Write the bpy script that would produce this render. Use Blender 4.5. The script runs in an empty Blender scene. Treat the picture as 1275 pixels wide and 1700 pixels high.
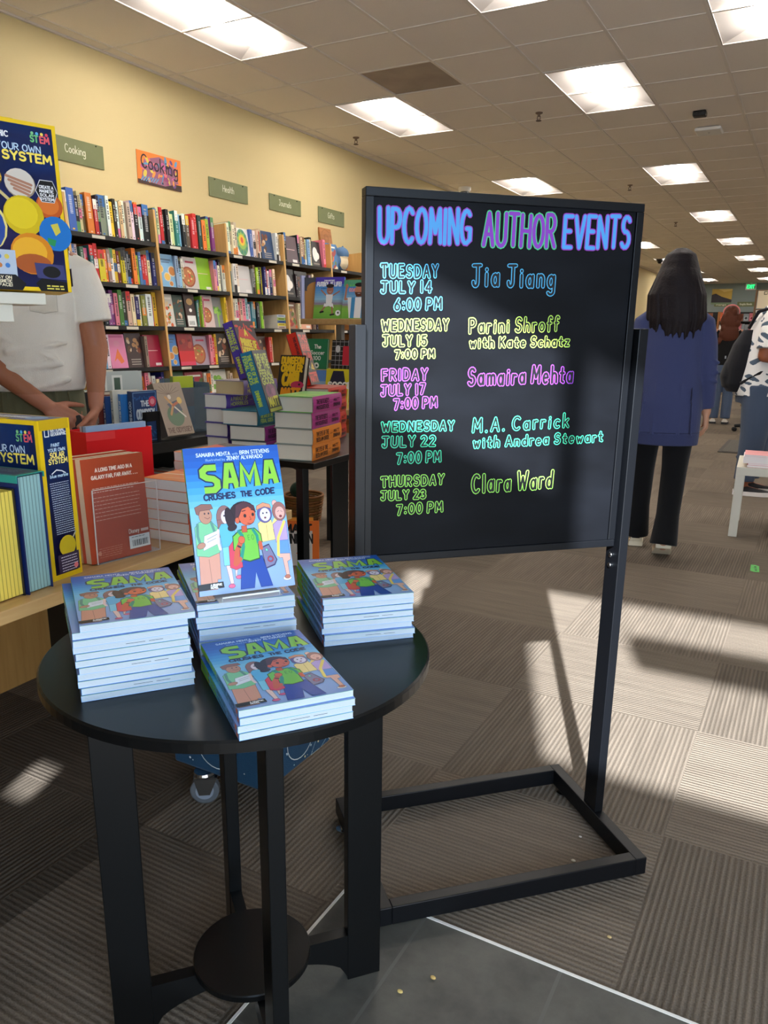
import bpy, bmesh, math, random
from mathutils import Vector, Matrix, Euler

random.seed(7)
SC = bpy.context.scene
COL = SC.collection
D2R = math.pi / 180.0


def lin(c):
    """sRGB 0-255 triple -> linear rgba"""
    out = []
    for v in c[:3]:
        v = v / 255.0
        out.append(v / 12.92 if v <= 0.04045 else ((v + 0.055) / 1.055) ** 2.4)
    return (out[0], out[1], out[2], 1.0)


# ------------------------------------------------------------------ camera, world, sun, daylight, exposure
cam_data = bpy.data.cameras.new('camera')
cam = bpy.data.objects.new('camera', cam_data)
COL.objects.link(cam)
_yaw, _pit, _rol = -0.505246, -0.257387, 0.011167
_f = Vector((math.sin(_yaw) * math.cos(_pit), math.cos(_yaw) * math.cos(_pit), math.sin(_pit)))
_r = Vector((math.cos(_yaw), -math.sin(_yaw), 0))
_u = _r.cross(_f)
_R = _r * math.cos(_rol) + _u * math.sin(_rol)
_U = -_r * math.sin(_rol) + _u * math.cos(_rol)
M = Matrix((_R, _U, -_f)).transposed().to_4x4()
M.translation = Vector((0, 0, 1.2))
cam.matrix_world = M
cam_data.sensor_fit = 'VERTICAL'
cam_data.sensor_height = 36.0
cam_data.lens = 1279.97 * 36.0 / 1700.0
cam_data.shift_x = (637.5 - 629.0) / 1700.0
cam_data.shift_y = (893.2 - 850.0) / 1700.0
cam_data.clip_start = 0.05
SC.camera = cam

SUN_STRENGTH = 14.0
DAY_POWER = 74.0
CEILING_FILL_POWER = 60.0
LENS_EMIT = 20.0
EXPOSURE = 0.92

world = bpy.data.worlds.new('sky')
SC.world = world
world.use_nodes = True
wn = world.node_tree.nodes
wn['Background'].inputs['Color'].default_value = lin((170, 200, 240))
wn['Background'].inputs['Strength'].default_value = 1.2

sun_data = bpy.data.lights.new('sun', 'SUN')
sun_data.energy = SUN_STRENGTH
sun_data.angle = 0.85 * D2R
sun_data.color = (0.9, 0.95, 1.0)
sun = bpy.data.objects.new('sun', sun_data)
COL.objects.link(sun)
sun.location = (1.2, -4.0, 4.0)
sun.rotation_euler = Vector((-0.309, 0.804, -0.508)).to_track_quat('-Z', 'Y').to_euler()


def area_light(name, loc, target, sx, sy, power, color):
    d = bpy.data.lights.new(name, 'AREA')
    d.shape = 'RECTANGLE'
    d.size, d.size_y, d.energy, d.color = sx, sy, power, color
    o = bpy.data.objects.new(name, d)
    COL.objects.link(o)
    o.location = loc
    o.rotation_euler = (Vector(target) - Vector(loc)).to_track_quat('-Z', 'Y').to_euler()
    return o


# daylight falling in through the storefront glazing behind the camera
area_light('daylight', (0.9, -0.9, 1.35), (-0.5, 3.0, 1.3), 3.0, 1.5, DAY_POWER, (0.55, 0.76, 1.0))

# added fill lamp, aimed inward and up to brighten the ceiling
area_light('ceiling_fill', (1.2, -0.92, 0.55), (0.4, 3.2, 3.0), 4.0, 0.8, CEILING_FILL_POWER, (1.0, 0.95, 0.88))

SC.cycles.diffuse_bounces = 8
SC.view_settings.view_transform = 'Standard'
SC.view_settings.look = 'None'
SC.view_settings.gamma = 1.0
SC.view_settings.use_curve_mapping = False
SC.view_settings.exposure = EXPOSURE


# ------------------------------------------------------------------ materials
MAT = {}


def new_mat(name):
    m = bpy.data.materials.new(name)
    m.use_nodes = True
    MAT[name] = m
    nt = m.node_tree
    return m, nt, nt.nodes, nt.links, nt.nodes['Principled BSDF']


def attr_mat(name, rough, spec=0.5, bump=0.0, bscale=200.0, coat=0.0, sheen=0.0):
    """a printed / dyed surface: base colour from the mesh's own colour attribute, fine grain from noise"""
    m, nt, n, l, b = new_mat(name)
    a = n.new('ShaderNodeAttribute')
    a.attribute_name = 'Col'
    l.new(a.outputs['Color'], b.inputs['Base Color'])
    b.inputs['Roughness'].default_value = rough
    b.inputs['Specular IOR Level'].default_value = spec
    b.inputs['Coat Weight'].default_value = coat
    b.inputs['Coat Roughness'].default_value = 0.15
    b.inputs['Sheen Weight'].default_value = sheen
    if bump > 0:
        tc = n.new('ShaderNodeTexCoord')
        ns = n.new('ShaderNodeTexNoise')
        ns.inputs['Scale'].default_value = bscale
        ns.inputs['Detail'].default_value = 4
        bp = n.new('ShaderNodeBump')
        bp.inputs['Strength'].default_value = bump
        bp.inputs['Distance'].default_value = 0.01
        l.new(tc.outputs['Object'], ns.inputs['Vector'])
        l.new(ns.outputs['Fac'], bp.inputs['Height'])
        l.new(bp.outputs['Normal'], b.inputs['Normal'])
    return m


def flat_mat(name, c, rough=0.5, spec=0.5, metal=0.0, noise=0.0, nscale=8.0, bump=0.0, bscale=60.0, coat=0.0):
    m, nt, n, l, b = new_mat(name)
    b.inputs['Roughness'].default_value = rough
    b.inputs['Specular IOR Level'].default_value = spec
    b.inputs['Metallic'].default_value = metal
    b.inputs['Coat Weight'].default_value = coat
    tc = n.new('ShaderNodeTexCoord')
    ns = n.new('ShaderNodeTexNoise')
    ns.inputs['Scale'].default_value = nscale
    ns.inputs['Detail'].default_value = 5
    l.new(tc.outputs['Object'], ns.inputs['Vector'])
    rp = n.new('ShaderNodeMix')
    rp.data_type = 'RGBA'
    c0 = lin(c)
    rp.inputs['A'].default_value = tuple(v * (1 - noise) for v in c0[:3]) + (1,)
    rp.inputs['B'].default_value = tuple(min(1, v * (1 + noise)) for v in c0[:3]) + (1,)
    l.new(ns.outputs['Fac'], rp.inputs['Factor'])
    l.new(rp.outputs['Result'], b.inputs['Base Color'])
    if bump > 0:
        n2 = n.new('ShaderNodeTexNoise')
        n2.inputs['Scale'].default_value = bscale
        n2.inputs['Detail'].default_value = 6
        l.new(tc.outputs['Object'], n2.inputs['Vector'])
        bp = n.new('ShaderNodeBump')
        bp.inputs['Strength'].default_value = bump
        bp.inputs['Distance'].default_value = 0.01
        l.new(n2.outputs['Fac'], bp.inputs['Height'])
        l.new(bp.outputs['Normal'], b.inputs['Normal'])
    return m


def wood_mat(name, c1, c2, rough=0.45, axis=1):
    m, nt, n, l, b = new_mat(name)
    tc = n.new('ShaderNodeTexCoord')
    mp = n.new('ShaderNodeMapping')
    sc = [22.0, 22.0, 22.0]
    sc[axis] = 1.6
    mp.inputs['Scale'].default_value = sc
    ns = n.new('ShaderNodeTexNoise')
    ns.inputs['Scale'].default_value = 2.2
    ns.inputs['Detail'].default_value = 6
    ns.inputs['Distortion'].default_value = 0.6
    cr = n.new('ShaderNodeValToRGB')
    cr.color_ramp.elements[0].position = 0.3
    cr.color_ramp.elements[0].color = lin(c1)
    cr.color_ramp.elements[1].position = 0.75
    cr.color_ramp.elements[1].color = lin(c2)
    l.new(tc.outputs['Object'], mp.inputs['Vector'])
    l.new(mp.outputs['Vector'], ns.inputs['Vector'])
    l.new(ns.outputs['Fac'], cr.inputs['Fac'])
    l.new(cr.outputs['Color'], b.inputs['Base Color'])
    b.inputs['Roughness'].default_value = rough
    return m


def emit_mat(name, c, strength):
    m, nt, n, l, b = new_mat(name)
    b.inputs['Base Color'].default_value = lin(c)
    b.inputs['Emission Color'].default_value = lin(c)
    b.inputs['Emission Strength'].default_value = strength
    return m


attr_mat('print_gloss', 0.32, 0.5)
attr_mat('print_matte', 0.6, 0.35)
attr_mat('paper', 0.85, 0.2)
attr_mat('cloth', 0.9, 0.15, bump=0.25, bscale=350.0, sheen=0.1)
attr_mat('skin', 0.5, 0.4, bump=0.08, bscale=180.0)
attr_mat('hair', 0.62, 0.18, bump=0.3, bscale=120.0)
attr_mat('rubber', 0.7, 0.3)
attr_mat('ink', 0.55, 0.3)
flat_mat('black_metal', (9, 11, 15), 0.42, 0.24, noise=0.15)
flat_mat('black_laminate', (9, 10, 11), 0.3, 0.3, noise=0.12, nscale=3)
flat_mat('black_shelf', (20, 19, 18), 0.5, 0.4, noise=0.15)
flat_mat('chrome', (190, 195, 200), 0.25, 0.5, metal=1.0)
flat_mat('grey_metal', (120, 120, 116), 0.45, 0.5, metal=0.3)
flat_mat('white_plastic', (228, 226, 220), 0.45, 0.5, noise=0.02)
flat_mat('off_white', (206, 201, 186), 0.5, 0.4, noise=0.04)
flat_mat('black_plastic', (14, 14, 15), 0.4, 0.5, noise=0.1)
flat_mat('wall_yellow', (208, 189, 142), 0.85, 0.2, noise=0.02, nscale=1.5, bump=0.04, bscale=90)
flat_mat('wall_blue', (136, 148, 146), 0.85, 0.2, noise=0.02, bump=0.03, bscale=90)
flat_mat('wall_white', (196, 190, 178), 0.85, 0.2, noise=0.02, bump=0.03, bscale=90)
flat_mat('ceiling_tile', (232, 224, 214), 0.95, 0.1, noise=0.05, nscale=140, bump=0.12, bscale=160)
flat_mat('grid_metal', (222, 214, 204), 0.6, 0.3, noise=0.02)
flat_mat('vent_grey', (168, 154, 140), 0.8, 0.2, noise=0.35, nscale=3.5)
flat_mat('sign_green', (112, 118, 78), 0.55, 0.4, noise=0.12, nscale=9)
flat_mat('troffer_white', (196, 188, 182), 0.6, 0.3)
wood_mat('wood_light', (186, 146, 92), (206, 170, 116), 0.42, axis=1)
wood_mat('wood_upright', (202, 156, 88), (220, 178, 112), 0.45, axis=2)
wood_mat('wood_back', (150, 92, 42), (178, 116, 58), 0.5, axis=1)
wood_mat('wood_panel', (168, 124, 66), (186, 142, 82), 0.5, axis=2)
emit_mat('lamp_lens', (255, 250, 243), LENS_EMIT)
emit_mat('exit_green', (40, 220, 110), 1.6)

# clear acrylic: mostly see-through with a faint gloss
for nm_, tint, mixv in (('acrylic', (252, 253, 254), 0.0), ('smoke_acrylic', (176, 194, 206), 0.22)):
    m, nt, n, l, b = new_mat(nm_)
    tr = n.new('ShaderNodeBsdfTransparent')
    tr.inputs['Color'].default_value = lin(tint)
    b.inputs['Base Color'].default_value = lin(tint)
    b.inputs['Roughness'].default_value = 0.06
    fr = n.new('ShaderNodeFresnel')
    fr.inputs['IOR'].default_value = 1.3
    ad = n.new('ShaderNodeMath')
    ad.operation = 'ADD'
    l.new(fr.outputs[0], ad.inputs[0])
    ad.inputs[1].default_value = mixv
    mx_ = n.new('ShaderNodeMixShader')
    l.new(ad.outputs[0], mx_.inputs['Fac'])
    l.new(tr.outputs[0], mx_.inputs[1])
    l.new(b.outputs[0], mx_.inputs[2])
    l.new(mx_.outputs[0], n['Material Output'].inputs['Surface'])

# chalkboard: black painted panel with soft dusty smears
m, nt, n, l, b = new_mat('board_black')
tc = n.new('ShaderNodeTexCoord')
mp = n.new('ShaderNodeMapping')
mp.inputs['Scale'].default_value = (3.0, 3.0, 8.0)
mp.inputs['Rotation'].default_value = (0, 0.6, 0)
ns = n.new('ShaderNodeTexNoise')
ns.inputs['Scale'].default_value = 1.5
ns.inputs['Detail'].default_value = 7
cr = n.new('ShaderNodeValToRGB')
cr.color_ramp.elements[0].position = 0.35
cr.color_ramp.elements[0].color = lin((10, 11, 14))
cr.color_ramp.elements[1].position = 0.85
cr.color_ramp.elements[1].color = lin((20, 22, 27))
l.new(tc.outputs['Object'], mp.inputs['Vector'])
l.new(mp.outputs['Vector'], ns.inputs['Vector'])
l.new(ns.outputs['Fac'], cr.inputs['Fac'])
l.new(cr.outputs['Color'], b.inputs['Base Color'])
b.inputs['Roughness'].default_value = 0.5
b.inputs['Specular IOR Level'].default_value = 0.09


def math_node(n, l, op, a, b=None, c=None):
    x = n.new('ShaderNodeMath')
    x.operation = op
    for k, v in enumerate((a, b, c)):
        if v is None:
            continue
        if isinstance(v, (int, float)):
            x.inputs[k].default_value = v
        else:
            l.new(v, x.inputs[k])
    return x.outputs[0]


# carpet: 61 cm tiles, ribbed, turned a quarter from tile to tile, each tile its own tone
m, nt, n, l, b = new_mat('carpet')
tc = n.new('ShaderNodeTexCoord')
sx = n.new('ShaderNodeSeparateXYZ')
l.new(tc.outputs['Object'], sx.inputs[0])
T = 0.61
ux = math_node(n, l, 'DIVIDE', math_node(n, l, 'ADD', sx.outputs['X'], 0.18 + 40 * T), T)
uy = math_node(n, l, 'DIVIDE', math_node(n, l, 'ADD', sx.outputs['Y'], -1.20 + 40 * T), T)
ix = math_node(n, l, 'FLOOR', ux)
iy = math_node(n, l, 'FLOOR', uy)
par = math_node(n, l, 'MODULO', math_node(n, l, 'ADD', ix, iy), 2.0)
cmb = n.new('ShaderNodeCombineXYZ')
l.new(ix, cmb.inputs[0])
l.new(iy, cmb.inputs[1])
wn_ = n.new('ShaderNodeTexWhiteNoise')
wn_.noise_dimensions = '2D'
l.new(cmb.outputs[0], wn_.inputs['Vector'])
coord = n.new('ShaderNodeMix')
coord.data_type = 'FLOAT'
l.new(par, coord.inputs['Factor'])
l.new(sx.outputs['X'], coord.inputs['A'])
l.new(sx.outputs['Y'], coord.inputs['B'])
cross = n.new('ShaderNodeMix')
cross.data_type = 'FLOAT'
l.new(par, cross.inputs['Factor'])
l.new(sx.outputs['Y'], cross.inputs['A'])
l.new(sx.outputs['X'], cross.inputs['B'])
rib = math_node(n, l, 'SINE', math_node(n, l, 'MULTIPLY', coord.outputs['Result'], 2 * math.pi / 0.0135))
# broad streaks along the ribs
cs = n.new('ShaderNodeCombineXYZ')
l.new(math_node(n, l, 'MULTIPLY', coord.outputs['Result'], 38.0), cs.inputs[0])
l.new(math_node(n, l, 'MULTIPLY', cross.outputs['Result'], 3.0), cs.inputs[1])
st = n.new('ShaderNodeTexNoise')
st.inputs['Scale'].default_value = 1.0
st.inputs['Detail'].default_value = 3
l.new(cs.outputs[0], st.inputs['Vector'])
fz = n.new('ShaderNodeTexNoise')
fz.inputs['Scale'].default_value = 260.0
fz.inputs['Detail'].default_value = 3
l.new(tc.outputs['Object'], fz.inputs['Vector'])
ribamt = math_node(n, l, 'MULTIPLY', rib, math_node(n, l, 'MULTIPLY', st.outputs['Fac'], 0.30))
tone = math_node(n, l, 'ADD', math_node(n, l, 'MULTIPLY', wn_.outputs['Value'], 0.30), 0.72)
tone = math_node(n, l, 'ADD', tone, ribamt)
tone = math_node(n, l, 'ADD', tone, math_node(n, l, 'MULTIPLY', math_node(n, l, 'SUBTRACT', st.outputs['Fac'], 0.5), 0.55))
tone = math_node(n, l, 'ADD', tone, math_node(n, l, 'MULTIPLY', math_node(n, l, 'SUBTRACT', fz.outputs['Fac'], 0.5), 0.7))
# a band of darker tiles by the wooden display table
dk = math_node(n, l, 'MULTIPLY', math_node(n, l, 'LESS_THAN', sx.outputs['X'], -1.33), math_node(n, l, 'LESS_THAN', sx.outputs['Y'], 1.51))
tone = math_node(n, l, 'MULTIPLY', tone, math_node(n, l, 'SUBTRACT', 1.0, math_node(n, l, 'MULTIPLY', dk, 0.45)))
sc_ = n.new('ShaderNodeVectorMath')
sc_.operation = 'SCALE'
sc_.inputs[0].default_value = lin((118, 107, 95))[:3]
l.new(tone, sc_.inputs['Scale'])
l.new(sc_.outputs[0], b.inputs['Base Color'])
b.inputs['Roughness'].default_value = 0.95
b.inputs['Specular IOR Level'].default_value = 0.1
bp = n.new('ShaderNodeBump')
bp.inputs['Strength'].default_value = 0.5
bp.inputs['Distance'].default_value = 0.004
l.new(math_node(n, l, 'ADD', math_node(n, l, 'MULTIPLY', rib, 0.5), fz.outputs['Fac']), bp.inputs['Height'])
l.new(bp.outputs['Normal'], b.inputs['Normal'])

# slate tiles with grout
m, nt, n, l, b = new_mat('slate')
tc = n.new('ShaderNodeTexCoord')
sx = n.new('ShaderNodeSeparateXYZ')
l.new(tc.outputs['Object'], sx.inputs[0])
G = 0.2915
gx = math_node(n, l, 'FRACT', math_node(n, l, 'DIVIDE', math_node(n, l, 'ADD', sx.outputs['X'], 0.573 + 30 * G), G))
gy = math_node(n, l, 'FRACT', math_node(n, l, 'DIVIDE', math_node(n, l, 'ADD', sx.outputs['Y'], -0.86 + 30 * G * 2), G * 2))
mx = math_node(n, l, 'MINIMUM', gx, math_node(n, l, 'SUBTRACT', 1.0, gx))
my = math_node(n, l, 'MULTIPLY', math_node(n, l, 'MINIMUM', gy, math_node(n, l, 'SUBTRACT', 1.0, gy)), 2.0)
grout = math_node(n, l, 'LESS_THAN', math_node(n, l, 'MINIMUM', mx, my), 0.012)
ns = n.new('ShaderNodeTexNoise')
ns.inputs['Scale'].default_value = 5.0
ns.inputs['Detail'].default_value = 9
ns.inputs['Roughness'].default_value = 0.65
l.new(tc.outputs['Object'], ns.inputs['Vector'])
cr = n.new('ShaderNodeValToRGB')
cr.color_ramp.elements[0].position = 0.3
cr.color_ramp.elements[0].color = lin((52, 52, 50))
cr.color_ramp.elements[1].position = 0.75
cr.color_ramp.elements[1].color = lin((102, 99, 91))
l.new(ns.outputs['Fac'], cr.inputs['Fac'])
mixg = n.new('ShaderNodeMix')
mixg.data_type = 'RGBA'
l.new(grout, mixg.inputs['Factor'])
l.new(cr.outputs['Color'], mixg.inputs['A'])
mixg.inputs['B'].default_value = lin((90, 88, 84))
l.new(mixg.outputs['Result'], b.inputs['Base Color'])
b.inputs['Roughness'].default_value = 0.55
bp = n.new('ShaderNodeBump')
bp.inputs['Strength'].default_value = 0.35
bp.inputs['Distance'].default_value = 0.01
l.new(math_node(n, l, 'SUBTRACT', ns.outputs['Fac'], grout), bp.inputs['Height'])
l.new(bp.outputs['Normal'], b.inputs['Normal'])


# ------------------------------------------------------------------ mesh helpers
class MB:
    def __init__(s, c=(200, 200, 200)):
        s.v, s.f, s.c, s.sm = [], [], [], []
        s.col = lin(c)

    def face(s, pts, c=None, smooth=False):
        i = len(s.v)
        s.v += [tuple(p) for p in pts]
        s.f.append(tuple(range(i, i + len(pts))))
        s.c.append(lin(c) if c else s.col)
        s.sm.append(smooth)

    def idx(s, verts, faces, c=None, smooth=False):
        i = len(s.v)
        s.v += [tuple(p) for p in verts]
        cc = lin(c) if c else s.col
        for f in faces:
            s.f.append(tuple(i + k for k in f))
            s.c.append(cc)
            s.sm.append(smooth)

    def box(s, x0, x1, y0, y1, z0, z1, c=None, M=None, **fc):
        """axis box; fc: per-side colours xm xp ym yp zm zp"""
        P = [Vector((x, y, z)) for x in (x0, x1) for y in (y0, y1) for z in (z0, z1)]
        if M is not None:
            P = [M @ p for p in P]
        F = dict(xm=(0, 1, 3, 2), xp=(4, 6, 7, 5), ym=(0, 4, 5, 1), yp=(2, 3, 7, 6), zm=(0, 2, 6, 4), zp=(1, 5, 7, 3))
        i = len(s.v)
        s.v += [tuple(p) for p in P]
        for k, f in F.items():
            s.f.append(tuple(i + q for q in f))
            s.c.append(lin(fc.get(k) or c) if (fc.get(k) or c) else s.col)
            s.sm.append(False)

    def bbox(s, x0, x1, y0, y1, z0, z1, b=0.003, c=None, M=None):
        """box with softened edges"""
        bm = bmesh.new()
        bmesh.ops.create_cube(bm, size=1.0)
        for v in bm.verts:
            v.co = Vector((x0 + (v.co.x + 0.5) * (x1 - x0), y0 + (v.co.y + 0.5) * (y1 - y0), z0 + (v.co.z + 0.5) * (z1 - z0)))
        bmesh.ops.bevel(bm, geom=list(bm.edges), offset=b, segments=2, profile=0.5, affect='EDGES')
        bm.verts.index_update()
        vs = [(M @ v.co) if M is not None else v.co.copy() for v in bm.verts]
        s.idx(vs, [[v.index for v in f.verts] for f in bm.faces], c)
        bm.free()

    def loft(s, rings, c=None, cap=True, smooth=True, closed=True):
        i = len(s.v)
        k = len(rings[0])
        cc = lin(c) if c else s.col
        for r in rings:
            s.v += [tuple(p) for p in r]
        for a in range(len(rings) - 1):
            for q in range(k if closed else k - 1):
                s.f.append((i + a * k + q, i + a * k + (q + 1) % k, i + (a + 1) * k + (q + 1) % k, i + (a + 1) * k + q))
                s.c.append(cc)
                s.sm.append(smooth)
        if cap:
            s.f.append(tuple(i + q for q in reversed(range(k))))
            s.f.append(tuple(i + (len(rings) - 1) * k + q for q in range(k)))
            s.c += [cc, cc]
            s.sm += [False, False]

    def tube(s, path, radii, c=None, n=12, cap=True):
        path = [Vector(p) for p in path]
        if isinstance(radii, (int, float)):
            radii = [radii] * len(path)
        rings = []
        t = (path[1] - path[0]).normalized()
        a = t.orthogonal().normalized()
        for i, p in enumerate(path):
            t = (path[min(i + 1, len(path) - 1)] - path[max(i - 1, 0)]).normalized()
            a = (a - t * a.dot(t)).normalized()
            bb = t.cross(a)
            rings.append([p + (a * math.cos(q * 2 * math.pi / n) + bb * math.sin(q * 2 * math.pi / n)) * radii[i] for q in range(n)])
        s.loft(rings, c, cap)

    def capsule(s, p0, p1, r0, r1, c=None, n=14, m=5):
        p0, p1 = Vector(p0), Vector(p1)
        t = p1 - p0
        if t.length < 1e-6:
            t = Vector((0, 0, 1e-4))
        t.normalize()
        a = t.orthogonal().normalized()
        b_ = t.cross(a)
        rings = []
        for k in range(1, m + 1):
            th = -math.pi / 2 + k * (math.pi / 2) / m
            rings.append((p0 + t * (r0 * math.sin(th)), r0 * math.cos(th)))
        for k in range(0, m):
            th = k * (math.pi / 2) / m
            rings.append((p1 + t * (r1 * math.sin(th)), r1 * math.cos(th)))
        s.loft([[p + (a * math.cos(q * 2 * math.pi / n) + b_ * math.sin(q * 2 * math.pi / n)) * r for q in range(n)] for p, r in rings], c)

    def ellipsoid(s, ctr, rx, ry, rz, c=None, n=18, m=10, M=None):
        ctr = Vector(ctr)
        rings = []
        for k in range(1, m):
            th = -math.pi / 2 + math.pi * k / m
            rg = []
            for q in range(n):
                p = Vector((rx * math.cos(th) * math.cos(q * 2 * math.pi / n), ry * math.cos(th) * math.sin(q * 2 * math.pi / n), rz * math.sin(th)))
                if M is not None:
                    p = M @ p
                rg.append(ctr + p)
            rings.append(rg)
        s.loft(rings, c)

    def erings(s, specs, c=None, n=24, cap=True):
        """loft of horizontal ellipses: (x, y, z, rx, ry)"""
        s.loft([[(x + rx * math.cos(q * 2 * math.pi / n), y + ry * math.sin(q * 2 * math.pi / n), z) for q in range(n)] for x, y, z, rx, ry in specs], c, cap)

    def lathe(s, prof, ctr=(0, 0, 0), c=None, n=48):
        cx, cy, cz = ctr
        rings = [[(cx + r * math.cos(q * 2 * math.pi / n), cy + r * math.sin(q * 2 * math.pi / n), cz + z) for q in range(n)] for r, z in prof]
        s.loft(rings, c, cap=True, smooth=False)

    def mesh(s, name):
        me = bpy.data.meshes.new(name)
        me.from_pydata(s.v, [], s.f)
        at = me.attributes.new('Col', 'FLOAT_COLOR', 'CORNER')
        buf = []
        for p in me.polygons:
            buf += list(s.c[p.index]) * p.loop_total
        at.data.foreach_set('color', buf)
        me.polygons.foreach_set('use_smooth', s.sm)
        me.update()
        return me

    def build(s, name, mat, parent=None, M=None):
        me = s.mesh(name)
        me.materials.append(MAT[mat])
        return link(name, me, parent, M)


def link(name, me, parent=None, M=None):
    o = bpy.data.objects.new(name, me)
    COL.objects.link(o)
    if parent is not None:
        o.parent = parent
    if M is not None:
        if parent is None:
            o.matrix_world = M
        else:
            o.matrix_local = M
    return o


def tag(o, label, cat, group=None):
    o['label'] = label
    o['category'] = cat
    if group:
        o['group'] = group
    return o


def thing(name, label, cat, loc=(0, 0, 0), rz=0.0, group=None, rot=None):
    o = bpy.data.objects.new(name, None)
    o.empty_display_size = 0.05
    COL.objects.link(o)
    o.location = loc
    o.rotation_euler = rot if rot is not None else (0, 0, rz)
    return tag(o, label, cat, group)


def struct(o):
    o['kind'] = 'structure'
    return o


def copy_tree(o, parent=None):
    c = o.copy()
    COL.objects.link(c)
    if parent is not None:
        c.parent = parent
    for ch in list(o.children):
        copy_tree(ch, c)
    return c


def RZ(a):
    return Matrix.Rotation(a, 4, 'Z')


def TR(x, y, z):
    return Matrix.Translation((x, y, z))


def organic(name, build, voxel, smooth, colour, mat, parent, factor=0.5):
    """one continuous surface grown from overlapping volumes (merged by remeshing, then relaxed)"""
    mb = MB()
    build(mb)
    me0 = mb.mesh('tmp')
    o = bpy.data.objects.new('tmp', me0)
    COL.objects.link(o)
    r = o.modifiers.new('r', 'REMESH')
    r.mode = 'VOXEL'
    r.voxel_size = voxel
    if smooth:
        sm = o.modifiers.new('s', 'SMOOTH')
        sm.iterations = smooth
        sm.factor = factor
    dg = bpy.context.evaluated_depsgraph_get()
    dg.update()
    ev = o.evaluated_get(dg)
    me = bpy.data.meshes.new_from_object(ev, depsgraph=dg)
    bpy.data.objects.remove(o)
    bpy.data.meshes.remove(me0)
    me.name = name
    for k in list(me.attributes):
        if k.name == 'Col':
            me.attributes.remove(k)
    at = me.attributes.new('Col', 'FLOAT_COLOR', 'CORNER')
    buf = []
    for p in me.polygons:
        buf += list(lin(colour(p.center))) * p.loop_total
    at.data.foreach_set('color', buf)
    me.polygons.foreach_set('use_smooth', [True] * len(me.polygons))
    me.materials.clear()
    me.materials.append(MAT[mat])
    me.update()
    return link(name, me, parent)


# ------------------------------------------------------------------ a stroke alphabet for all the lettering
def EL(cx, cy, rx, ry, a0, a1, k=9):
    return [(cx + rx * math.cos((a0 + (a1 - a0) * i / k) * D2R), cy + ry * math.sin((a0 + (a1 - a0) * i / k) * D2R)) for i in range(k + 1)]


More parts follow.
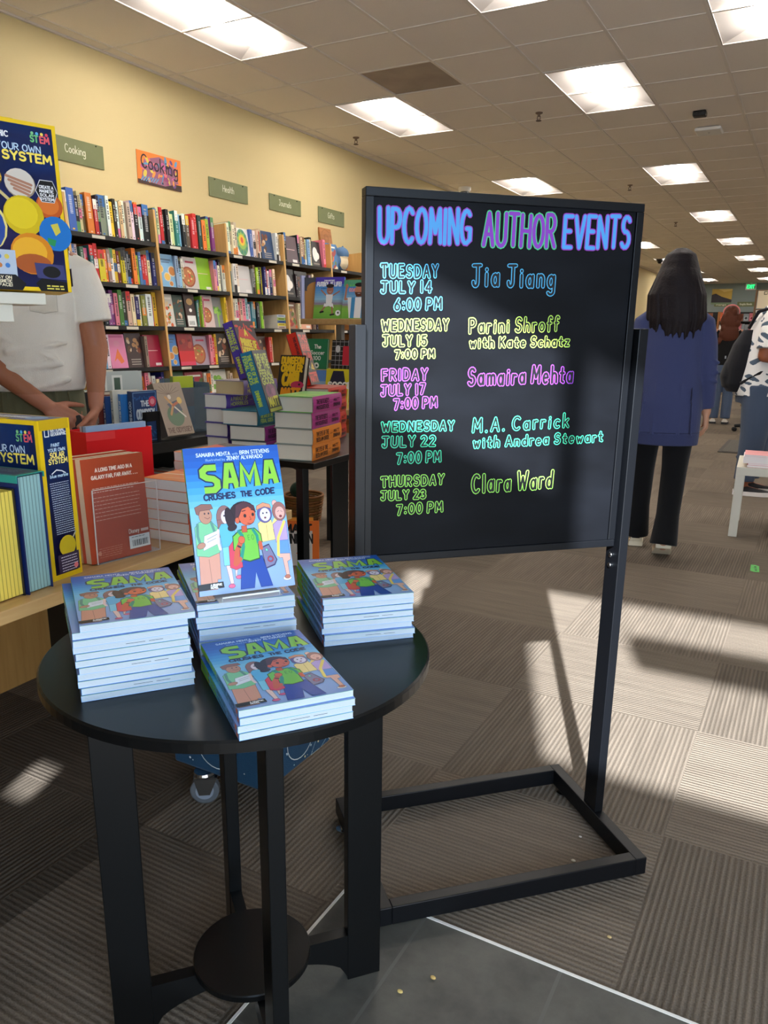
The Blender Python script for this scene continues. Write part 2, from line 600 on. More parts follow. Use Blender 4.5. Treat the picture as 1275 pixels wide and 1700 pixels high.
GL = {
    'A': (.62, [[(0, 0), (.31, 1), (.62, 0)], [(.12, .34), (.5, .34)]]),
    'B': (.56, [[(0, 0), (0, 1), (.26, 1)] + EL(.26, .76, .24, .24, 90, -90, 6) + [(0, .52)], [(.26, .52)] + EL(.28, .26, .28, .26, 90, -90, 6) + [(0, 0)]]),
    'C': (.6, [EL(.34, .5, .34, .5, 48, 312, 12)]),
    'D': (.6, [[(0, 0), (0, 1), (.22, 1)] + EL(.22, .5, .38, .5, 90, -90, 10) + [(0, 0)]]),
    'E': (.5, [[(.5, 1), (0, 1), (0, 0), (.5, 0)], [(0, .52), (.4, .52)]]),
    'F': (.5, [[(.5, 1), (0, 1), (0, 0)], [(0, .52), (.4, .52)]]),
    'G': (.64, [EL(.34, .5, .34, .5, 50, 300, 12) + [(.62, .12), (.62, .46), (.38, .46)]]),
    'H': (.58, [[(0, 0), (0, 1)], [(.58, 0), (.58, 1)], [(0, .5), (.58, .5)]]),
    'I': (.1, [[(.05, 0), (.05, 1)]]),
    'J': (.5, [[(.0, 1), (.5, 1)], [(.36, 1), (.36, .22)] + EL(.18, .2, .18, .2, 0, -170, 7)]),
    'K': (.56, [[(0, 0), (0, 1)], [(.54, 1), (0, .42)], [(.18, .6), (.56, 0)]]),
    'L': (.46, [[(0, 1), (0, 0), (.46, 0)]]),
    'M': (.72, [[(0, 0), (.06, 1), (.36, .3), (.66, 1), (.72, 0)]]),
    'N': (.58, [[(0, 0), (0, 1), (.58, 0), (.58, 1)]]),
    'O': (.66, [EL(.33, .5, .33, .5, 90, 450, 18)]),
    'P': (.54, [[(0, 0), (0, 1), (.26, 1)] + EL(.26, .73, .28, .27, 90, -90, 7) + [(0, .46)]]),
    'Q': (.66, [EL(.33, .5, .33, .5, 90, 450, 18), [(.4, .24), (.66, -.06)]]),
    'R': (.56, [[(0, 0), (0, 1), (.26, 1)] + EL(.26, .74, .26, .26, 90, -90, 7) + [(0, .48)], [(.24, .48), (.56, 0)]]),
    'S': (.54, [EL(.28, .75, .24, .25, 30, 250, 9) + EL(.26, .26, .27, .26, 80, -150, 9)]),
    'T': (.58, [[(0, 1), (.58, 1)], [(.29, 1), (.29, 0)]]),
    'U': (.58, [[(0, 1), (0, .28)] + EL(.29, .28, .29, .28, 180, 360, 8) + [(.58, 1)]]),
    'V': (.6, [[(0, 1), (.3, 0), (.6, 1)]]),
    'W': (.84, [[(0, 1), (.2, 0), (.42, .72), (.64, 0), (.84, 1)]]),
    'X': (.56, [[(0, 0), (.56, 1)], [(0, 1), (.56, 0)]]),
    'Y': (.58, [[(0, 1), (.29, .48), (.58, 1)], [(.29, .48), (.29, 0)]]),
    'Z': (.54, [[(0, 1), (.54, 1), (0, 0), (.54, 0)]]),
    '0': (.52, [EL(.26, .5, .26, .5, 90, 450, 16)]),
    '1': (.24, [[(0, .8), (.16, 1), (.16, 0)]]),
    '2': (.52, [EL(.25, .73, .25, .27, 160, -30, 8) + [(0, 0), (.52, 0)]]),
    '3': (.5, [EL(.22, .76, .24, .24, 150, -90, 8), EL(.22, .26, .27, .26, 90, -150, 8)]),
    '4': (.54, [[(.4, 0), (.4, 1), (0, .3), (.54, .3)]]),
    '5': (.5, [[(.46, 1), (.06, 1), (.03, .56)] + EL(.22, .31, .27, .31, 125, -150, 9)]),
    '6': (.52, [[(.42, 1), (.1, .5)] + EL(.26, .28, .25, .28, 140, 500, 14)]),
    '7': (.5, [[(0, 1), (.5, 1), (.16, 0)]]),
    '8': (.5, [EL(.25, .75, .21, .25, -90, 270, 12), EL(.25, .25, .25, .25, 90, 450, 12)]),
    '9': (.5, [EL(.25, .72, .25, .28, 0, 360, 12) + [(.42, 0)]]),
    'a': (.46, [EL(.21, .28, .21, .28, 60, 400, 12), [(.44, .58), (.44, 0)]]),
    'b': (.46, [[(0, 1), (0, 0)], EL(.22, .28, .22, .28, 180, 540, 12)]),
    'c': (.42, [EL(.24, .29, .24, .29, 50, 310, 10)]),
    'd': (.46, [EL(.22, .28, .22, .28, 0, 360, 12), [(.46, 1), (.46, 0)]]),
    'e': (.44, [[(.02, .3), (.43, .34)] + EL(.22, .29, .22, .29, 10, 315, 12)]),
    'f': (.34, [EL(.26, .8, .14, .2, 30, 180, 6) + [(.12, 0)], [(0, .56), (.32, .56)]]),
    'g': (.46, [EL(.22, .28, .22, .28, 0, 360, 12), [(.46, .56), (.46, -.2)] + EL(.23, -.2, .23, .16, 0, -150, 6)]),
    'h': (.44, [[(0, 1), (0, 0)], EL(.22, .36, .22, .22, 180, 0, 7) + [(.44, 0)]]),
    'i': (.1, [[(.05, .58), (.05, 0)], [(.05, .78), (.05, .8)]]),
    'j': (.2, [[(.16, .58), (.16, -.16), (0, -.26)], [(.16, .78), (.16, .8)]]),
    'k': (.42, [[(0, 1), (0, 0)], [(.38, .58), (0, .24)], [(.14, .36), (.42, 0)]]),
    'l': (.1, [[(.05, 1), (.05, 0)]]),
    'm': (.66, [[(0, .58), (0, 0)], EL(.165, .4, .165, .18, 180, 0, 6) + [(.33, 0)], EL(.495, .4, .165, .18, 180, 0, 6) + [(.66, 0)]]),
    'n': (.42, [[(0, .58), (0, 0)], EL(.21, .37, .21, .21, 180, 0, 7) + [(.42, 0)]]),
    'o': (.46, [EL(.23, .29, .23, .29, 90, 450, 14)]),
    'p': (.46, [[(0, .58), (0, -.34)], EL(.23, .29, .23, .29, 180, 540, 12)]),
    'q': (.46, [[(.46, .58), (.46, -.34)], EL(.23, .29, .23, .29, 0, 360, 12)]),
    'r': (.3, [[(0, .58), (0, 0)], EL(.2, .36, .2, .22, 180, 60, 6)]),
    's': (.4, [EL(.2, .44, .17, .14, 30, 250, 7) + EL(.19, .15, .19, .15, 75, -150, 7)]),
    't': (.36, [[(.16, .9), (.16, .1), (.34, .02)], [(0, .58), (.34, .58)]]),
    'u': (.42, [[(0, .58), (0, .2)] + EL(.21, .2, .21, .2, 180, 360, 7) + [(.42, .58), (.42, 0)]]),
    'v': (.42, [[(0, .58), (.21, 0), (.42, .58)]]),
    'w': (.6, [[(0, .58), (.15, 0), (.3, .46), (.45, 0), (.6, .58)]]),
    'x': (.4, [[(0, 0), (.4, .58)], [(0, .58), (.4, 0)]]),
    'y': (.42, [[(0, .58), (.21, 0)], [(.42, .58), (.1, -.34)]]),
    'z': (.4, [[(0, .58), (.4, .58), (0, 0), (.4, 0)]]),
    '.': (.08, [[(.04, 0), (.04, .03)]]),
    ',': (.1, [[(.06, .04), (.0, -.14)]]),
    ':': (.08, [[(.04, .12), (.04, .16)], [(.04, .62), (.04, .66)]]),
    "'": (.08, [[(.04, 1), (.04, .82)]]),
    '!': (.08, [[(.04, 1), (.04, .3)], [(.04, 0), (.04, .03)]]),
    '-': (.3, [[(0, .4), (.3, .4)]]),
}
# a slab-serif J and I for the chalk hand
GL_HAND = dict(GL)
GL_HAND['J'] = (.56, [[(0, 1), (.56, 1)], [(.34, 1), (.34, .2)] + EL(.17, .18, .17, .18, 0, -190, 7)])
GL_HAND['1'] = (.1, [[(.05, 0), (.05, 1)]])
GL_HAND['T'] = (.6, [[(0, .86), (0, 1), (.6, 1), (.6, .86)], [(.3, 1), (.3, 0)]])


class Art:
    """draws flat ink shapes on a plane: origin o, axes U (right) and V (up); each shape lies a hair above the last"""

    def __init__(s, mb, o, U, V, step=0.00003, lift=0.0001):
        s.mb, s.o, s.U, s.V = mb, Vector(o), Vector(U), Vector(V)
        s.N = s.U.cross(s.V).normalized()
        s.k, s.step = lift, step
        s.eps = step * 0.12

    def P(s, u, v):
        return s.o + s.U * u + s.V * v + s.N * s.k

    def up(s):
        s.k += s.step

    def poly(s, pts, c):
        s.up()
        s.mb.face([s.P(u, v) for u, v in pts], c)

    def rect(s, u0, v0, u1, v1, c):
        s.poly([(u0, v0), (u1, v0), (u1, v1), (u0, v1)], c)

    def ell(s, u, v, ru, rv, c, rot=0, k=18, a0=0, a1=360):
        cr_, sr = math.cos(rot * D2R), math.sin(rot * D2R)
        pts = []
        full = a1 - a0 >= 359
        for i in range(k if full else k + 1):
            a = (a0 + (a1 - a0) * i / k) * D2R
            x, y = ru * math.cos(a), rv * math.sin(a)
            pts.append((u + x * cr_ - y * sr, v + x * sr + y * cr_))
        s.poly(pts, c)

    def stroke(s, pts, w, c, same=False, round_=True):
        """one mitred ribbon with rounded ends; strokes of one text lie a hair apart so that they never share a plane"""
        if same:
            s.k += s.eps
        else:
            s.up()
        uu, vv = s.U.length, s.V.length
        q = []
        for a, b_ in pts:
            p = (a * uu, b_ * vv)
            if not q or math.hypot(p[0] - q[-1][0], p[1] - q[-1][1]) > 1e-6:
                q.append(p)
        if len(q) < 2:
            return
        h = w / 2
        if round_:
            # sharp corners: part the line there, each part with its own rounded end
            cut = [0]
            for i in range(1, len(q) - 1):
                ax, ay = q[i][0] - q[i - 1][0], q[i][1] - q[i - 1][1]
                bx, by = q[i + 1][0] - q[i][0], q[i + 1][1] - q[i][1]
                if (ax * bx + ay * by) < 0.35 * math.hypot(ax, ay) * math.hypot(bx, by):
                    cut.append(i)
            if len(cut) > 1:
                cut.append(len(q) - 1)
                for a, b_ in zip(cut[:-1], cut[1:]):
                    s.stroke([(p[0] / uu, p[1] / vv) for p in q[a:b_ + 1]], w, c, same=True)
                return
        closed = len(q) > 3 and math.hypot(q[0][0] - q[-1][0], q[0][1] - q[-1][1]) < 1e-5
        if closed:
            q = q[:-1]
        n = len(q)
        dirs = []
        for i in range(n if closed else n - 1):
            x0, y0 = q[i]
            x1, y1 = q[(i + 1) % n]
            L = math.hypot(x1 - x0, y1 - y0)
            dirs.append(((x1 - x0) / L, (y1 - y0) / L))
        Lf, Rt = [], []
        for i in range(n):
            if closed:
                d0, d1 = dirs[i - 1], dirs[i]
            else:
                d0, d1 = dirs[max(0, i - 1)], dirs[min(n - 2, i)]
            nx, ny = -(d0[1] + d1[1]), d0[0] + d1[0]
            m_ = math.hypot(nx, ny)
            if m_ < 1e-4:
                nx, ny, m_ = -d0[1], d0[0], 1.0
            nx, ny = nx / m_, ny / m_
            f = h / max(0.8, nx * -d1[1] + ny * d1[0])
            Lf.append((q[i][0] + nx * f, q[i][1] + ny * f))
            Rt.append((q[i][0] - nx * f, q[i][1] - ny * f))

        def PP(p):
            return s.P(p[0] / uu, p[1] / vv)
        for i in range(n if closed else n - 1):
            j = (i + 1) % n
            s.mb.face([PP(Lf[i]), PP(Rt[i]), PP(Rt[j]), PP(Lf[j])], c)
        if round_ and not closed:
            for p, d, L, R in ((q[0], (-dirs[0][0], -dirs[0][1]), Lf[0], Rt[0]), (q[-1], dirs[-1], Rt[-1], Lf[-1])):
                arc = [L]
                ax, ay = L[0] - p[0], L[1] - p[1]
                for g in (45, 90, 135):
                    arc.append((p[0] + ax * math.cos(g * D2R) + d[0] * h * math.sin(g * D2R), p[1] + ay * math.cos(g * D2R) + d[1] * h * math.sin(g * D2R)))
                arc.append(R)
                s.mb.face([PP(a) for a in arc], c)

    def text(s, t, u0, v0, u1, h, w, c, v1=None, font=GL, jit=0.0, layers=None, slant=0.0, gap=0.2, align=None, round_=True):
        """text between u0 and u1 (fitted), baseline v0 -> v1, cap height h (in V units), stroke width w (world);
        layers: [(extra width, colour)...] drawn one over another"""
        v1 = v0 if v1 is None else v1
        tot = 0.0
        gl = []
        for ch in t:
            if ch == ' ':
                tot += .38
                continue
            g = font.get(ch) or font.get(ch.upper())
            if not g:
                continue
            gl.append((tot, g))
            tot += g[0] + gap
        tot = max(tot - gap, 0.1)
        su = (u1 - u0) / tot
        lay = layers or [(0.0, c)]
        rnd = random.Random(hash_str(t))
        strokes = []
        for x, (gw, st) in gl:
            rot = rnd.uniform(-jit, jit)
            dy = rnd.uniform(-jit, jit) * 0.6
            sy = 1 + rnd.uniform(-jit, jit)
            for pl in st:
                qq = []
                for a, b_ in pl:
                    a2 = a - gw / 2
                    xx = x + gw / 2 + a2 - rot * (b_ - .5) + slant * b_
                    yy = (b_ * sy + rot * a2 + dy) * h
                    u = u0 + xx * su
                    qq.append((u, v0 + (v1 - v0) * (u - u0) / max(1e-6, (u1 - u0)) + yy))
                strokes.append(qq)
        for ex, cc in lay:
            s.up()
            for qq in strokes:
                s.stroke(qq, w + ex, cc, same=True, round_=round_)


def hash_str(t):
    k = 7
    for ch in t:
        k = (k * 31 + ord(ch)) % 1000003
    return k


# ------------------------------------------------------------------ the room
WX, BY, RX, FY, CZ = -4.63, 30.8, 6.0, -1.0, 3.084
CELL, GX0, GY0 = 0.61, -4.5096, 4.9258

mb = MB()
mb.face([(WX - .3, FY - .3, 0), (RX + .3, FY - .3, 0), (RX + .3, BY + .3, 0), (WX - .3, BY + .3, 0)])
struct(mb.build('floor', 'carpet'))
mb = MB()
mb.box(-0.762, 3.0, FY, 1.26, 0.0, 0.004)
struct(mb.build('floor_slate', 'slate'))
mb = MB()
mb.box(-0.766, 3.0, 1.26, 1.266, 0.0, 0.006)
mb.box(-0.768, -0.762, FY, 1.266, 0.0, 0.006)
struct(mb.build('trim_1', 'white_plastic'))

mb = MB()
mb.box(WX - .1, WX, FY, BY, 0, CZ + .2)
struct(mb.build('wall_left', 'wall_yellow'))
mb = MB()
mb.box(WX - .1, RX + .1, BY, BY + .1, 0, CZ + .2)
struct(mb.build('wall_back', 'wall_blue'))
mb = MB()
mb.box(RX, RX + .1, FY, BY, 0, CZ + .2)
struct(mb.build('wall_right', 'wall_white'))

# unseen storefront wall behind the camera, its openings shaped to cast the sun patches
WINS = [(-0.03, 0.58, 2.53, 2.905), (0.60, 2.30, 1.90, 2.92), (-0.95, -0.82, 1.33, 1.49)]
BAR = (1.06, 2.30, 2.47, 2.63)   # unseen bar added across the large opening to break up the sun patch
xs = sorted({WX - .1, RX + .1, BAR[0]} | {w[0] for w in WINS} | {w[1] for w in WINS})
zs = sorted({0.0, CZ + .2, BAR[2], BAR[3]} | {w[2] for w in WINS} | {w[3] for w in WINS})
mb = MB()
for xa, xb in zip(xs[:-1], xs[1:]):
    for za, zb in zip(zs[:-1], zs[1:]):
        xm, zm = (xa + xb) / 2, (za + zb) / 2
        bar = BAR[0] < xm < BAR[1] and BAR[2] < zm < BAR[3]
        if not bar and any(w[0] < xm < w[1] and w[2] < zm < w[3] for w in WINS):
            continue
        mb.box(xa, xb, FY - .1, FY, za, zb)
struct(mb.build('wall_front', 'wall_white'))
for k, (xa, xb, za, zb) in enumerate(WINS):
    mb = MB()
    t = .02
    for q in ((xa - t, xa, za - t, zb + t), (xb, xb + t, za - t, zb + t), (xa, xb, za - t, za), (xa, xb, zb, zb + t)):
        mb.box(q[0], q[1], FY, FY + .015, q[2], q[3])
    struct(mb.build('window_%d' % (k + 1), 'black_metal'))

# ceiling tiles, left open where the light troffers and the vent sit
LIGHTS = [(1, -2), (4, -2), (6, 0)]
LIGHTS += [(i, j) for j in (2, 8, 14, 20, 26, 32, 38) for i in (1, 4)]
LIGHTS += [(i, j) for j in (2, 8, 14, 20, 26) for i in (9, 12)]
VENT = (2, 1)
mb = MB()
i0, i1, j0, j1 = -1, 18, -10, 43
for i in range(i0, i1):
    for j in range(j0, j1):
        if any(i == a and j in (b_, b_ + 1) for a, b_ in LIGHTS) or (i, j) == VENT:
            continue
        xa, ya = GX0 + i * CELL, GY0 + j * CELL
        mb.face([(xa, ya, CZ), (xa, ya + CELL, CZ), (xa + CELL, ya + CELL, CZ), (xa + CELL, ya, CZ)])
mb.box(WX - .1, RX + .2, FY - .2, BY + .2, CZ + .2, CZ + .25)
struct(mb.build('ceiling', 'ceiling_tile'))
mb = MB()
for i in range(i0 + 1, i1):
    x = GX0 + i * CELL
    mb.box(x - .011, x + .011, FY, BY, CZ - .006, CZ + .004)
for j in range(j0 + 1, j1):
    y = GY0 + j * CELL
    mb.box(WX, RX, y - .009, y + .009, CZ - .005, CZ + .004)
mb.box(WX, WX + .02, FY, BY, CZ - .012, CZ + .002)
struct(mb.build('trim_2', 'grid_metal'))

# troffers
ORD = ['first', 'second', 'third', 'fourth', 'fifth', 'sixth', 'seventh', 'eighth', 'ninth', 'tenth', 'eleventh', 'twelfth', 'thirteenth', 'fourteenth', 'fifteenth', 'sixteenth', 'seventeenth', 'eighteenth', 'nineteenth', 'twentieth',
       'twenty-first', 'twenty-second', 'twenty-third', 'twenty-fourth', 'twenty-fifth', 'twenty-sixth', 'twenty-seventh', 'twenty-eighth', 'twenty-ninth', 'thirtieth', 'thirty-first', 'thirty-second', 'thirty-third', 'thirty-fourth', 'thirty-fifth']
hw, hl = CELL / 2 - .018, CELL - .018
mbp = MB((236, 230, 222))
for s_ in (-1, 1):
    mbp.face([(s_ * hw, -hl, 0), (s_ * hw, hl, 0), (s_ * .095, hl - .1, .055), (s_ * .095, -hl + .1, .055)][::s_])
    mbp.face([(-hw, s_ * hl, 0), (hw, s_ * hl, 0), (.095, s_ * (hl - .1), .055), (-.095, s_ * (hl - .1), .055)][::-s_])
mbp.face([(-.095, -hl + .1, .056), (-.095, hl - .1, .056), (.095, hl - .1, .056), (.095, -hl + .1, .056)])
me_pan = mbp.mesh('reflector')
me_pan.materials.append(MAT['troffer_white'])
mbl = MB((255, 247, 232))
n_ = 10
rings = []
for k in range(n_ + 1):
    a = math.pi * k / n_
    rings.append((.092 * math.cos(a), .052 - .066 * math.sin(a)))
for (xa, za), (xb, zb) in zip(rings[:-1], rings[1:]):
    mbl.face([(xa, -hl + .11, za), (xa, hl - .11, za), (xb, hl - .11, zb), (xb, -hl + .11, zb)], smooth=True)
for y in (-hl + .11, hl - .11):
    mbl.face([(x, y, z) for x, z in rings])
me_lens = mbl.mesh('lens')
me_lens.materials.append(MAT['lamp_lens'])
mbf = MB((232, 226, 216))
for q in ((-CELL / 2 + .012, -hw, -CELL + .012, CELL - .012), (hw, CELL / 2 - .012, -CELL + .012, CELL - .012), (-hw, hw, -CELL + .012, -hl), (-hw, hw, hl, CELL - .012)):
    mbf.box(q[0], q[1], q[2], q[3], -.006, .004)
me_fr = mbf.mesh('frame')
me_fr.materials.append(MAT['troffer_white'])
ROWN = {1: 'row beside the yellow wall', 4: 'middle row over the aisle', 6: 'short row', 9: 'row beyond the aisle', 12: 'outer row'}
cnt = {}
for i, j in LIGHTS:
    cnt[i] = cnt.get(i, 0) + 1
    lab = 'recessed ceiling light, %s from the entrance in the %s' % (ORD[cnt[i] - 1], ROWN[i])
    if i == 6:
        lab = 'recessed ceiling light cut off by the top corner of the picture above the aisle'
    t = thing('ceiling_light', lab, 'light', (GX0 + (i + .5) * CELL, GY0 + (j + 1) * CELL, CZ), 0, 'recessed ceiling lights')
    link('reflector', me_pan, t)
    link('lens', me_lens, t)
    link('frame', me_fr, t)

# vent tile
t = thing('ceiling_vent', 'dusty grey return air vent tile in the ceiling between two lights', 'vent', (GX0 + (VENT[0] + .5) * CELL, GY0 + (VENT[1] + .5) * CELL, CZ))
mb = MB()
mb.box(-.29, .29, -.29, .29, .002, .012)
mb.build('vent_panel', 'vent_grey', t)
mb = MB()
for s_ in (-1, 1):
    mb.box(s_ * .305 - .012 * (s_ > 0), s_ * .305 + .012 * (s_ < 0), -.305, .305, -.004, .006)
    mb.box(-.305, .305, s_ * .305 - .012 * (s_ > 0), s_ * .305 + .012 * (s_ < 0), -.004, .006)
mb.build('frame', 'grid_metal', t)

# sprinklers
for k, (x, y, lab) in enumerate(((-4.283, 7.186, 'small ceiling sprinkler head beside the yellow wall'),
                                 (-2.411, 7.149, 'small ceiling sprinkler head between the second lights of both rows'),
                                 (-2.40, 10.844, 'small ceiling sprinkler head above the right corner of the chalkboard'),
                                 (-2.406, 14.52, 'small far ceiling sprinkler head above the head of the woman in blue'))):
    t = thing('sprinkler', lab, 'sprinkler', (x, y, CZ), 0, 'ceiling sprinklers')
    mb = MB((120, 100, 84))
    mb.lathe([(.032, 0), (.03, -.008), (.012, -.012), (.012, -.03)], n=16)
    mb.build('escutcheon', 'paper', t)
    mb = MB((90, 76, 64))
    mb.tube([(-.012, 0, -.03), (-.014, 0, -.05), (0, 0, -.062)], .004, n=6)
    mb.tube([(.012, 0, -.03), (.014, 0, -.05), (0, 0, -.062)], .004, n=6)
    mb.lathe([(.024, -.062), (.024, -.066), (.004, -.068)], n=14)
    mb.build('deflector', 'paper', t)

t = thing('motion_sensor', 'small black box sensor on the ceiling', 'sensor', (-1.173, 7.72, CZ))
mb = MB()
mb.bbox(-.055, .055, -.045, .045, -.045, .0, .012)
mb.build('housing', 'black_plastic', t)
mb = MB((40, 40, 42))
mb.ellipsoid((0, -.03, -.03), .02, .02, .014)
mb.build('lens', 'rubber', t)
t = thing('access_point', 'white rounded square wireless access point on the ceiling', 'access point', (-1.173, 8.36, CZ))
mb = MB()
mb.bbox(-.115, .115, -.115, .115, -.036, -.006, .012)
mb.build('housing', 'white_plastic', t)
mb = MB()
mb.box(-.09, .09, -.09, .09, -.008, 0)
mb.build('mount_plate', 'grey_metal', t)
mb = MB((150, 150, 150))
mb.lathe([(.01, -.036), (.01, -.038), (.004, -.039)], n=14)
mb.build('indicator', 'print_gloss', t)
for x, y, c_, lab in ((-4.36, 10.1, 'white_plastic', 'white dome security camera on the ceiling near the yellow wall'), (-3.75, 20.9, 'black_plastic', 'black dome security camera on the far ceiling beside the hair of the woman')):
    t = thing('security_camera', lab, 'camera', (x, y, CZ), 0, 'ceiling security cameras')
    mb = MB()
    mb.lathe([(.085, 0), (.085, -.035), (.075, -.05), (.06, -.055)], n=28)
    mb.build('base', c_, t)
    mb = MB((18, 18, 20))
    mb.ellipsoid((0, 0, -.052), .06, .06, .06)
    mb.build('dome', 'print_gloss', t)

# ------------------------------------------------------------------ plaques and poster on the yellow wall
for word, ya, yb, za, zb, lab in (('Cooking', 3.787, 4.262, 2.312, 2.466, 'olive wall plaque reading Cooking above the first bookcase bay'),
                                  ('Health', 5.37, 5.882, 2.308, 2.458, 'olive wall plaque reading Health on the yellow wall'),
                                  ('Journals', 6.199, 6.706, 2.312, 2.454, 'olive wall plaque reading Journals on the yellow wall'),
                                  ('Gifts', 7.012, 7.512, 2.306, 2.454, 'olive wall plaque beside the chalkboard, last of the four on the yellow wall')):
    t = thing('wall_plaque', lab, 'sign', (WX + .004, (ya + yb) / 2, (za + zb) / 2), 0, 'section plaques on the yellow wall')
    w, h = (yb - ya) / 2, (zb - za) / 2
    mb = MB()
    mb.bbox(0, .006, -w, w, -h, h, .0025)
    mb.build('panel', 'sign_green', t)
    mb = MB()
    a = Art(mb, (.0062, 0, 0), (0, 1, 0), (0, 0, 1))
    tw = .024 * len(word)
    a.text(word, -tw / 2 - .01, -.016, tw / 2 - .01, .05, .0055, (214, 212, 190))
    mb.build('lettering', 'ink', t)
    mb = MB((60, 62, 40))
    for s_ in (-1, 1):
        mb.tube([(.005, s_ * w * .72, h - .012), (.012, s_ * w * .72, h - .012)], .005, n=8)
    mb.build('screw', 'rubber', t)

t = thing('wall_poster', 'colourful illustrated poster reading Cooking on the yellow wall', 'poster', (WX + .003, 4.812, 2.399))
mb = MB((232, 128, 52))
mb.box(0, .004, -.232, .232, -.114, .114)
mb.build('sheet', 'print_matte', t)
mb = MB()
a = Art(mb, (.0041, 0, 0), (0, 1, 0), (0, 0, 1))
rnd = random.Random(5)
a.rect(-.232, -.114, .232, -.085, (70, 50, 44))
a.rect(.07, -.114, .232, -.07, (60, 44, 40))
pal = [(196, 96, 150), (112, 78, 130), (232, 150, 70), (88, 150, 190), (214, 190, 80), (60, 44, 60), (220, 110, 120), (150, 70, 110)]
a.poly([(-.2, -.09), (-.16, .06), (.0, .1), (.15, .05), (.2, -.06), (.05, -.1)], (150, 96, 120))
for k in range(46):
    u, v = rnd.uniform(-.19, .18), rnd.uniform(-.085, .085)
    a.ell(u, v, rnd.uniform(.008, .035), rnd.uniform(.006, .02), pal[k % len(pal)], rnd.uniform(0, 180), 9)
for k in range(7):
    u = -.2 + k * .025
    a.stroke([(u, -.09), (u + .03, -.06)], .008, (90, 160, 200))
a.text('Cooking', -.19, -.0, .19, .09, .011, (50, 34, 44), v1=-.01)
mb.build('artwork', 'print_matte', t)


# ------------------------------------------------------------------ round black table
TC = (-0.757, 0.911)
TZ = 0.71
t = thing('round_table', 'round black side table with plank legs, stacked with blue graphic novels', 'table', (TC[0], TC[1], 0), 49 * D2R)
mb = MB()
mb.lathe([(.300, TZ - .020), (.305, TZ - .017), (.305, TZ - .003), (.302, TZ)], n=96)
mb.build('tabletop', 'black_laminate', t)
for k in range(4):
    mb = MB()
    mb.bbox(.178, .243, -.0125, .0125, .004, TZ - .020, .0015, M=RZ(k * 90 * D2R))
    mb.build('leg', 'black_laminate', t)
for k in range(2):
    # low crossing board between two legs, its lower edge cut to an arch
    prof = []
    for i in range(25):
        x = -.178 + .356 * i / 24
        z = .012 + .062 * (1 - (x / .178) ** 2) ** 0.5 if abs(x) < .17 else .012
        prof.append((x, z))
    mb = MB()
    z0 = .105
    Mk = RZ(k * 90 * D2R)
    th = .0118 - .0006 * k
    for s_ in (-1, 1):
        for (xa, za), (xb, zb) in zip(prof[:-1], prof[1:]):
            pts = [(xa, s_ * th, za), (xb, s_ * th, zb), (xb, s_ * th, z0), (xa, s_ * th, z0)]
            if s_ > 0:
                pts.reverse()
            mb.face([Mk @ Vector(p) for p in pts])
    for (xa, za), (xb, zb) in zip(prof[:-1], prof[1:]):
        mb.face([Mk @ Vector(p) for p in ((xa, -th, za), (xa, th, za), (xb, th, zb), (xb, -th, zb))])
    mb.face([Mk @ Vector(p) for p in ((-.178, -th, z0), (.178, -th, z0), (.178, th, z0), (-.178, th, z0))])
    mb.build('stretcher', 'black_laminate', t)
mb = MB()
mb.lathe([(.103, .1055), (.105, .107), (.105, .117), (.103, .119)], n=72)
mb.build('disc_shelf', 'black_laminate', t)
for k in range(4):
    mb = MB((200, 200, 200))
    mb.lathe([(.008, 0), (.008, .005)], ctr=tuple(RZ(k * 90 * D2R) @ Vector((.215, 0, 0))), n=12)
    mb.build('glide', 'rubber', t)

# ------------------------------------------------------------------ the graphic novel, built once and copied
BW, BH, BT = 0.153, 0.231, 0.0094


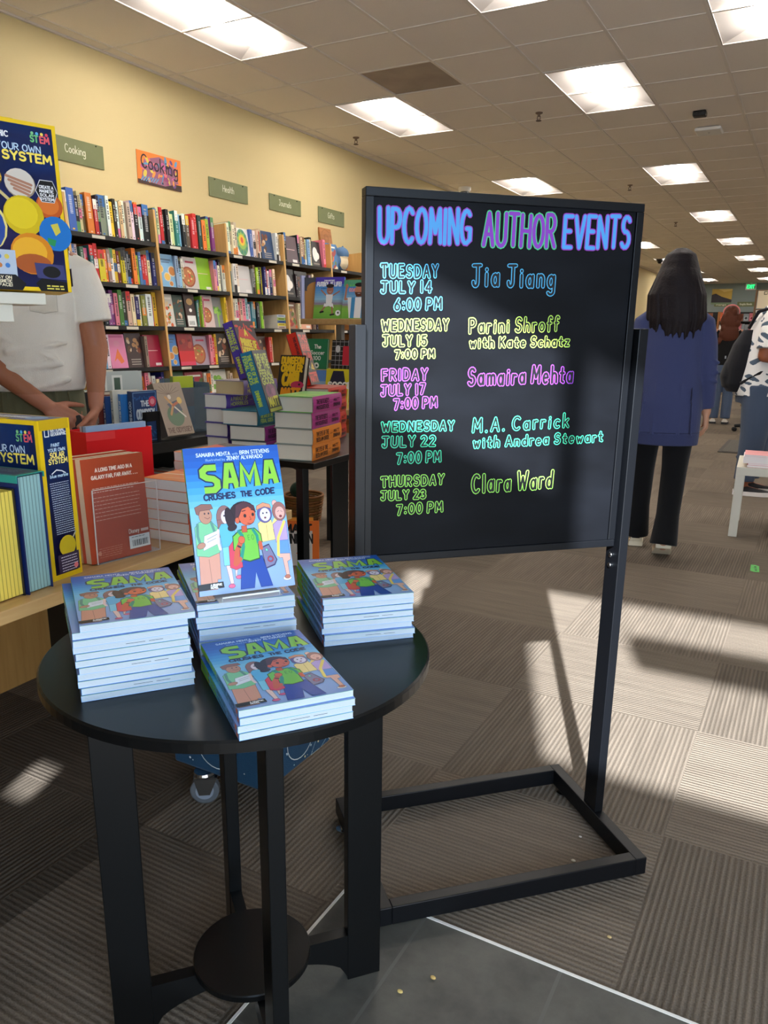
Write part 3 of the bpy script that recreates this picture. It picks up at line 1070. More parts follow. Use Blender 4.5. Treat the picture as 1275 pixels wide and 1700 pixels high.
def novel_cover(a, full=True):
    A = 1.51

    def V(t_):
        return (1 - t_) * A

    stops = [(0, (24, 84, 178)), (.12, (22, 98, 196)), (.28, (60, 160, 228)), (.42, (124, 204, 240)), (.6, (140, 186, 236)), (1, (150, 178, 232))]
    nb = 22
    for k in range(nb):
        tm = (k + .5) / nb
        for (ta, ca), (tb, cb) in zip(stops[:-1], stops[1:]):
            if ta <= tm <= tb:
                f = (tm - ta) / (tb - ta)
                c = tuple(ca[q] + (cb[q] - ca[q]) * f for q in range(3))
        a.k -= a.step
        a.rect(0.0, V((k + 1) / nb), 1, V(k / nb), c)
    if not full:
        return
    W = (214, 232, 250)
    a.text('SAMAIRA MEHTA', .13, V(.062), .48, .036, .0011, W, v1=V(.058))
    a.text('with', .505, V(.058), .56, .024, .0006, (150, 190, 230))
    a.text('BRIN STEVENS', .585, V(.056), .9, .036, .0011, W, v1=V(.052))
    a.text('Illustrated by', .22, V(.094), .42, .024, .0006, (150, 190, 230), v1=V(.092))
    a.text('JENNY ALVARADO', .44, V(.092), .82, .036, .0011, W, v1=V(.088))
    # title
    navy, lime = (20, 44, 92), (142, 208, 66)
    SB = [(.95, .97), (.3, .97), (.06, .84), (.06, .66), (.3, .55), (.7, .5), (.92, .38), (.92, .16), (.7, .04), (.06, .04)]
    AB = [(.04, 0), (.34, 1), (.66, 1), (.96, 0)]
    MB_ = [(.05, 0), (.1, 1), (.5, .34), (.9, 1), (.95, 0)]
    for sh_, bar, ua, ub, tt, tbm in ((SB, None, .165, .325, .135, .3), (AB, 1, .385, .52, .13, .29), (MB_, None, .565, .745, .135, .285), (AB, 1, .815, .945, .125, .275)):
        for ex, cc in ((.0046, navy), (0, lime)):
            a.stroke([(ua + x_ * (ub - ua), V(tbm) + y_ * (tbm - tt) * A) for x_, y_ in sh_], (.0098 if bar is None else .0086) + ex, cc, round_=False)
            if bar:
                a.stroke([(ua + .2 * (ub - ua), V(tbm) + .34 * (tbm - tt) * A), (ua + .8 * (ub - ua), V(tbm) + .34 * (tbm - tt) * A)], .0086 + ex * .5, cc, round_=False)
    a.text('CRUSHES', .16, V(.362), .48, .056, .0026, navy, v1=V(.355), jit=.04)
    a.text('THE', .545, V(.35), .655, .05, .0026, navy, jit=.04)
    a.text('CODE', .7, V(.352), .9, .056, .0026, navy, v1=V(.342), jit=.04)
    ink = (70, 60, 90)
    # from here on every cartoon shape carries a fine darker outline
    flat_poly = a.poly

    def outlined(pts, c):
        flat_poly(pts, c)
        if len(pts) > 3:
            a.stroke(list(pts) + [pts[0]], .00055, tuple(v * .5 for v in c), same=True, round_=False)

    a.poly = outlined
    # boy in green with a sheet of paper
    a.poly([(.02, V(.965)), (.04, V(.72)), (.25, V(.72)), (.235, V(.9)), (.2, V(.9)), (.19, V(.965))], (222, 160, 138))
    a.stroke([(.135, V(.76)), (.14, V(.95))], .0005, (150, 100, 90))
    a.poly([(.02, V(.73)), (.03, V(.54)), (.08, V(.505)), (.2, V(.505)), (.26, V(.55)), (.255, V(.72)), (.14, V(.745))], (128, 208, 158))
    a.stroke([(.06, V(.52)), (.05, V(.6)), (.07, V(.66))], .004, (92, 150, 140))
    a.stroke([(.2, V(.51)), (.225, V(.58))], .004, (92, 150, 140))
    a.ell(.15, V(.465), .066, .085, (196, 142, 118))
    a.poly([(.06, V(.45)), (.05, V(.405)), (.12, V(.385)), (.22, V(.39)), (.235, V(.42)), (.2, V(.425)), (.1, V(.43)), (.085, V(.46))], (146, 100, 92))
    a.stroke([(.14, V(.475)), (.17, V(.487)), (.195, V(.478))], .0007, (110, 60, 60))
    for u in (.145, .185):
        a.ell(u, V(.45), .006, .008, ink)
    a.poly([(.09, V(.7)), (.115, V(.6)), (.28, V(.565)), (.25, V(.66))], (232, 240, 250))
    a.stroke([(.14, V(.625)), (.25, V(.595))], .0006, ink)
    a.stroke([(.14, V(.645)), (.23, V(.622))], .0006, ink)
    a.ell(.075, V(.665), .045, .03, (196, 142, 118), 20)
    # girl in the blue dress
    a.ell(.345, V(.49), .085, .13, (150, 108, 106))
    a.poly([(.26, V(.5)), (.27, V(.62)), (.31, V(.62)), (.33, V(.5))], (150, 108, 106))
    a.ell(.365, V(.485), .06, .078, (238, 222, 232))
    a.ell(.34, V(.475), .006, .008, ink)
    a.ell(.39, V(.475), .006, .008, ink)
    a.stroke([(.35, V(.508)), (.37, V(.515)), (.39, V(.506))], .0007, (150, 80, 90))
    a.poly([(.27, V(.56)), (.3, V(.53)), (.42, V(.53)), (.45, V(.68)), (.285, V(.69))], (96, 190, 238))
    a.poly([(.285, V(.69)), (.45, V(.68)), (.46, V(.81)), (.28, V(.815))], (134, 214, 246))
    a.poly([(.3, V(.815)), (.35, V(.815)), (.36, V(.94)), (.325, V(.94))], (240, 210, 206))
    a.poly([(.39, V(.815)), (.43, V(.81)), (.4, V(.885)), (.41, V(.9)), (.385, V(.9))], (240, 210, 206))
    a.ell(.335, V(.955), .034, .022, (226, 104, 146))
    a.ell(.42, V(.9), .034, .02, (226, 104, 146))
    a.stroke([(.262, V(.57)), (.25, V(.66)), (.262, V(.7))], .004, (240, 214, 214))
    # kid in the yellow jacket, arm raised
    a.poly([(.69, V(.68)), (.68, V(.55)), (.74, V(.52)), (.83, V(.53)), (.85, V(.67))], (250, 226, 150))
    a.stroke([(.84, V(.58)), (.895, V(.52)), (.9, V(.445))], .008, (250, 226, 150))
    a.ell(.885, V(.415), .028, .034, (236, 190, 180))
    a.ell(.765, V(.485), .078, .095, (104, 96, 168))
    a.ell(.77, V(.49), .058, .072, (232, 226, 244))
    a.poly([(.68, V(.455)), (.69, V(.425)), (.76, V(.405)), (.83, V(.42)), (.845, V(.45)), (.77, V(.435))], (226, 158, 124))
    a.ell(.75, V(.48), .006, .008, ink)
    a.ell(.79, V(.478), .006, .008, ink)
    a.ell(.768, V(.512), .01, .008, (150, 60, 80))
    a.stroke([(.77, V(.56)), (.77, V(.67))], .0006, (190, 160, 90))
    # girl in lavender with a yellow strap
    a.poly([(.86, V(.8)), (.885, V(.7)), (.985, V(.7)), (.985, V(.82)), (.95, V(.83)), (.955, V(.93)), (.92, V(.93)), (.9, V(.8))], (236, 186, 172))
    a.poly([(.85, V(.69)), (.84, V(.565)), (.9, V(.535)), (.985, V(.55)), (.985, V(.69))], (192, 164, 226))
    a.poly([(.87, V(.77)), (.86, V(.68)), (.985, V(.68)), (.985, V(.775))], (104, 158, 232))
    a.ell(.925, V(.475), .075, .1, (164, 108, 104))
    a.ell(.93, V(.485), .052, .068, (234, 182, 172))
    a.stroke([(.905, V(.478)), (.925, V(.47))], .0006, ink)
    a.stroke([(.94, V(.472)), (.96, V(.48))], .0006, ink)
    a.ell(.935, V(.51), .014, .012, (150, 60, 70))
    a.stroke([(.965, V(.55)), (.88, V(.66)), (.86, V(.78))], .0045, (246, 220, 110))
    a.ell(.925, V(.945), .045, .024, (238, 236, 240))
    a.ell(.93, V(.935), .03, .02, (196, 120, 100))
    # tablet
    a.poly([(.685, V(.715)), (.77, V(.695)), (.84, V(.81)), (.81, V(.845)), (.71, V(.865))], (70, 60, 110))
    a.poly([(.69, V(.72)), (.77, V(.702)), (.832, V(.81)), (.805, V(.838)), (.714, V(.856))], (126, 126, 166))
    a.ell(.77, V(.8), .032, .032, (206, 66, 90))
    a.ell(.77, V(.8), .02, .02, (126, 126, 166))
    a.ell(.74, V(.735), .012, .016, (120, 220, 200), 30)
    # heroine in the middle
    dark = (46, 28, 40)
    a.poly([(.42, V(.985)), (.465, V(.78)), (.685, V(.77)), (.76, V(.985)), (.635, V(.985)), (.6, V(.88)), (.565, V(.985))], (22, 70, 168))
    a.poly([(.34, V(.83)), (.35, V(.69)), (.4, V(.65)), (.47, V(.7)), (.47, V(.835)), (.4, V(.85))], (222, 66, 96))
    a.poly([(.395, V(.72)), (.4, V(.62)), (.48, V(.58)), (.64, V(.575)), (.7, V(.62)), (.705, V(.68)), (.66, V(.68)), (.66, V(.79)), (.55, V(.805)), (.45, V(.78)), (.46, V(.72))], (40, 100, 50))
    a.poly([(.4, V(.715)), (.405, V(.624)), (.48, V(.586)), (.64, V(.58)), (.694, V(.622)), (.7, V(.675)), (.655, V(.675)), (.655, V(.784)), (.55, V(.798)), (.455, V(.775)), (.465, V(.715))], (118, 204, 72))
    a.stroke([(.47, V(.59)), (.5, V(.62)), (.5, V(.7)), (.46, V(.79))], .0052, (24, 150, 132))
    a.stroke([(.62, V(.585)), (.655, V(.63)), (.66, V(.68))], .0045, (24, 150, 132))
    a.stroke([(.45, V(.78)), (.4, V(.81)), (.43, V(.72)), (.47, V(.675)), (.485, V(.655))], .0075, (214, 96, 62))
    a.ell(.49, V(.65), .035, .04, (222, 104, 70))
    a.stroke([(.445, V(.69)), (.47, V(.7))], .003, (50, 40, 60))
    a.stroke([(.68, V(.68)), (.685, V(.72))], .006, (214, 96, 62))
    a.text('E O', .56, V(.655), .62, .05, .0008, (70, 150, 60))
    a.rect(.505, V(.6), .56, V(.555), (206, 92, 60))
    a.ell(.535, V(.46), .135, .11, dark, 10)
    a.ell(.395, V(.5), .045, .12, dark, 8)
    a.ell(.41, V(.56), .05, .035, dark, 20)
    a.ell(.575, V(.485), .092, .105, (224, 106, 72))
    a.ell(.47, V(.515), .022, .032, (224, 106, 72))
    a.poly([(.45, V(.5)), (.47, V(.41)), (.56, V(.385)), (.66, V(.42)), (.675, V(.47)), (.6, V(.425)), (.53, V(.44)), (.49, V(.49))], (84, 48, 60))
    a.ell(.555, V(.487), .013, .017, dark)
    a.ell(.64, V(.482), .012, .016, dark)
    a.stroke([(.53, V(.455)), (.565, V(.45))], .0013, dark)
    a.stroke([(.625, V(.448)), (.655, V(.452))], .0013, dark)
    a.stroke([(.575, V(.54)), (.61, V(.547)), (.64, V(.535))], .0011, (120, 30, 30))
    a.stroke([(.605, V(.495)), (.615, V(.515)), (.6, V(.518))], .0008, (150, 50, 40))
    # black tag
    a.poly([(.0, V(.965)), (.0, V(.925)), (.25, V(.918)), (.255, V(.958))], (18, 18, 22))
    a.text('A GRAPHIC', .12, V(.941), .235, .02, .0009, (240, 240, 240))
    a.text('NOVEL', .12, V(.958), .195, .02, .0009, (240, 240, 240))


def make_novel(full, dash=True):
    r = thing('graphic_novel', 'blue graphic novel', 'book')
    mb = MB((120, 170, 226))
    c = .0005
    mb.box(0, BW, 0, BH, 0, c, (150, 190, 236))
    mb.box(0, BW, 0, BH, BT - c, BT, (110, 170, 226), xp=(150, 210, 90), ym=(120, 180, 120))
    mb.box(0, c, 0, BH, c, BT - c, (120, 180, 230))
    novel_cover(Art(mb, (0, 0, BT), (BW, 0, 0), (0, BW, 0), step=.000008, lift=.00004), full)
    # the spine text runs head to foot
    sa = Art(mb, (0, BH, 0), (0, -BW, 0), (0, 0, BW), step=.00001)
    n_ = 26
    for k in range(n_):
        u0, u1 = 1.51 * k / n_, 1.51 * (k + 1) / n_
        f = k / (n_ - 1)
        if f < .24:
            cc = (150, 210, 60)
        else:
            g = (f - .24) / .76
            cc = (90 + 40 * g, 200 - 40 * g, 210 + 18 * g)
        sa.k = .00005
        sa.rect(u0, 0, u1, BT / BW, cc)
    sa.ell(.37, .031, .024, .022, (224, 106, 72))
    sa.ell(.36, .042, .022, .012, (60, 40, 50))
    sa.text('SAMA', .44, .014, .68, .036, .0022, (142, 208, 66), layers=[(.0012, (20, 44, 92)), (0, (142, 208, 66))])
    sa.text('CRUSHES THE CODE', .72, .016, 1.06, .028, .0011, (30, 60, 110))
    sa.text('STEVENS', 1.12, .016, 1.36, .028, .0011, (30, 50, 100))
    sa.rect(1.42, .008, 1.47, .054, (236, 120, 60))
    mb.build('cover', 'print_gloss', r)
    mb = MB((188, 199, 208))
    mb.box(c, BW - .0006, .0006, BH - .0006, c, BT - c)
    a = Art(mb, (0, .0006, 0), (1, 0, 0), (0, 0, 1))
    for z in (.0026, .0047, .0068):
        a.rect(.002, z, BW - .002, z + .00022, (142, 156, 168))
    if dash:
        a.rect(.068, .0042, .094, .0048, (40, 50, 66))
        a.rect(.099, .0042, .118, .0048, (40, 50, 66))
    mb.build('page_block', 'paper', r)
    return r


PROTO = {True: make_novel(True, False), False: make_novel(False, False), 'dash': make_novel(False)}
_used = {}


def place_novel(M, label, group, full=False):
    """full: the copies whose printed front can be seen"""
    o = PROTO[full] if full not in _used else copy_tree(PROTO[full])
    _used[full] = True
    o.matrix_world = M
    o['label'] = label
    o['group'] = group
    return o


rnd = random.Random(3)
# (front spine corner x, y), heading of the foot edge, number of books, wording
for x, y, ang, nb, nm, word in ((-.816, .645, 53, 11, 'tall', 'tallest stack, by the wooden table'),
                                (-.640, .975, 45, 8, 'far', 'stack next to the chalkboard'),
                                (-.774, .832, 50, 9, 'easel', 'stack under the standing copy'),
                                (-.567, .673, 53, 4, 'low', 'lowest stack at the table edge')):
    for k in range(nb):
        j = 0 if k == nb - 1 else 1
        px = rnd.uniform(-.0025, .0025) * j
        py = rnd.uniform(-.003, .003) * j
        pa = (ang + rnd.uniform(-1.2, 1.2) * j) * D2R
        if nm == 'tall' and k == nb - 1:
            px, py = .005, -.001
        if nm == 'tall' and k < nb - 1:
            px -= .006 * (k / nb)
        Mx = TR(x, y, TZ + .0006 + k * (BT + .0007)) @ RZ(ang * D2R) @ TR(px, py, 0) @ RZ(pa - ang * D2R)
        if k == nb - 1:
            lab = 'blue graphic novel on top of the %s' % word
        elif k == 0:
            lab = 'blue graphic novel at the bottom of the %s' % word
        else:
            lab = 'blue graphic novel, %s from the bottom in the %s' % (ORD[k], word)
        place_novel(Mx, lab, 'graphic novels on the round table', True if k == nb - 1 else ('dash' if k % 3 == 1 else False))

# the standing copy on its clear easel
zs_ = TZ + .0006 + 9 * (BT + .0007)
lean = -20.7 * D2R
Ms = TR(-.780, .846, zs_ + .008) @ RZ(53.5 * D2R) @ Matrix.Rotation(lean, 4, 'X') @ Matrix.Rotation(90 * D2R, 4, 'X') @ TR(0, 0, -BT)
place_novel(Ms, 'blue graphic novel standing upright on a clear easel above the other copies', 'graphic novels on the round table', True)
t = thing('book_easel', 'clear acrylic easel holding up the standing graphic novel', 'easel', (-.780, .846, zs_), 53.5 * D2R)
mb = MB()
Ml = Matrix.Rotation(lean, 4, 'X')
mb.box(.025, .125, .0102, .0122, .008, .15, M=TR(0, 0, .008) @ Ml)
mb.build('back_plate', 'acrylic', t)
mb = MB()
mb.box(.025, .125, -.020, .05, .0004, .0024)
mb.box(.025, .125, .0475, .05, .0024, .06)
mb.build('foot', 'acrylic', t)
mb = MB((226, 232, 236))
mb.tube([(.03, -.020, .003), (.03, -.0215, .009), (.12, -.0215, .009), (.12, -.020, .003)], .0016, n=8)
mb.build('front_lip', 'print_gloss', t)

# ------------------------------------------------------------------ chalkboard stand
SG = TR(-.338, 1.742, 0) @ RZ(45 * D2R)
t = thing('sign_stand', 'tall black chalkboard stand listing upcoming author events in neon chalk lettering', 'sign')
t.matrix_world = SG
mb = MB()
for q in ((-.006, .022), (-.612, -.585)):
    mb.bbox(q[0], q[1], -.185, .227, .012, .055, .002)
mb.bbox(-.585, -.006, -.185, -.157, .012, .055, .002)
mb.bbox(-.585, -.006, .199, .227, .012, .055, .002)
mb.build('base_frame', 'black_metal', t)
for a0, a1 in ((-.0015, .0205), (-.6205, -.5985)):
    mb = MB()
    mb.bbox(a0, a1, 0.0, .053, .0545, 1.219, .0015)
    mb.build('post', 'black_metal', t)
mb = MB((40, 42, 46))
for z in (.715, .69):
    for xx, sg in ((-.0015, -1), (-.5985, 1)):
        mb.tube([(xx, .03, z), (xx + sg * .004, .03, z)], .0055, n=12)
mb.build('bolt', 'chrome', t)
for x in (.008, -.606):
    for y in (-.14, .17):
        mb = MB()
        mb.lathe([(.017, 0), (.017, .004), (.007, .006), (.007, .014)], ctr=(x, y, 0), n=20)
        mb.build('levelling_foot', 'chrome', t)
UL, UR, ZB, ZT = -.597, -.004, .738, 1.466
mb = MB()
fw = .0165
mb.bbox(UL, UR, .018, .048, ZT - fw, ZT, .0015)
mb.bbox(UL, UR, .018, .048, ZB, ZB + fw, .0015)
mb.bbox(UL, UL + fw, .018, .048, ZB + fw, ZT - fw, .0012)
mb.bbox(UR - fw, UR, .018, .048, ZB + fw, ZT - fw, .0012)
mb.build('board_frame', 'black_metal', t)
mb = MB()
mb.box(UL + fw - .002, UR - fw + .002, .0235, .045, ZB + fw - .002, ZT - fw + .002)
board = mb.build('board_panel', 'board_black', t)
SKY, LIME, PUR, MINT, GRN = (74, 164, 206), (176, 212, 88), (150, 66, 196), (62, 200, 152), (146, 212, 86)
INKB = (11, 12, 15)
LINES = [
    ('UPCOMING', -0.5744, 1.3655, -0.3785, 1.371, 0.0677, 'head1'), ('AUTHOR', -0.3616, 1.3695, -0.1962, 1.3713, 0.0669, 'head2'), ('EVENTS', -0.1868, 1.3717, -0.0256, 1.3766, 0.0667, 'head1'),
    ('TUESDAY', -0.5666, 1.304, -0.4466, 1.3075, 0.0284, SKY), ('JULY 14', -0.5662, 1.2754, -0.4592, 1.2791, 0.0264, SKY), ('6:00 PM', -0.5391, 1.2437, -0.4371, 1.2478, 0.0268, SKY), ('Jia Jiang', -0.3786, 1.2924, -0.1931, 1.2949, 0.0474, SKY),
    ('WEDNESDAY', -0.564, 1.2049, -0.4214, 1.2088, 0.026, LIME), ('JULY 15', -0.5612, 1.1764, -0.4664, 1.1782, 0.0251, LIME), ('7:00 PM', -0.5361, 1.1524, -0.4491, 1.1549, 0.0219, LIME),
    ('Parini Shroff', -0.3811, 1.2023, -0.1781, 1.2093, 0.0338, LIME), ('with Kate Schatz', -0.3786, 1.174, -0.1505, 1.179, 0.026, LIME),
    ('FRIDAY', -0.5628, 1.1105, -0.4632, 1.1111, 0.0268, PUR), ('JULY 17', -0.5637, 1.0799, -0.4675, 1.0836, 0.0259, PUR), ('7:00 PM', -0.537, 1.0533, -0.4408, 1.0567, 0.0263, PUR), ('Samaira Mehta', -0.3793, 1.0986, -0.1357, 1.1044, 0.0409, PUR),
    ('WEDNESDAY', -0.5616, 1.0093, -0.4022, 1.0093, 0.0241, MINT), ('JULY 22', -0.56, 0.9776, -0.4422, 0.9779, 0.0256, MINT), ('7:00 PM', -0.5288, 0.9433, -0.4292, 0.9449, 0.0272, MINT),
    ('M.A. Carrick', -0.3644, 1.0034, -0.138, 1.0098, 0.0337, MINT), ('with Andrea Stewart', -0.3616, 0.9706, -0.0523, 0.9763, 0.0278, MINT),
    ('THURSDAY', -0.5616, 0.8958, -0.4208, 0.8962, 0.0263, GRN), ('JULY 23', -0.5613, 0.868, -0.4602, 0.8683, 0.024, GRN), ('7:00 PM', -0.527, 0.8356, -0.4215, 0.8379, 0.027, GRN), ('Clara Ward', -0.3614, 0.8741, -0.1669, 0.8774, 0.0455, GRN)]
for s_, u0, v0, u1, v1, h, c in LINES:
    mb = MB()
    a = Art(mb, (0, .0234, 0), (1, 0, 0), (0, 0, 1), step=.00006)
    if c == 'head1':
        a.text(s_, u0 + .006, v0 + .004, u1 - .006, h - .008, .0074, None, v1=v1 + .004, font=GL, jit=.03, gap=.26, layers=[(.0042, (134, 50, 160)), (0, (70, 144, 204))])
    elif c == 'head2':
        a.text(s_, u0 + .006, v0 + .004, u1 - .006, h - .008, .0074, None, v1=v1 + .004, font=GL, jit=.03, gap=.26, layers=[(.0042, (66, 176, 118)), (0, (122, 52, 164))])
    else:
        big = s_ in ('Jia Jiang', 'Samaira Mehta', 'Clara Ward')
        w = .0082 if big else .0068
        ln = .0034
        a.text(s_, u0 + w / 2, v0 + w / 2, u1 - w / 2, h - w, w, None, v1=v1 + w / 2, font=GL_HAND, jit=.05, gap=.42, layers=[(0, c), (-ln, INKB)], round_=True)
    mb.build('lettering', 'ink', board)


# ------------------------------------------------------------------ generic upright book: x across the cover, y depth behind the cover, z up
def upright_book(name, label, M, w, h, t, front, spine, back, pages=(226, 220, 205), art=None, spine_art=None, back_art=None, hard=False, group=None, spine_side=-1, page_lines=0, cat='book', gloss='print_gloss'):
    """cover faces -y; the spine is on the x=0 side (spine_side -1) or on the x=w side (+1)"""
    r = thing(name, label, cat, group=group)
    r.matrix_world = M
    c = .0022 if hard else .0006
    ov = .003 if hard else 0.0
    mb = MB(front)
    mb.box(0, w, 0, c, 0, h, front)
    mb.box(0, w, t - c, t, 0, h, back)
    if spine_side < 0:
        mb.box(0, c, c, t - c, 0, h, spine)
    else:
        mb.box(w - c, w, c, t - c, 0, h, spine)
    if art:
        art(Art(mb, (0, 0, 0), (w, 0, 0), (0, 0, w)), h / w)
    if spine_art:
        if spine_side < 0:
            a = Art(mb, (0, 0, h), (0, 0, -h), (0, -t, 0))
            a.o = Vector((0, t, h))
        else:
            a = Art(mb, (w, t, h), (0, 0, -h), (0, -t, 0))
            a.N = Vector((1, 0, 0))
            a.o = Vector((w, 0, h))
            a.V = Vector((0, t, 0))
        spine_art(a)
    if back_art:
        back_art(Art(mb, (w, t, 0), (-w, 0, 0), (0, 0, w)), h / w)
    mb.build('cover', gloss, r)
    mb = MB(pages)
    x0, x1 = (c, w - .002 - ov) if spine_side < 0 else (.002 + ov, w - c)
    mb.box(x0, x1, c, t - c, ov, h - ov - .0005)
    if page_lines:
        xe = x1 if spine_side < 0 else x0
        dk = tuple(v * .72 for v in pages)
        for k in range(1, page_lines):
            y = c + (t - 2 * c) * k / page_lines
            mb.box(xe - .0004, xe + .0004, y - .0006, y + .0006, ov, h - ov, dk)
            mb.box(x0, x1, y - .0006, y + .0006, h - ov - .0006, h - ov - .0001, dk)
    mb.build('page_block', 'paper', r)
    return r


def lines(a, u0, u1, v0, dv, k, w, c, rnd_=None):
    rr = random.Random(k * 7 + int(v0 * 1000))
    for i in range(k):
        e = u1 - (rr.uniform(0, .18) if i == k - 1 else rr.uniform(0, .03)) * (u1 - u0)
        v = v0 - i * dv
        u = u0
        while u < e - .01:
            L = min(rr.uniform(.025, .07), e - u)
            a.stroke([(u, v), (u + L, v)], w, c, round_=False)
            u += L + .012


# ------------------------------------------------------------------ wooden display table
WT = TR(-1.25, .785, 0) @ RZ(2.6 * D2R)
ZW = 0.70
t = thing('display_table', 'light wooden display table carrying science kits and paperbacks', 'table')
t.matrix_world = WT
mb = MB()
mb.bbox(-1.06, 0, -.53, 1.03, ZW - .027, ZW, .002)
mb.build('tabletop', 'wood_light', t)
mb = MB()
mb.box(-1.04, -1.01, -.50, 1.0, .0, ZW - .027)
mb.build('side_panel', 'wood_panel', t)
mb = MB()
mb.box(-1.01, -.60, -.50, -.47, .0, ZW - .027)
mb.build('end_panel', 'wood_panel', t)
mb = MB()
mb.box(-1.01, -.60, .97, 1.0, .0, ZW - .027)
mb.build('end_panel', 'black_shelf', t)


# thick board albums standing page-edge out
def album(y, ang, thick, h, cover, pages, top, lab, n, tilt=0):
    M = TR(-1.29, y, ZW) @ RZ(ang * D2R) @ Matrix.Rotation(tilt * D2R, 4, 'X') @ TR(-.2, 0, 0)
    return upright_book('board_book', lab, M, .2, h, thick, cover, cover, cover, pages, hard=True, page_lines=n, group='thick board books on the wooden display table')


album(.845, 4, .072, .212, (26, 26, 34), (232, 206, 92), None, 'thick board book with yellow page edges and black cover beside the blue board book', 8)
album(.921, 5, .060, .235, (22, 38, 92), (150, 186, 184), None, 'thick board book with grey-green page edges and dark blue cover', 7)
# teal head strip of the blue album
r_ = thing('book_slipcase', 'teal paper sleeve lid on top of the blue board book', 'sleeve')
r_.matrix_world = TR(-1.29, .921, ZW) @ RZ(5 * D2R)
mb = MB((46, 150, 136))
mb.box(-.2, .002, -.003, .063, .2352, .2365)
mb.box(-.2, .002, -.0032, -.0012, .222, .2352)
mb.box(-.2, .002, .0612, .0632, .226, .2352)
mb.build('sleeve_shell', 'print_gloss', r_)
mb = MB()
a = Art(mb, (-.19, .006, .2366), (.18, 0, 0), (0, .05, 0))
a.rect(0, 0, 1, 1, (40, 52, 104))
lines(a, .1, .9, .75, .2, 3, .002, (150, 170, 200))
mb.build('printed_label', 'print_gloss', r_)
album(.778, 4, .062, .205, (20, 20, 26), (214, 216, 220), None, 'dark board book with pale page edges beside the yellow-edged one', 6)


# planet painting kits: printed boxes with yellow borders
def kit_front(a, A, crop=0):
    Y, B = (236, 196, 20), (18, 52, 120)
    a.rect(0, 0, 1, A, Y)
    a.rect(.035, .035, .965, A - .035, (28, 40, 92))
    st = [(0, (52, 40, 96)), (.5, (44, 40, 100)), (.75, (22, 60, 130)), (1, (16, 74, 150))]
    n_ = 16
    for k in range(n_):
        tm = (k + .5) / n_
        for (ta, ca), (tb, cb) in zip(st[:-1], st[1:]):
            if ta <= tm <= tb:
                f = (tm - ta) / (tb - ta)
                c = tuple(ca[q] + (cb[q] - ca[q]) * f for q in range(3))
        a.k -= a.step
        a.rect(.035, .035 + (A - .07) * k / n_, .965, .035 + (A - .07) * (k + 1) / n_, c)
    Wt = (236, 238, 240)
    a.stroke([(.1, A - .07), (.16, A - .07), (.16, A - .15), (.1, A - .15), (.1, A - .07)], .004, Y)
    a.text('NATIONAL', .19, A - .105, .48, .045, .0022, Wt)
    a.text('GEOGRAPHIC', .19, A - .16, .56, .045, .0022, Wt)
    a.text('ST', .76, A - .17, .83, .055, .0028, (110, 190, 120))
    a.text('EM', .85, A - .17, .93, .055, .0028, (226, 90, 100))
    for k, c in enumerate(((120, 190, 130), (80, 170, 220), (240, 214, 90), (226, 70, 90))):
        a.ell(.78 + k * .044, A - .095, .014, .014, c)
    a.text('PAINT YOUR OWN', .2, A - .265, .84, .055, .002, (190, 214, 236))
    a.text('SOLAR SYSTEM', .08, A - .35, .93, .07, .004, (246, 220, 90))


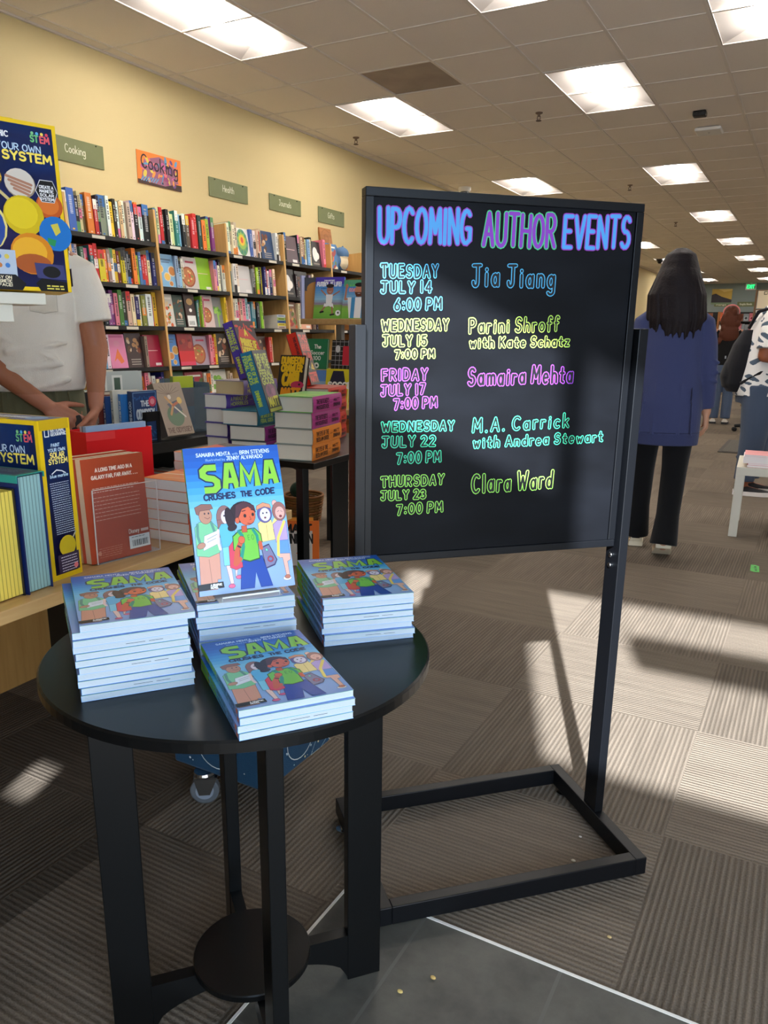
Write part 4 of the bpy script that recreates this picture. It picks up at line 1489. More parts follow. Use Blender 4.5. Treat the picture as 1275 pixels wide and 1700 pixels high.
def kit_planets(a, A):
    kit_front(a, A)
    a.ell(.62, A - .56, .14, .13, (150, 132, 112))
    a.ell(.615, A - .55, .135, .125, (206, 196, 184))
    for k in range(4):
        a.stroke([(.5 + .02 * k, A - .5 - .035 * k), (.72 - .01 * k, A - .56 - .03 * k)], .005, (170, 120, 96))
    a.ell(.35, A - .52, .11, .1, (214, 170, 40))
    for k in range(3):
        a.stroke([(.27, A - .49 - .03 * k), (.44, A - .5 - .03 * k)], .005, (90, 70, 30))
    a.ell(.87, A - .73, .125, .12, (190, 84, 26))
    a.ell(.86, A - .72, .1, .09, (214, 112, 40))
    a.ell(.2, A - .95, .26, .26, (226, 206, 120))
    a.ell(.19, A - .96, .25, .25, (36, 70, 150))
    a.stroke([(.4, A - .62), (.58, A - .78)], .006, (200, 180, 120))
    a.ell(.62, A - .84, .185, .18, (206, 176, 14))
    a.ell(.6, A - .82, .15, .14, (224, 196, 30))
    a.ell(.9, A - .98, .155, .16, (24, 110, 186))
    a.poly([(.86, A - .9), (.93, A - .88), (.95, A - .96), (.9, A - 1.0)], (206, 190, 70))
    a.poly([(.82, A - 1.02), (.9, A - 1.04), (.88, A - 1.1), (.82, A - 1.08)], (40, 140, 80))
    a.ell(.66, A - 1.18, .2, .19, (212, 130, 20))
    a.ell(.64, A - 1.16, .16, .13, (232, 170, 40))
    a.ell(.66, A - 1.27, .17, .09, (168, 84, 34))
    # hexagon note
    a.poly([(.75, A - .6), (.8, A - .5), (.92, A - .5), (.96, A - .6), (.92, A - .7), (.8, A - .7)], (206, 206, 206))
    a.poly([(.757, A - .6), (.804, A - .507), (.917, A - .507), (.953, A - .6), (.917, A - .693), (.804, A - .693)], (16, 16, 18))
    for k, s_ in enumerate(('CREATE A', 'MAGNETIC', 'SOLAR', 'SYSTEM!')):
        a.text(s_, .79, A - .575 - .036 * k, .92, .024, .0013, (230, 230, 230))
    # lower panels
    a.rect(.2, A - 1.42, .5, A - 1.16, (178, 190, 206))
    for k, c in enumerate(((190, 110, 70), (70, 120, 190), (214, 190, 80), (230, 230, 230), (200, 120, 60), (60, 120, 190))):
        a.ell(.28 + .07 * (k % 3), A - 1.22 - .08 * (k // 3), .022, .022, c)
    a.poly([(.16, A - 1.52), (.16, A - 1.38), (.48, A - 1.38), (.57, A - 1.46), (.53, A - 1.52)], (18, 18, 22))
    for k, s_ in enumerate(('DISPLAY ON', 'ANY MAGNETIC', 'SURFACE!')):
        a.text(s_, .2 + .02 * k, A - 1.42 - .034 * k, .44, .024, .0013, (232, 222, 190))
    a.poly([(.7, A - 1.52), (.66, A - 1.45), (.72, A - 1.4), (.96, A - 1.43), (.96, A - 1.52)], (14, 14, 16))
    a.poly([(.68, A - 1.4), (.665, A - 1.26), (.94, A - 1.27), (.955, A - 1.41)], (60, 62, 110))
    a.ell(.82, A - 1.34, .085, .055, (18, 18, 20))
    lines(a, .76, .94, A - 1.47, .025, 2, .0026, (226, 210, 90))


def kit_text(a, A):
    kit_front(a, A)
    a.rect(.76, A - .47, .93, A - .43, (240, 214, 70))
    lines(a, .1, .6, A - .45, .055, 5, .0035, (190, 210, 232))
    lines(a, .72, .94, A - .52, .05, 8, .0035, (200, 214, 236))
    a.ell(.4, A - 1.1, .2, .2, (214, 180, 20))
    a.ell(.75, A - 1.15, .14, .14, (30, 110, 180))


def kit_side(a, A):
    Y = (236, 196, 20)
    a.rect(0, 0, 1, A, Y)
    a.rect(.13, .13, .87, A - .13, (34, 30, 66))
    n_ = 14
    for k in range(n_):
        f = k / (n_ - 1)
        a.k -= a.step
        a.rect(.13, .13 + (A - .26) * k / n_, .87, .13 + (A - .26) * (k + 1) / n_, (40 - 26 * f, 26 + 44 * f, 66 + 74 * f))
    Wt = (230, 234, 238)
    a.stroke([(.2, A - .22), (.32, A - .22), (.32, A - .4), (.2, A - .4), (.2, A - .22)], .0022, Wt)
    a.text('NATIONAL', .38, A - .3, .82, .075, .0012, Wt)
    a.text('GEOGRAPHIC', .38, A - .395, .86, .075, .0012, Wt)
    a.text('PAINT', .36, A - .66, .62, .075, .0013, (190, 214, 236))
    a.text('YOUR OWN', .25, A - .78, .78, .075, .0013, (190, 214, 236))
    a.text('SOLAR', .3, A - .93, .74, .12, .0022, (246, 224, 120))
    a.text('SYSTEM', .24, A - 1.08, .82, .12, .0022, (246, 224, 120))
    a.stroke([(.3, A - 1.32), (.45, A - 1.24), (.62, A - 1.28), (.72, A - 1.34)], .0022, Wt)
    a.text('blue marble', .24, A - 1.42, .8, .08, .0013, (190, 220, 240))
    lines(a, .2, .8, A - 1.56, .055, 24, .0014, (196, 206, 226))
    a.ell(.5, A - 3.17, .27, .27, (210, 180, 20))
    a.stroke([(.7, A - 2.98), (.8, A - 2.86)], .003, (190, 180, 150))
    a.rect(.16, .18, .84, .66, (44, 28, 60))
    lines(a, .25, .78, .58, .07, 6, .0016, (220, 214, 226))
    a.ell(.7, .3, .07, .07, (230, 120, 120))


def kit_box(label, M, w, d, h, front_art):
    """x across the front, y depth behind it, z up"""
    r = thing('planet_kit', label, 'toy box', group='planet painting kits')
    r.matrix_world = M
    mb = MB((236, 196, 20))
    mb.box(0, w, 0, d, 0, h, (236, 196, 20))
    front_art(Art(mb, (0, 0, 0), (w, 0, 0), (0, 0, w), lift=.0003), h / w)
    kit_side(Art(mb, (w, 0, 0), (0, d, 0), (0, 0, d), lift=.0003), h / d)
    a = Art(mb, (0, 0, h), (w, 0, 0), (0, w, 0), lift=.0003)
    a.rect(.03, .03, .97, d / w - .03, (90, 96, 140))
    a.text('SOLAR SYSTEM', .3, d / w * .42, .75, .06, .006, (236, 240, 244))
    a.ell(.82, d / w * .5, .09, .09, (120, 170, 220))
    mb.build('carton', 'print_gloss', r)
    mb = MB((214, 176, 20))
    mb.box(w * .3, w * .62, -.0006, .02, h - .0002, h + .0009)
    mb.build('lid_flap', 'print_gloss', r)
    mb = MB()
    mb.box(w - .003, w + .0006, .004, d - .004, h - .02, h + .0006, (206, 168, 20))
    mb.build('lid_flap', 'print_gloss', r)
    return r


kit_box('yellow-edged planet painting kit box on the wooden table behind the board books', TR(-1.3185, .9975, ZW) @ RZ(5 * D2R) @ TR(-.245, 0, 0), .245, .082, .33, kit_text)
kit_box('yellow-edged planet painting kit box raised on the white riser', TR(-1.401, 1.178, 1.2805) @ RZ(70.5 * D2R) @ Matrix.Rotation(-3 * D2R, 4, 'X') @ TR(-.212, 0, 0), .212, .075, .322, kit_planets)

# white riser that carries the upper kit
t = thing('display_riser', 'white stepped display riser under the upper planet kit', 'riser', (-1.401, 1.178, ZW), 70.5 * D2R)
mb = MB()
mb.bbox(-.34, -.055, -.002, .125, .553, .576, .002)
mb.build('top_shelf', 'off_white', t)
mb = MB()
mb.bbox(-.34, -.115, .02, .11, .518, .553, .002)
mb.build('collar', 'off_white', t)
mb = MB()
mb.bbox(-.34, -.265, .03, .10, .012, .518, .002)
mb.build('column', 'off_white', t)
mb = MB()
mb.bbox(-.36, -.25, .02, .12, 0.0005, .012, .002)
mb.build('foot_plate', 'off_white', t)


# rust coloured paperbacks shown from the back, in a clear holder
def rust_back(a, A):
    Wt = (240, 214, 196)
    a.text('A LONG TIME AGO IN A', .21, A - .16 - .03, .8, .046, .0021, Wt)
    a.text('GALAXY FAR, FAR AWAY. . . .', .14, A - .26 - .03, .88, .046, .0021, Wt)
    lines(a, .13, .88, A - .42, .052, 2, .0016, (236, 196, 174))
    lines(a, .13, .88, A - .55, .052, 4, .0014, (224, 170, 146))
    lines(a, .13, .88, A - .76, .052, 3, .0014, (224, 170, 146))
    a.text('Disney', .63, .33, .8, .06, .0016, Wt)
    a.rect(.83, .33, .96, .37, (226, 190, 172))
    a.rect(.62, .1, .97, .29, (232, 230, 224))
    rr = random.Random(4)
    u = .67
    while u < .94:
        w = rr.choice((.006, .01, .014))
        a.rect(u, .13, u + w, .22, (24, 24, 26))
        u += w + rr.choice((.006, .01))
    lines(a, .66, .94, .265, .02, 1, .0012, (60, 60, 60))
    lines(a, .12, .5, .2, .03, 5, .0009, (214, 150, 124))
    a.ell(.12, .14, .03, .03, (206, 140, 116))


RB = TR(-1.339, 1.117, ZW + .003) @ RZ(82 * D2R) @ Matrix.Rotation(-3.0 * D2R, 4, 'X')
for k in range(3):
    lab = ('rust red paperback shown from the back with pale text and a barcode', 'paperback directly behind the rust red paperback', 'rearmost paperback of the three in the clear holder')[k]
    upright_book('paperback', lab, RB @ TR(-.004 * k, .024 * k, .0), .158, .232 + .003 * (k == 2), .0232, (182, 74, 44), (182, 74, 44), (168, 70, 44), (222, 204, 180), art=rust_back if k == 0 else None, spine_side=1, group='rust red paperbacks in the clear holder')
t = thing('book_holder', 'clear acrylic stand in front of the rust red paperback', 'holder')
t.matrix_world = TR(-1.339, 1.117, ZW) @ RZ(82 * D2R)
mb = MB()
mb.box(.012, .18, -.0045, -.0025, .0008, .168)
mb.box(.012, .18, -.0025, .085, .0008, .0026)
mb.box(.012, .18, .085, .087, .0008, .19)
mb.build('acrylic_body', 'acrylic', t)
mb = MB((236, 236, 232))
mb.box(.0115, .0135, -.0047, -.0023, .0008, .168, (222, 214, 206))
mb.box(.179, .1805, -.0047, -.0023, .0008, .168, (214, 208, 200))
mb.box(.012, .18, -.0047, -.0023, .1672, .1686, (226, 214, 200))
mb.build('polished_edge', 'print_gloss', t)

# orange paperbacks lying flat
rnd = random.Random(11)
for k in range(13):
    rear = k >= 6
    kk = k - 6 if rear else k
    h0 = ZW + .0006 + kk * .0257
    jx, jy = rnd.uniform(-.004, .004), rnd.uniform(-.003, .003)
    Mo = TR((-1.405 if rear else -1.279) + jx, (1.585 if rear else 1.363) + jy, h0) @ RZ(((-3 if rear else 1) + rnd.uniform(-2, 2)) * D2R)
    which = 'rear flat stack near the black rack' if rear else 'flat stack behind the rust red ones'
    lab = 'orange-covered paperback, %s from the bottom of the %s' % (ORD[kk], which)
    if k in (5, 12):
        lab = 'orange and red paperback lying on top of the %s' % which
    r = thing('paperback', lab, 'book', group='orange paperbacks stacked flat')
    r.matrix_world = Mo
    mb = MB((226, 104, 30))
    w, L, tt = .136, .212, .0252
    mb.box(-w, 0, 0, L, 0, .0006, (212, 96, 30))
    mb.box(-w, 0, 0, L, tt - .0006, tt, (232, 112, 30))
    mb.box(-.0006, 0, 0, L, 0, tt, (196, 66, 24))
    a = Art(mb, (-w, 0, tt), (w, 0, 0), (0, w, 0))
    a.rect(0, .0, 1, .9, (238, 130, 36))
    a.poly([(0, .9), (1, .5), (1, 1.2), (0, 1.3)], (222, 62, 34))
    a.poly([(.5, 1.1), (1, .8), (1, 1.55), (0, 1.55), (0, 1.3)], (52, 26, 26))
    a.poly([(0, .48), (1, .62), (1, .67), (0, .54)], (248, 226, 206))
    a.poly([(.3, .18), (1, .28), (1, .33), (.3, .22)], (246, 190, 130))
    a.text('XAVY', .5, .78, .98, .12, .006, (244, 220, 200))
    mb.build('cover', 'print_gloss', r)
    mb = MB((216, 212, 204))
    mb.box(-w + .001, -.001, .0006, L - .0006, .0006, tt - .0006)
    mb.build('page_block', 'paper', r)

# red file box with thin books
t = thing('file_box', 'bright red cardboard file box behind the rust red paperbacks', 'box', (-1.60, 1.35, ZW), 82 * D2R)
mb = MB((226, 20, 24))
w, d, h = .20, .09, .252
mb.box(0, w, 0, .003, 0, h)
mb.box(0, w, d - .003, d, 0, h)
mb.box(0, .003, .003, d - .003, 0, h)
mb.box(w - .003, w, .003, d - .003, 0, h)
mb.box(0.003, w - .003, .003, d - .003, 0, .003)
mb.build('box_shell', 'print_matte', t)
mb = MB((240, 60, 60))
mb.box(.0, .085, -.0006, -.0001, h - .022, h - .002)
mb.build('label', 'print_matte', t)
for k, (y, c, lab) in enumerate(((.010, (150, 176, 204), 'thin pale blue booklet in the red file box'), (.03, (90, 100, 112), 'thin grey booklet in the red file box'), (.055, (206, 214, 224), 'thin white booklet in the red file box'))):
    r = thing('booklet', lab, 'booklet', group='booklets in the red file box')
    r.matrix_world = TR(-1.60, 1.35, ZW) @ RZ(82 * D2R)
    mb = MB(c)
    mb.box(.008 + .01 * k, .19, y, y + .014, .0035, h + .014 - .003 * k)
    mb.build('cover', 'print_gloss', r)


# ------------------------------------------------------------------ black table with the thick hardcovers
CT = TR(-1.437, 2.150, 0) @ RZ(3 * D2R)
ZC = 0.78
t = thing('display_table', 'black square display table stacked with thick pink, orange, teal and purple hardcovers', 'table')
t.matrix_world = CT
mb = MB()
mb.bbox(-.60, 0, -.01, .79, ZC - .022, ZC, .002)
mb.build('tabletop', 'black_laminate', t)
LC = CT.inverted() @ Vector((-1.76, 2.385, 0))
for g in (-38, 52, 142, 232):
    mb = MB()
    mb.bbox(.215, .285, -.0115, .0115, .004, ZC - .022, .0015, M=TR(LC.x, LC.y, 0) @ RZ(g * D2R))
    mb.build('leg', 'black_laminate', t)
for g in (-38, 52):
    mb = MB()
    h_ = .03 if g < 0 else .0275
    mb.bbox(-.215, .215, -.011, .011, ZC - .022 - h_, ZC - .0225, .001, M=TR(LC.x, LC.y, 0) @ RZ(g * D2R))
    mb.build('rail', 'black_laminate', t)

PINK, ORNG, TEAL, VIOL = (196, 66, 150), (240, 142, 40), (28, 116, 142), (96, 64, 164)


def flat_hardback(label, M, w, L, tt, cover, top, sp_text, group, pages=(236, 230, 214), txt=(40, 16, 36), topart=None):
    """lies flat: x from -w (fore-edge) to 0 (spine), y along the spine, z up"""
    r = thing('hardcover_book', label, 'book', group=group)
    r.matrix_world = M
    c = .0026
    mb = MB(cover)
    mb.box(-w, 0, 0, L, 0, c, top)
    mb.box(-w, 0, 0, L, tt - c, tt, top)
    ns = 6
    # rounded spine
    prev = None
    for k in range(ns + 1):
        z = tt * k / ns
        x = .004 * math.sin(math.pi * k / ns)
        if prev:
            mb.face([(prev[0], 0, prev[1]), (prev[0], L, prev[1]), (x, L, z), (x, 0, z)][::-1], cover, True)
        prev = (x, z)
    a = Art(mb, (.0043, 0, 0), (0, L, 0), (0, 0, tt), lift=.0002)
    a.text(sp_text[0], .1, .52, .52, .26, .0024, txt)
    a.text(sp_text[1], .1, .18, .52, .24, .0024, txt)
    a.stroke([(.56, .5), (.64, .5)], .0012, txt)
    a.text(sp_text[2], .7, .5, .9, .2, .0022, txt)
    a.text(sp_text[3], .68, .2, .92, .22, .0022, txt)
    if topart:
        topart(Art(mb, (-w, 0, tt), (w, 0, 0), (0, w, 0)))
    mb.build('cover', 'print_gloss', r)
    mb = MB(pages)
    mb.box(-w + .004, -.002, .004, L - .004, c, tt - c)
    mb.build('page_block', 'paper', r)
    return r


rnd = random.Random(21)


def lime_top(a):
    a.rect(0, 0, 1, 1.6, (116, 196, 84))
    a.poly([(.2, .3), (.8, .2), (.9, .7), (.4, .8)], (150, 214, 70))
    a.stroke([(.1, .2), (.6, .5), (.9, .4)], .006, (40, 110, 60))


for k in range(4):
    c = ORNG if k < 2 else PINK
    tx = ("THE EYE OF THE", "BEDLAM BRIDE", "MATT", "DINNIMAN") if k < 2 else ("THE BUTCHER'S", "MASQUERADE", "MATT", "DINNIMAN")
    lab = ('orange-spined hardcover at the bottom of the front stack on the black table', 'orange-spined hardcover second from the bottom of the front stack on the black table',
           'pink-spined hardcover third from the bottom of the front stack on the black table', 'pink-spined hardcover with a green cover on top of the front stack')[k]
    flat_hardback(lab, TR(-1.461 + rnd.uniform(-.004, .004), 2.168, ZC + .0006 + k * .0545) @ RZ((9 + rnd.uniform(-1, 1)) * D2R), .142, .245, .054, c, (150, 160, 150) if k != 3 else (116, 196, 84), tx,
                  'hardcovers stacked on the black table', txt=(40, 14, 30) if k > 1 else (54, 26, 8), topart=lime_top if k == 3 else None)
for k in range(3):
    c = TEAL if k == 2 else (150, 44, 130)
    tx = ("THE GATE OF THE", "FERAL GODS", "MATT", "DINNIMAN") if k == 2 else ("THE BUTCHER'S", "MASQUERADE", "MATT", "DINNIMAN")
    lab = ('magenta-spined hardcover at the bottom of the middle stack on the black table', 'magenta-spined hardcover in the middle of the middle stack on the black table', 'teal-spined hardcover on top of the middle stack under the leaning teal book')[k]
    flat_hardback(lab, TR(-1.668 - (.025 if k == 2 else 0) + .006 * (2 - k), 2.168, ZC + .0006 + k * .0525) @ RZ((8 + rnd.uniform(-1, 1)) * D2R), .145, .20, .052, c, (70, 90, 96) if k < 2 else (40, 120, 140), tx,
                  'hardcovers stacked on the black table', txt=(190, 214, 90) if k == 2 else (40, 14, 40))
for k in range(4):
    flat_hardback('purple-jacketed hardcover, %s from the bottom of the stack under the leaning purple book' % ORD[k], TR(-1.85 + rnd.uniform(-.004, .004), 2.196, ZC + .0006 + k * .0515) @ RZ((2 + rnd.uniform(-1, 1)) * D2R), .10, .25, .051, VIOL, (92, 80, 150),
                  ("A PARADE OF", "HORRIBLES", "MATT", "DINNIMAN"), 'hardcovers stacked on the black table', pages=(232, 226, 214), txt=(206, 206, 90))
flat_hardback('cream-edged hardcover lying on top of the purple-jacketed stack', TR(-1.775, 2.20, ZC + .0008 + 4 * .0515) @ RZ(4 * D2R), .125, .22, .05, (110, 90, 150), (150, 140, 160), ("A PARADE OF", "HORRIBLES", "MATT", "DINNIMAN"),
              'hardcovers stacked on the black table', pages=(206, 184, 140), txt=(206, 206, 90))


# leaning showpieces
def sp_text(lines_, c, bold=.0028):
    def f(a):
        for s_, u0, u1, v, h in lines_:
            a.text(s_, u0, v, u1, h, bold, c)
    return f


def parade_front(a, A):
    a.rect(0, 0, 1, A, (54, 30, 40))
    a.poly([(0, 0), (.5, .15), (.6, .8), (0, .7)], (84, 52, 160))
    a.poly([(.0, .5), (.25, .1), (.8, .25), (1, .6), (.95, 1.0), (.6, 1.3), (.2, 1.35), (.05, 1.05)], (220, 50, 26))
    a.poly([(.05, .3), (.2, .0), (.5, .0), (.35, .4)], (236, 120, 150))
    for k in range(7):
        a.ell(.12 + .13 * k, 1.42 - .05 * (k % 3), .09, .035, (214, 50, 30), 30 * k)
    a.text('A', .42, 1.16, .54, .16, .007, (244, 214, 40))
    a.text('PARADE OF', .14, .88, .86, .2, .007, (244, 214, 40), v1=.78, layers=[(.004, (160, 30, 20)), (0, (244, 214, 40))])
    a.text('HORRIBLES', .1, .64, .94, .2, .007, (244, 214, 40), v1=.52, layers=[(.004, (160, 30, 20)), (0, (244, 214, 40))])


def feral_front(a, A):
    a.rect(0, 0, 1, A, (52, 46, 44))
    L = (178, 190, 72)
    for k, s_ in enumerate(('THE GATE', 'OF THE', 'FERAL', 'GODS')):
        a.text(s_, .1, A - .26 - .2 * k, .92, .15, .0062, L)
    a.ell(.5, .52, .36, .2, (126, 60, 100))
    a.ell(.4, .56, .1, .12, (96, 44, 84))
    a.ell(.66, .5, .12, .1, (150, 90, 120))
    a.text('MATT', .16, .16, .86, .2, .009, (206, 200, 60))
    a.rect(0.05, .02, .95, .1, (170, 176, 60))


def carl_front(a, A):
    a.rect(0, 0, 1, A, (40, 34, 36))
    Y = (248, 196, 22)
    a.text('DUNGEON', .08, A - .3, .92, .22, .0075, Y)
    a.text('CRAWLER', .1, A - .58, .9, .22, .0075, Y)
    a.text('CARL', .2, A - 1.06, .88, .4, .013, Y)
    a.ell(.78, A - 1.06, .26, .14, (206, 44, 96))
    a.ell(.86, A - 1.04, .04, .04, (30, 20, 20))
    a.text('MATT', .2, A - 1.46, .9, .26, .011, (248, 160, 30))


def red_front(a, A):
    a.rect(0, 0, 1, A, (70, 52, 54))
    Rr = (222, 70, 66)
    a.text('THIS', .12, A - .3, .9, .2, .009, Rr)
    a.rect(.08, A - .36, .94, A - .34, Rr)
    a.text('INEVITABLE', .1, A - .56, .92, .17, .006, Rr)
    a.text('RUIN', .12, A - .84, .9, .2, .009, Rr)
    a.poly([(.1, .68), (.4, .4), (.55, .44), (.35, .74)], (40, 110, 110))
    a.stroke([(.14, .74), (.2, .52), (.3, .74), (.36, .52)], .008, (232, 220, 200))
    a.poly([(.5, .46), (.85, .42), (.74, .66)], (240, 206, 40))
    a.ell(.7, .5, .03, .04, (30, 20, 30))
    a.rect(.1, .3, .92, .36, Rr)
    a.text('MATT', .12, .08, .9, .18, .009, Rr)


LW, LT, LH = .13, .043, .205


def leaning(label, loc, yaw, lean, front, spine, fa, sa, s=1.0, w=LW, t_=LT, h=LH):
    M = TR(*loc) @ RZ(yaw * D2R) @ Matrix.Rotation(lean * D2R, 4, 'X')
    return upright_book('hardcover_book', label, M, w * s, h * s, t_ * s, front, spine, front, (214, 206, 186), art=fa, spine_art=sa, hard=True, group='hardcovers leaning on the black table')


zp = ZC + .0008 + 4 * .0515
leaning('purple-spined hardcover with red and yellow lettering leaning back behind the stacks', (-1.795, 2.262, zp + .062), 96, -18.4, (54, 30, 40), (84, 62, 170), parade_front,
        sp_text([('A PARADE OF', .1, .5, .52, .26), ('HORRIBLES', .12, .5, .14, .28), ('DINNIMAN', .62, .9, .3, .3)], (204, 222, 80)), s=.85 / .84)
leaning('teal-spined hardcover with yellow-green lettering leaning back on the middle stack', (-1.529, 2.03, ZC + .1595 + .0125), 108, -16.5, (52, 46, 44), (24, 112, 146), feral_front,
        sp_text([('THE GATE OF THE', .06, .5, .52, .26), ('FERAL GODS', .06, .5, .14, .28), ('DINNIMAN', .62, .86, .3, .28)], (178, 206, 70)), s=1.0)
leaning('black hardcover with big yellow lettering leaning back behind the pink-spined stack', (-1.845, 2.485, ZC + .1612 + .0125), 8, -17, (40, 34, 36), (226, 110, 40), carl_front,
        sp_text([('DUNGEON', .1, .5, .3, .4)], (250, 200, 40)), s=.85)
leaning('red hardcover with dark red lettering leaning back at the far end of the black table', (-1.79, 2.655, ZC + .222), 108.9, -16.6, (70, 52, 54), (232, 46, 24), red_front,
        sp_text([('THIS INEVITABLE RUIN', .08, .56, .55, .2), ('DINNIMAN', .62, .92, .3, .3)], (120, 24, 30)), s=1.05)
for k in range(4):
    flat_hardback('red-spined hardcover, %s from the bottom of the stack under the leaning red book' % ORD[k], TR(-1.675, 2.60, ZC + .0006 + k * .0535) @ RZ(14 * D2R), .15, .235, .053, (214, 52, 28), (190, 60, 40),
                  ("THIS INEVITABLE", "RUIN", "MATT", "DINNIMAN"), 'hardcovers stacked on the black table', txt=(60, 14, 14))
for k in range(3):
    flat_hardback('dark-jacketed hardcover, %s from the bottom under the leaning black and yellow book' % ORD[k], TR(-1.70, 2.475, ZC + .0006 + k * .0535) @ RZ(2 * D2R), .15, .11, .053, (40, 34, 36), (60, 50, 50),
                  ("DUNGEON", "CRAWLER CARL", "MATT", "DINNIMAN"), 'hardcovers stacked on the black table', txt=(240, 190, 40))

# under that table: wicker basket with a dark green bundle, and an orange poster board
t = thing('wicker_basket', 'brown woven wicker basket on the floor beyond the black table', 'basket', (-2.85, 4.12, 0))
t.scale = (.62, .62, .62)
mb = MB((128, 84, 40))
n_ = 40
for k in range(9):
    z = .02 + k * .03
    r_ = .165 + .004 * k
    pts = []
    for q in range(n_ + 1):
        a_ = 2 * math.pi * q / n_
        wv = .006 * (1 if (q + k) % 2 else -1)
        pts.append(((r_ + wv) * math.cos(a_), (r_ + wv) * math.sin(a_), z))
    mb.tube(pts, .016, (134 - 8 * (k % 3), 86 - 5 * (k % 2), 40), n=6, cap=False)
for q in range(20):
    a_ = 2 * math.pi * q / 20
    mb.tube([(.165 * math.cos(a_), .165 * math.sin(a_), .005), (.2 * math.cos(a_), .2 * math.sin(a_), .27)], .006, (112, 70, 32), n=6)
mb.lathe([(.165, .004), (.165, .012)], n=28)
mb.build('wicker_body', 'rubber', t)
mb = MB((120, 76, 36))
pts = [(.205 * math.cos(2 * math.pi * q / n_), .205 * math.sin(2 * math.pi * q / n_), .285) for q in range(n_ + 1)]
mb.tube(pts, .016, n=8, cap=False)
mb.build('rim', 'rubber', t)
r = organic('plush_ball', lambda m: (m.ellipsoid((0, 0, .09), .1, .1, .09), m.ellipsoid((.05, .03, .15), .05, .05, .05)), .008, 3, lambda p: (22, 46, 34), 'cloth', None)
r.location = (-2.885, 4.12, .15)
r.scale = (.62, .62, .62)
tag(r, 'dark green plush bundle sitting in the wicker basket', 'plush')
r = thing('picture_calendar', 'orange and white picture board with black lettering standing on the floor beyond the black table', 'poster')
r.matrix_world = TR(-2.448, 3.15, 0.004) @ RZ(31 * D2R) @ Matrix.Rotation(-8 * D2R, 4, 'X')
w, h = .30, .24
mb = MB((232, 112, 24))
mb.box(0, w, 0, .012, 0, h)
a = Art(mb, (0, 0, 0), (w, 0, 0), (0, 0, w), lift=.0003)
a.rect(.0, .0, .88, .62, (214, 206, 196))
a.rect(.0, .8, .9, .86, (240, 150, 40))
a.text('MATT', .4, .6, .86, .13, .011, (20, 16, 14))
a.text('DINNIMAN', .3, .4, .88, .16, .008, (20, 16, 14))
for k in range(5):
    a.stroke([(.04 + .2 * k, .04), (.04 + .2 * k, .36)], .001, (150, 140, 130))
a.text('6', .25, .12, .36, .14, .006, (206, 64, 30))
a.text('3', .42, .2, .5, .1, .004, (206, 84, 50))
a.stroke([(.6, .22), (.7, .26), (.78, .24)], .005, (226, 120, 60))
mb.build('board', 'print_matte', r)
r.children[0].name = 'printed_board'

# ------------------------------------------------------------------ black low rack with the epics
ZO = .72
poly = [(-2.53, 2.487), (-2.53, 3.12), (-3.2, 3.12), (-3.2, 2.13), (-2.9, 2.13)]
t = thing('book_rack', 'low black book rack holding the blue and the tan epic paperbacks', 'rack')
for nm_, z0, z1 in (('top_shelf', ZO - .045, ZO), ('lower_shelf', .30, .335), ('plinth', 0.0, .1)):
    mb = MB()
    mb.loft([[(x, y, z0) for x, y in poly], [(x, y, z1) for x, y in poly]], smooth=False)
    mb.build(nm_, 'black_shelf', t)
mb = MB()
mb.box(-3.2, -3.17, 2.14, 3.12, .1, ZO - .045)
mb.box(-3.17, -2.54, 3.09, 3.12, .1, ZO - .045)
mb.box(-2.88, -2.85, 2.5, 3.09, .335, ZO - .045)
mb.build('divider', 'black_shelf', t)


def ody_front(a, A):
    a.rect(0, 0, 1, A, (30, 62, 112))
    a.stroke([(.05, .05), (.95, .05), (.95, A - .05), (.05, A - .05), (.05, .05)], .003, (120, 160, 200))
    for k in range(9):
        a.ell(.15 + .1 * k, .2 + .06 * (k % 3), .08, .03, (44, 100, 160), 20 * k)
        a.ell(.1 + .1 * k, A - .2 - .04 * (k % 2), .06, .03, (40, 92, 150), 30 * k)
    Wt = (206, 216, 224)
    a.text('THE', .34, A - .46, .66, .15, .006, Wt)
    a.text('ODYSSEY', .16, A - .84, .86, .27, .008, Wt)
    a.text('HOMER', .34, .38, .7, .1, .005, Wt)
    a.ell(.8, A - .34, .16, .16, (214, 70, 96))
    a.ell(.8, A - .34, .09, .09, (234, 150, 160))


def tan_front(a, A):
    a.rect(0, 0, 1, A, (150, 128, 106))
    for k in range(9):
        ang = (20 + 18 * k) * D2R
        a.stroke([(.45, A - .35), (.45 + .45 * math.cos(ang), A - .35 + .32 * math.sin(ang))], .0016, (96, 70, 52))
    a.ell(.5, .55, .3, .3, (74, 104, 66))
    a.poly([(.3, .9), (.7, 1.0), (.8, .7), (.5, .6)], (70, 76, 84))
    a.stroke([(.3, 1.1), (.5, .85), (.35, .6)], .012, (190, 140, 80))
    a.stroke([(.5, .85), (.75, .95)], .012, (176, 90, 50))
    a.stroke([(.55, .8), (.85, .5)], .008, (206, 196, 180))
    a.ell(.45, 1.1, .06, .07, (206, 190, 170))
    a.ell(.78, .98, .09, .1, (216, 176, 90))
    a.text('THE ODYSSEY', .08, .08, .95, .13, .005, (96, 66, 44))


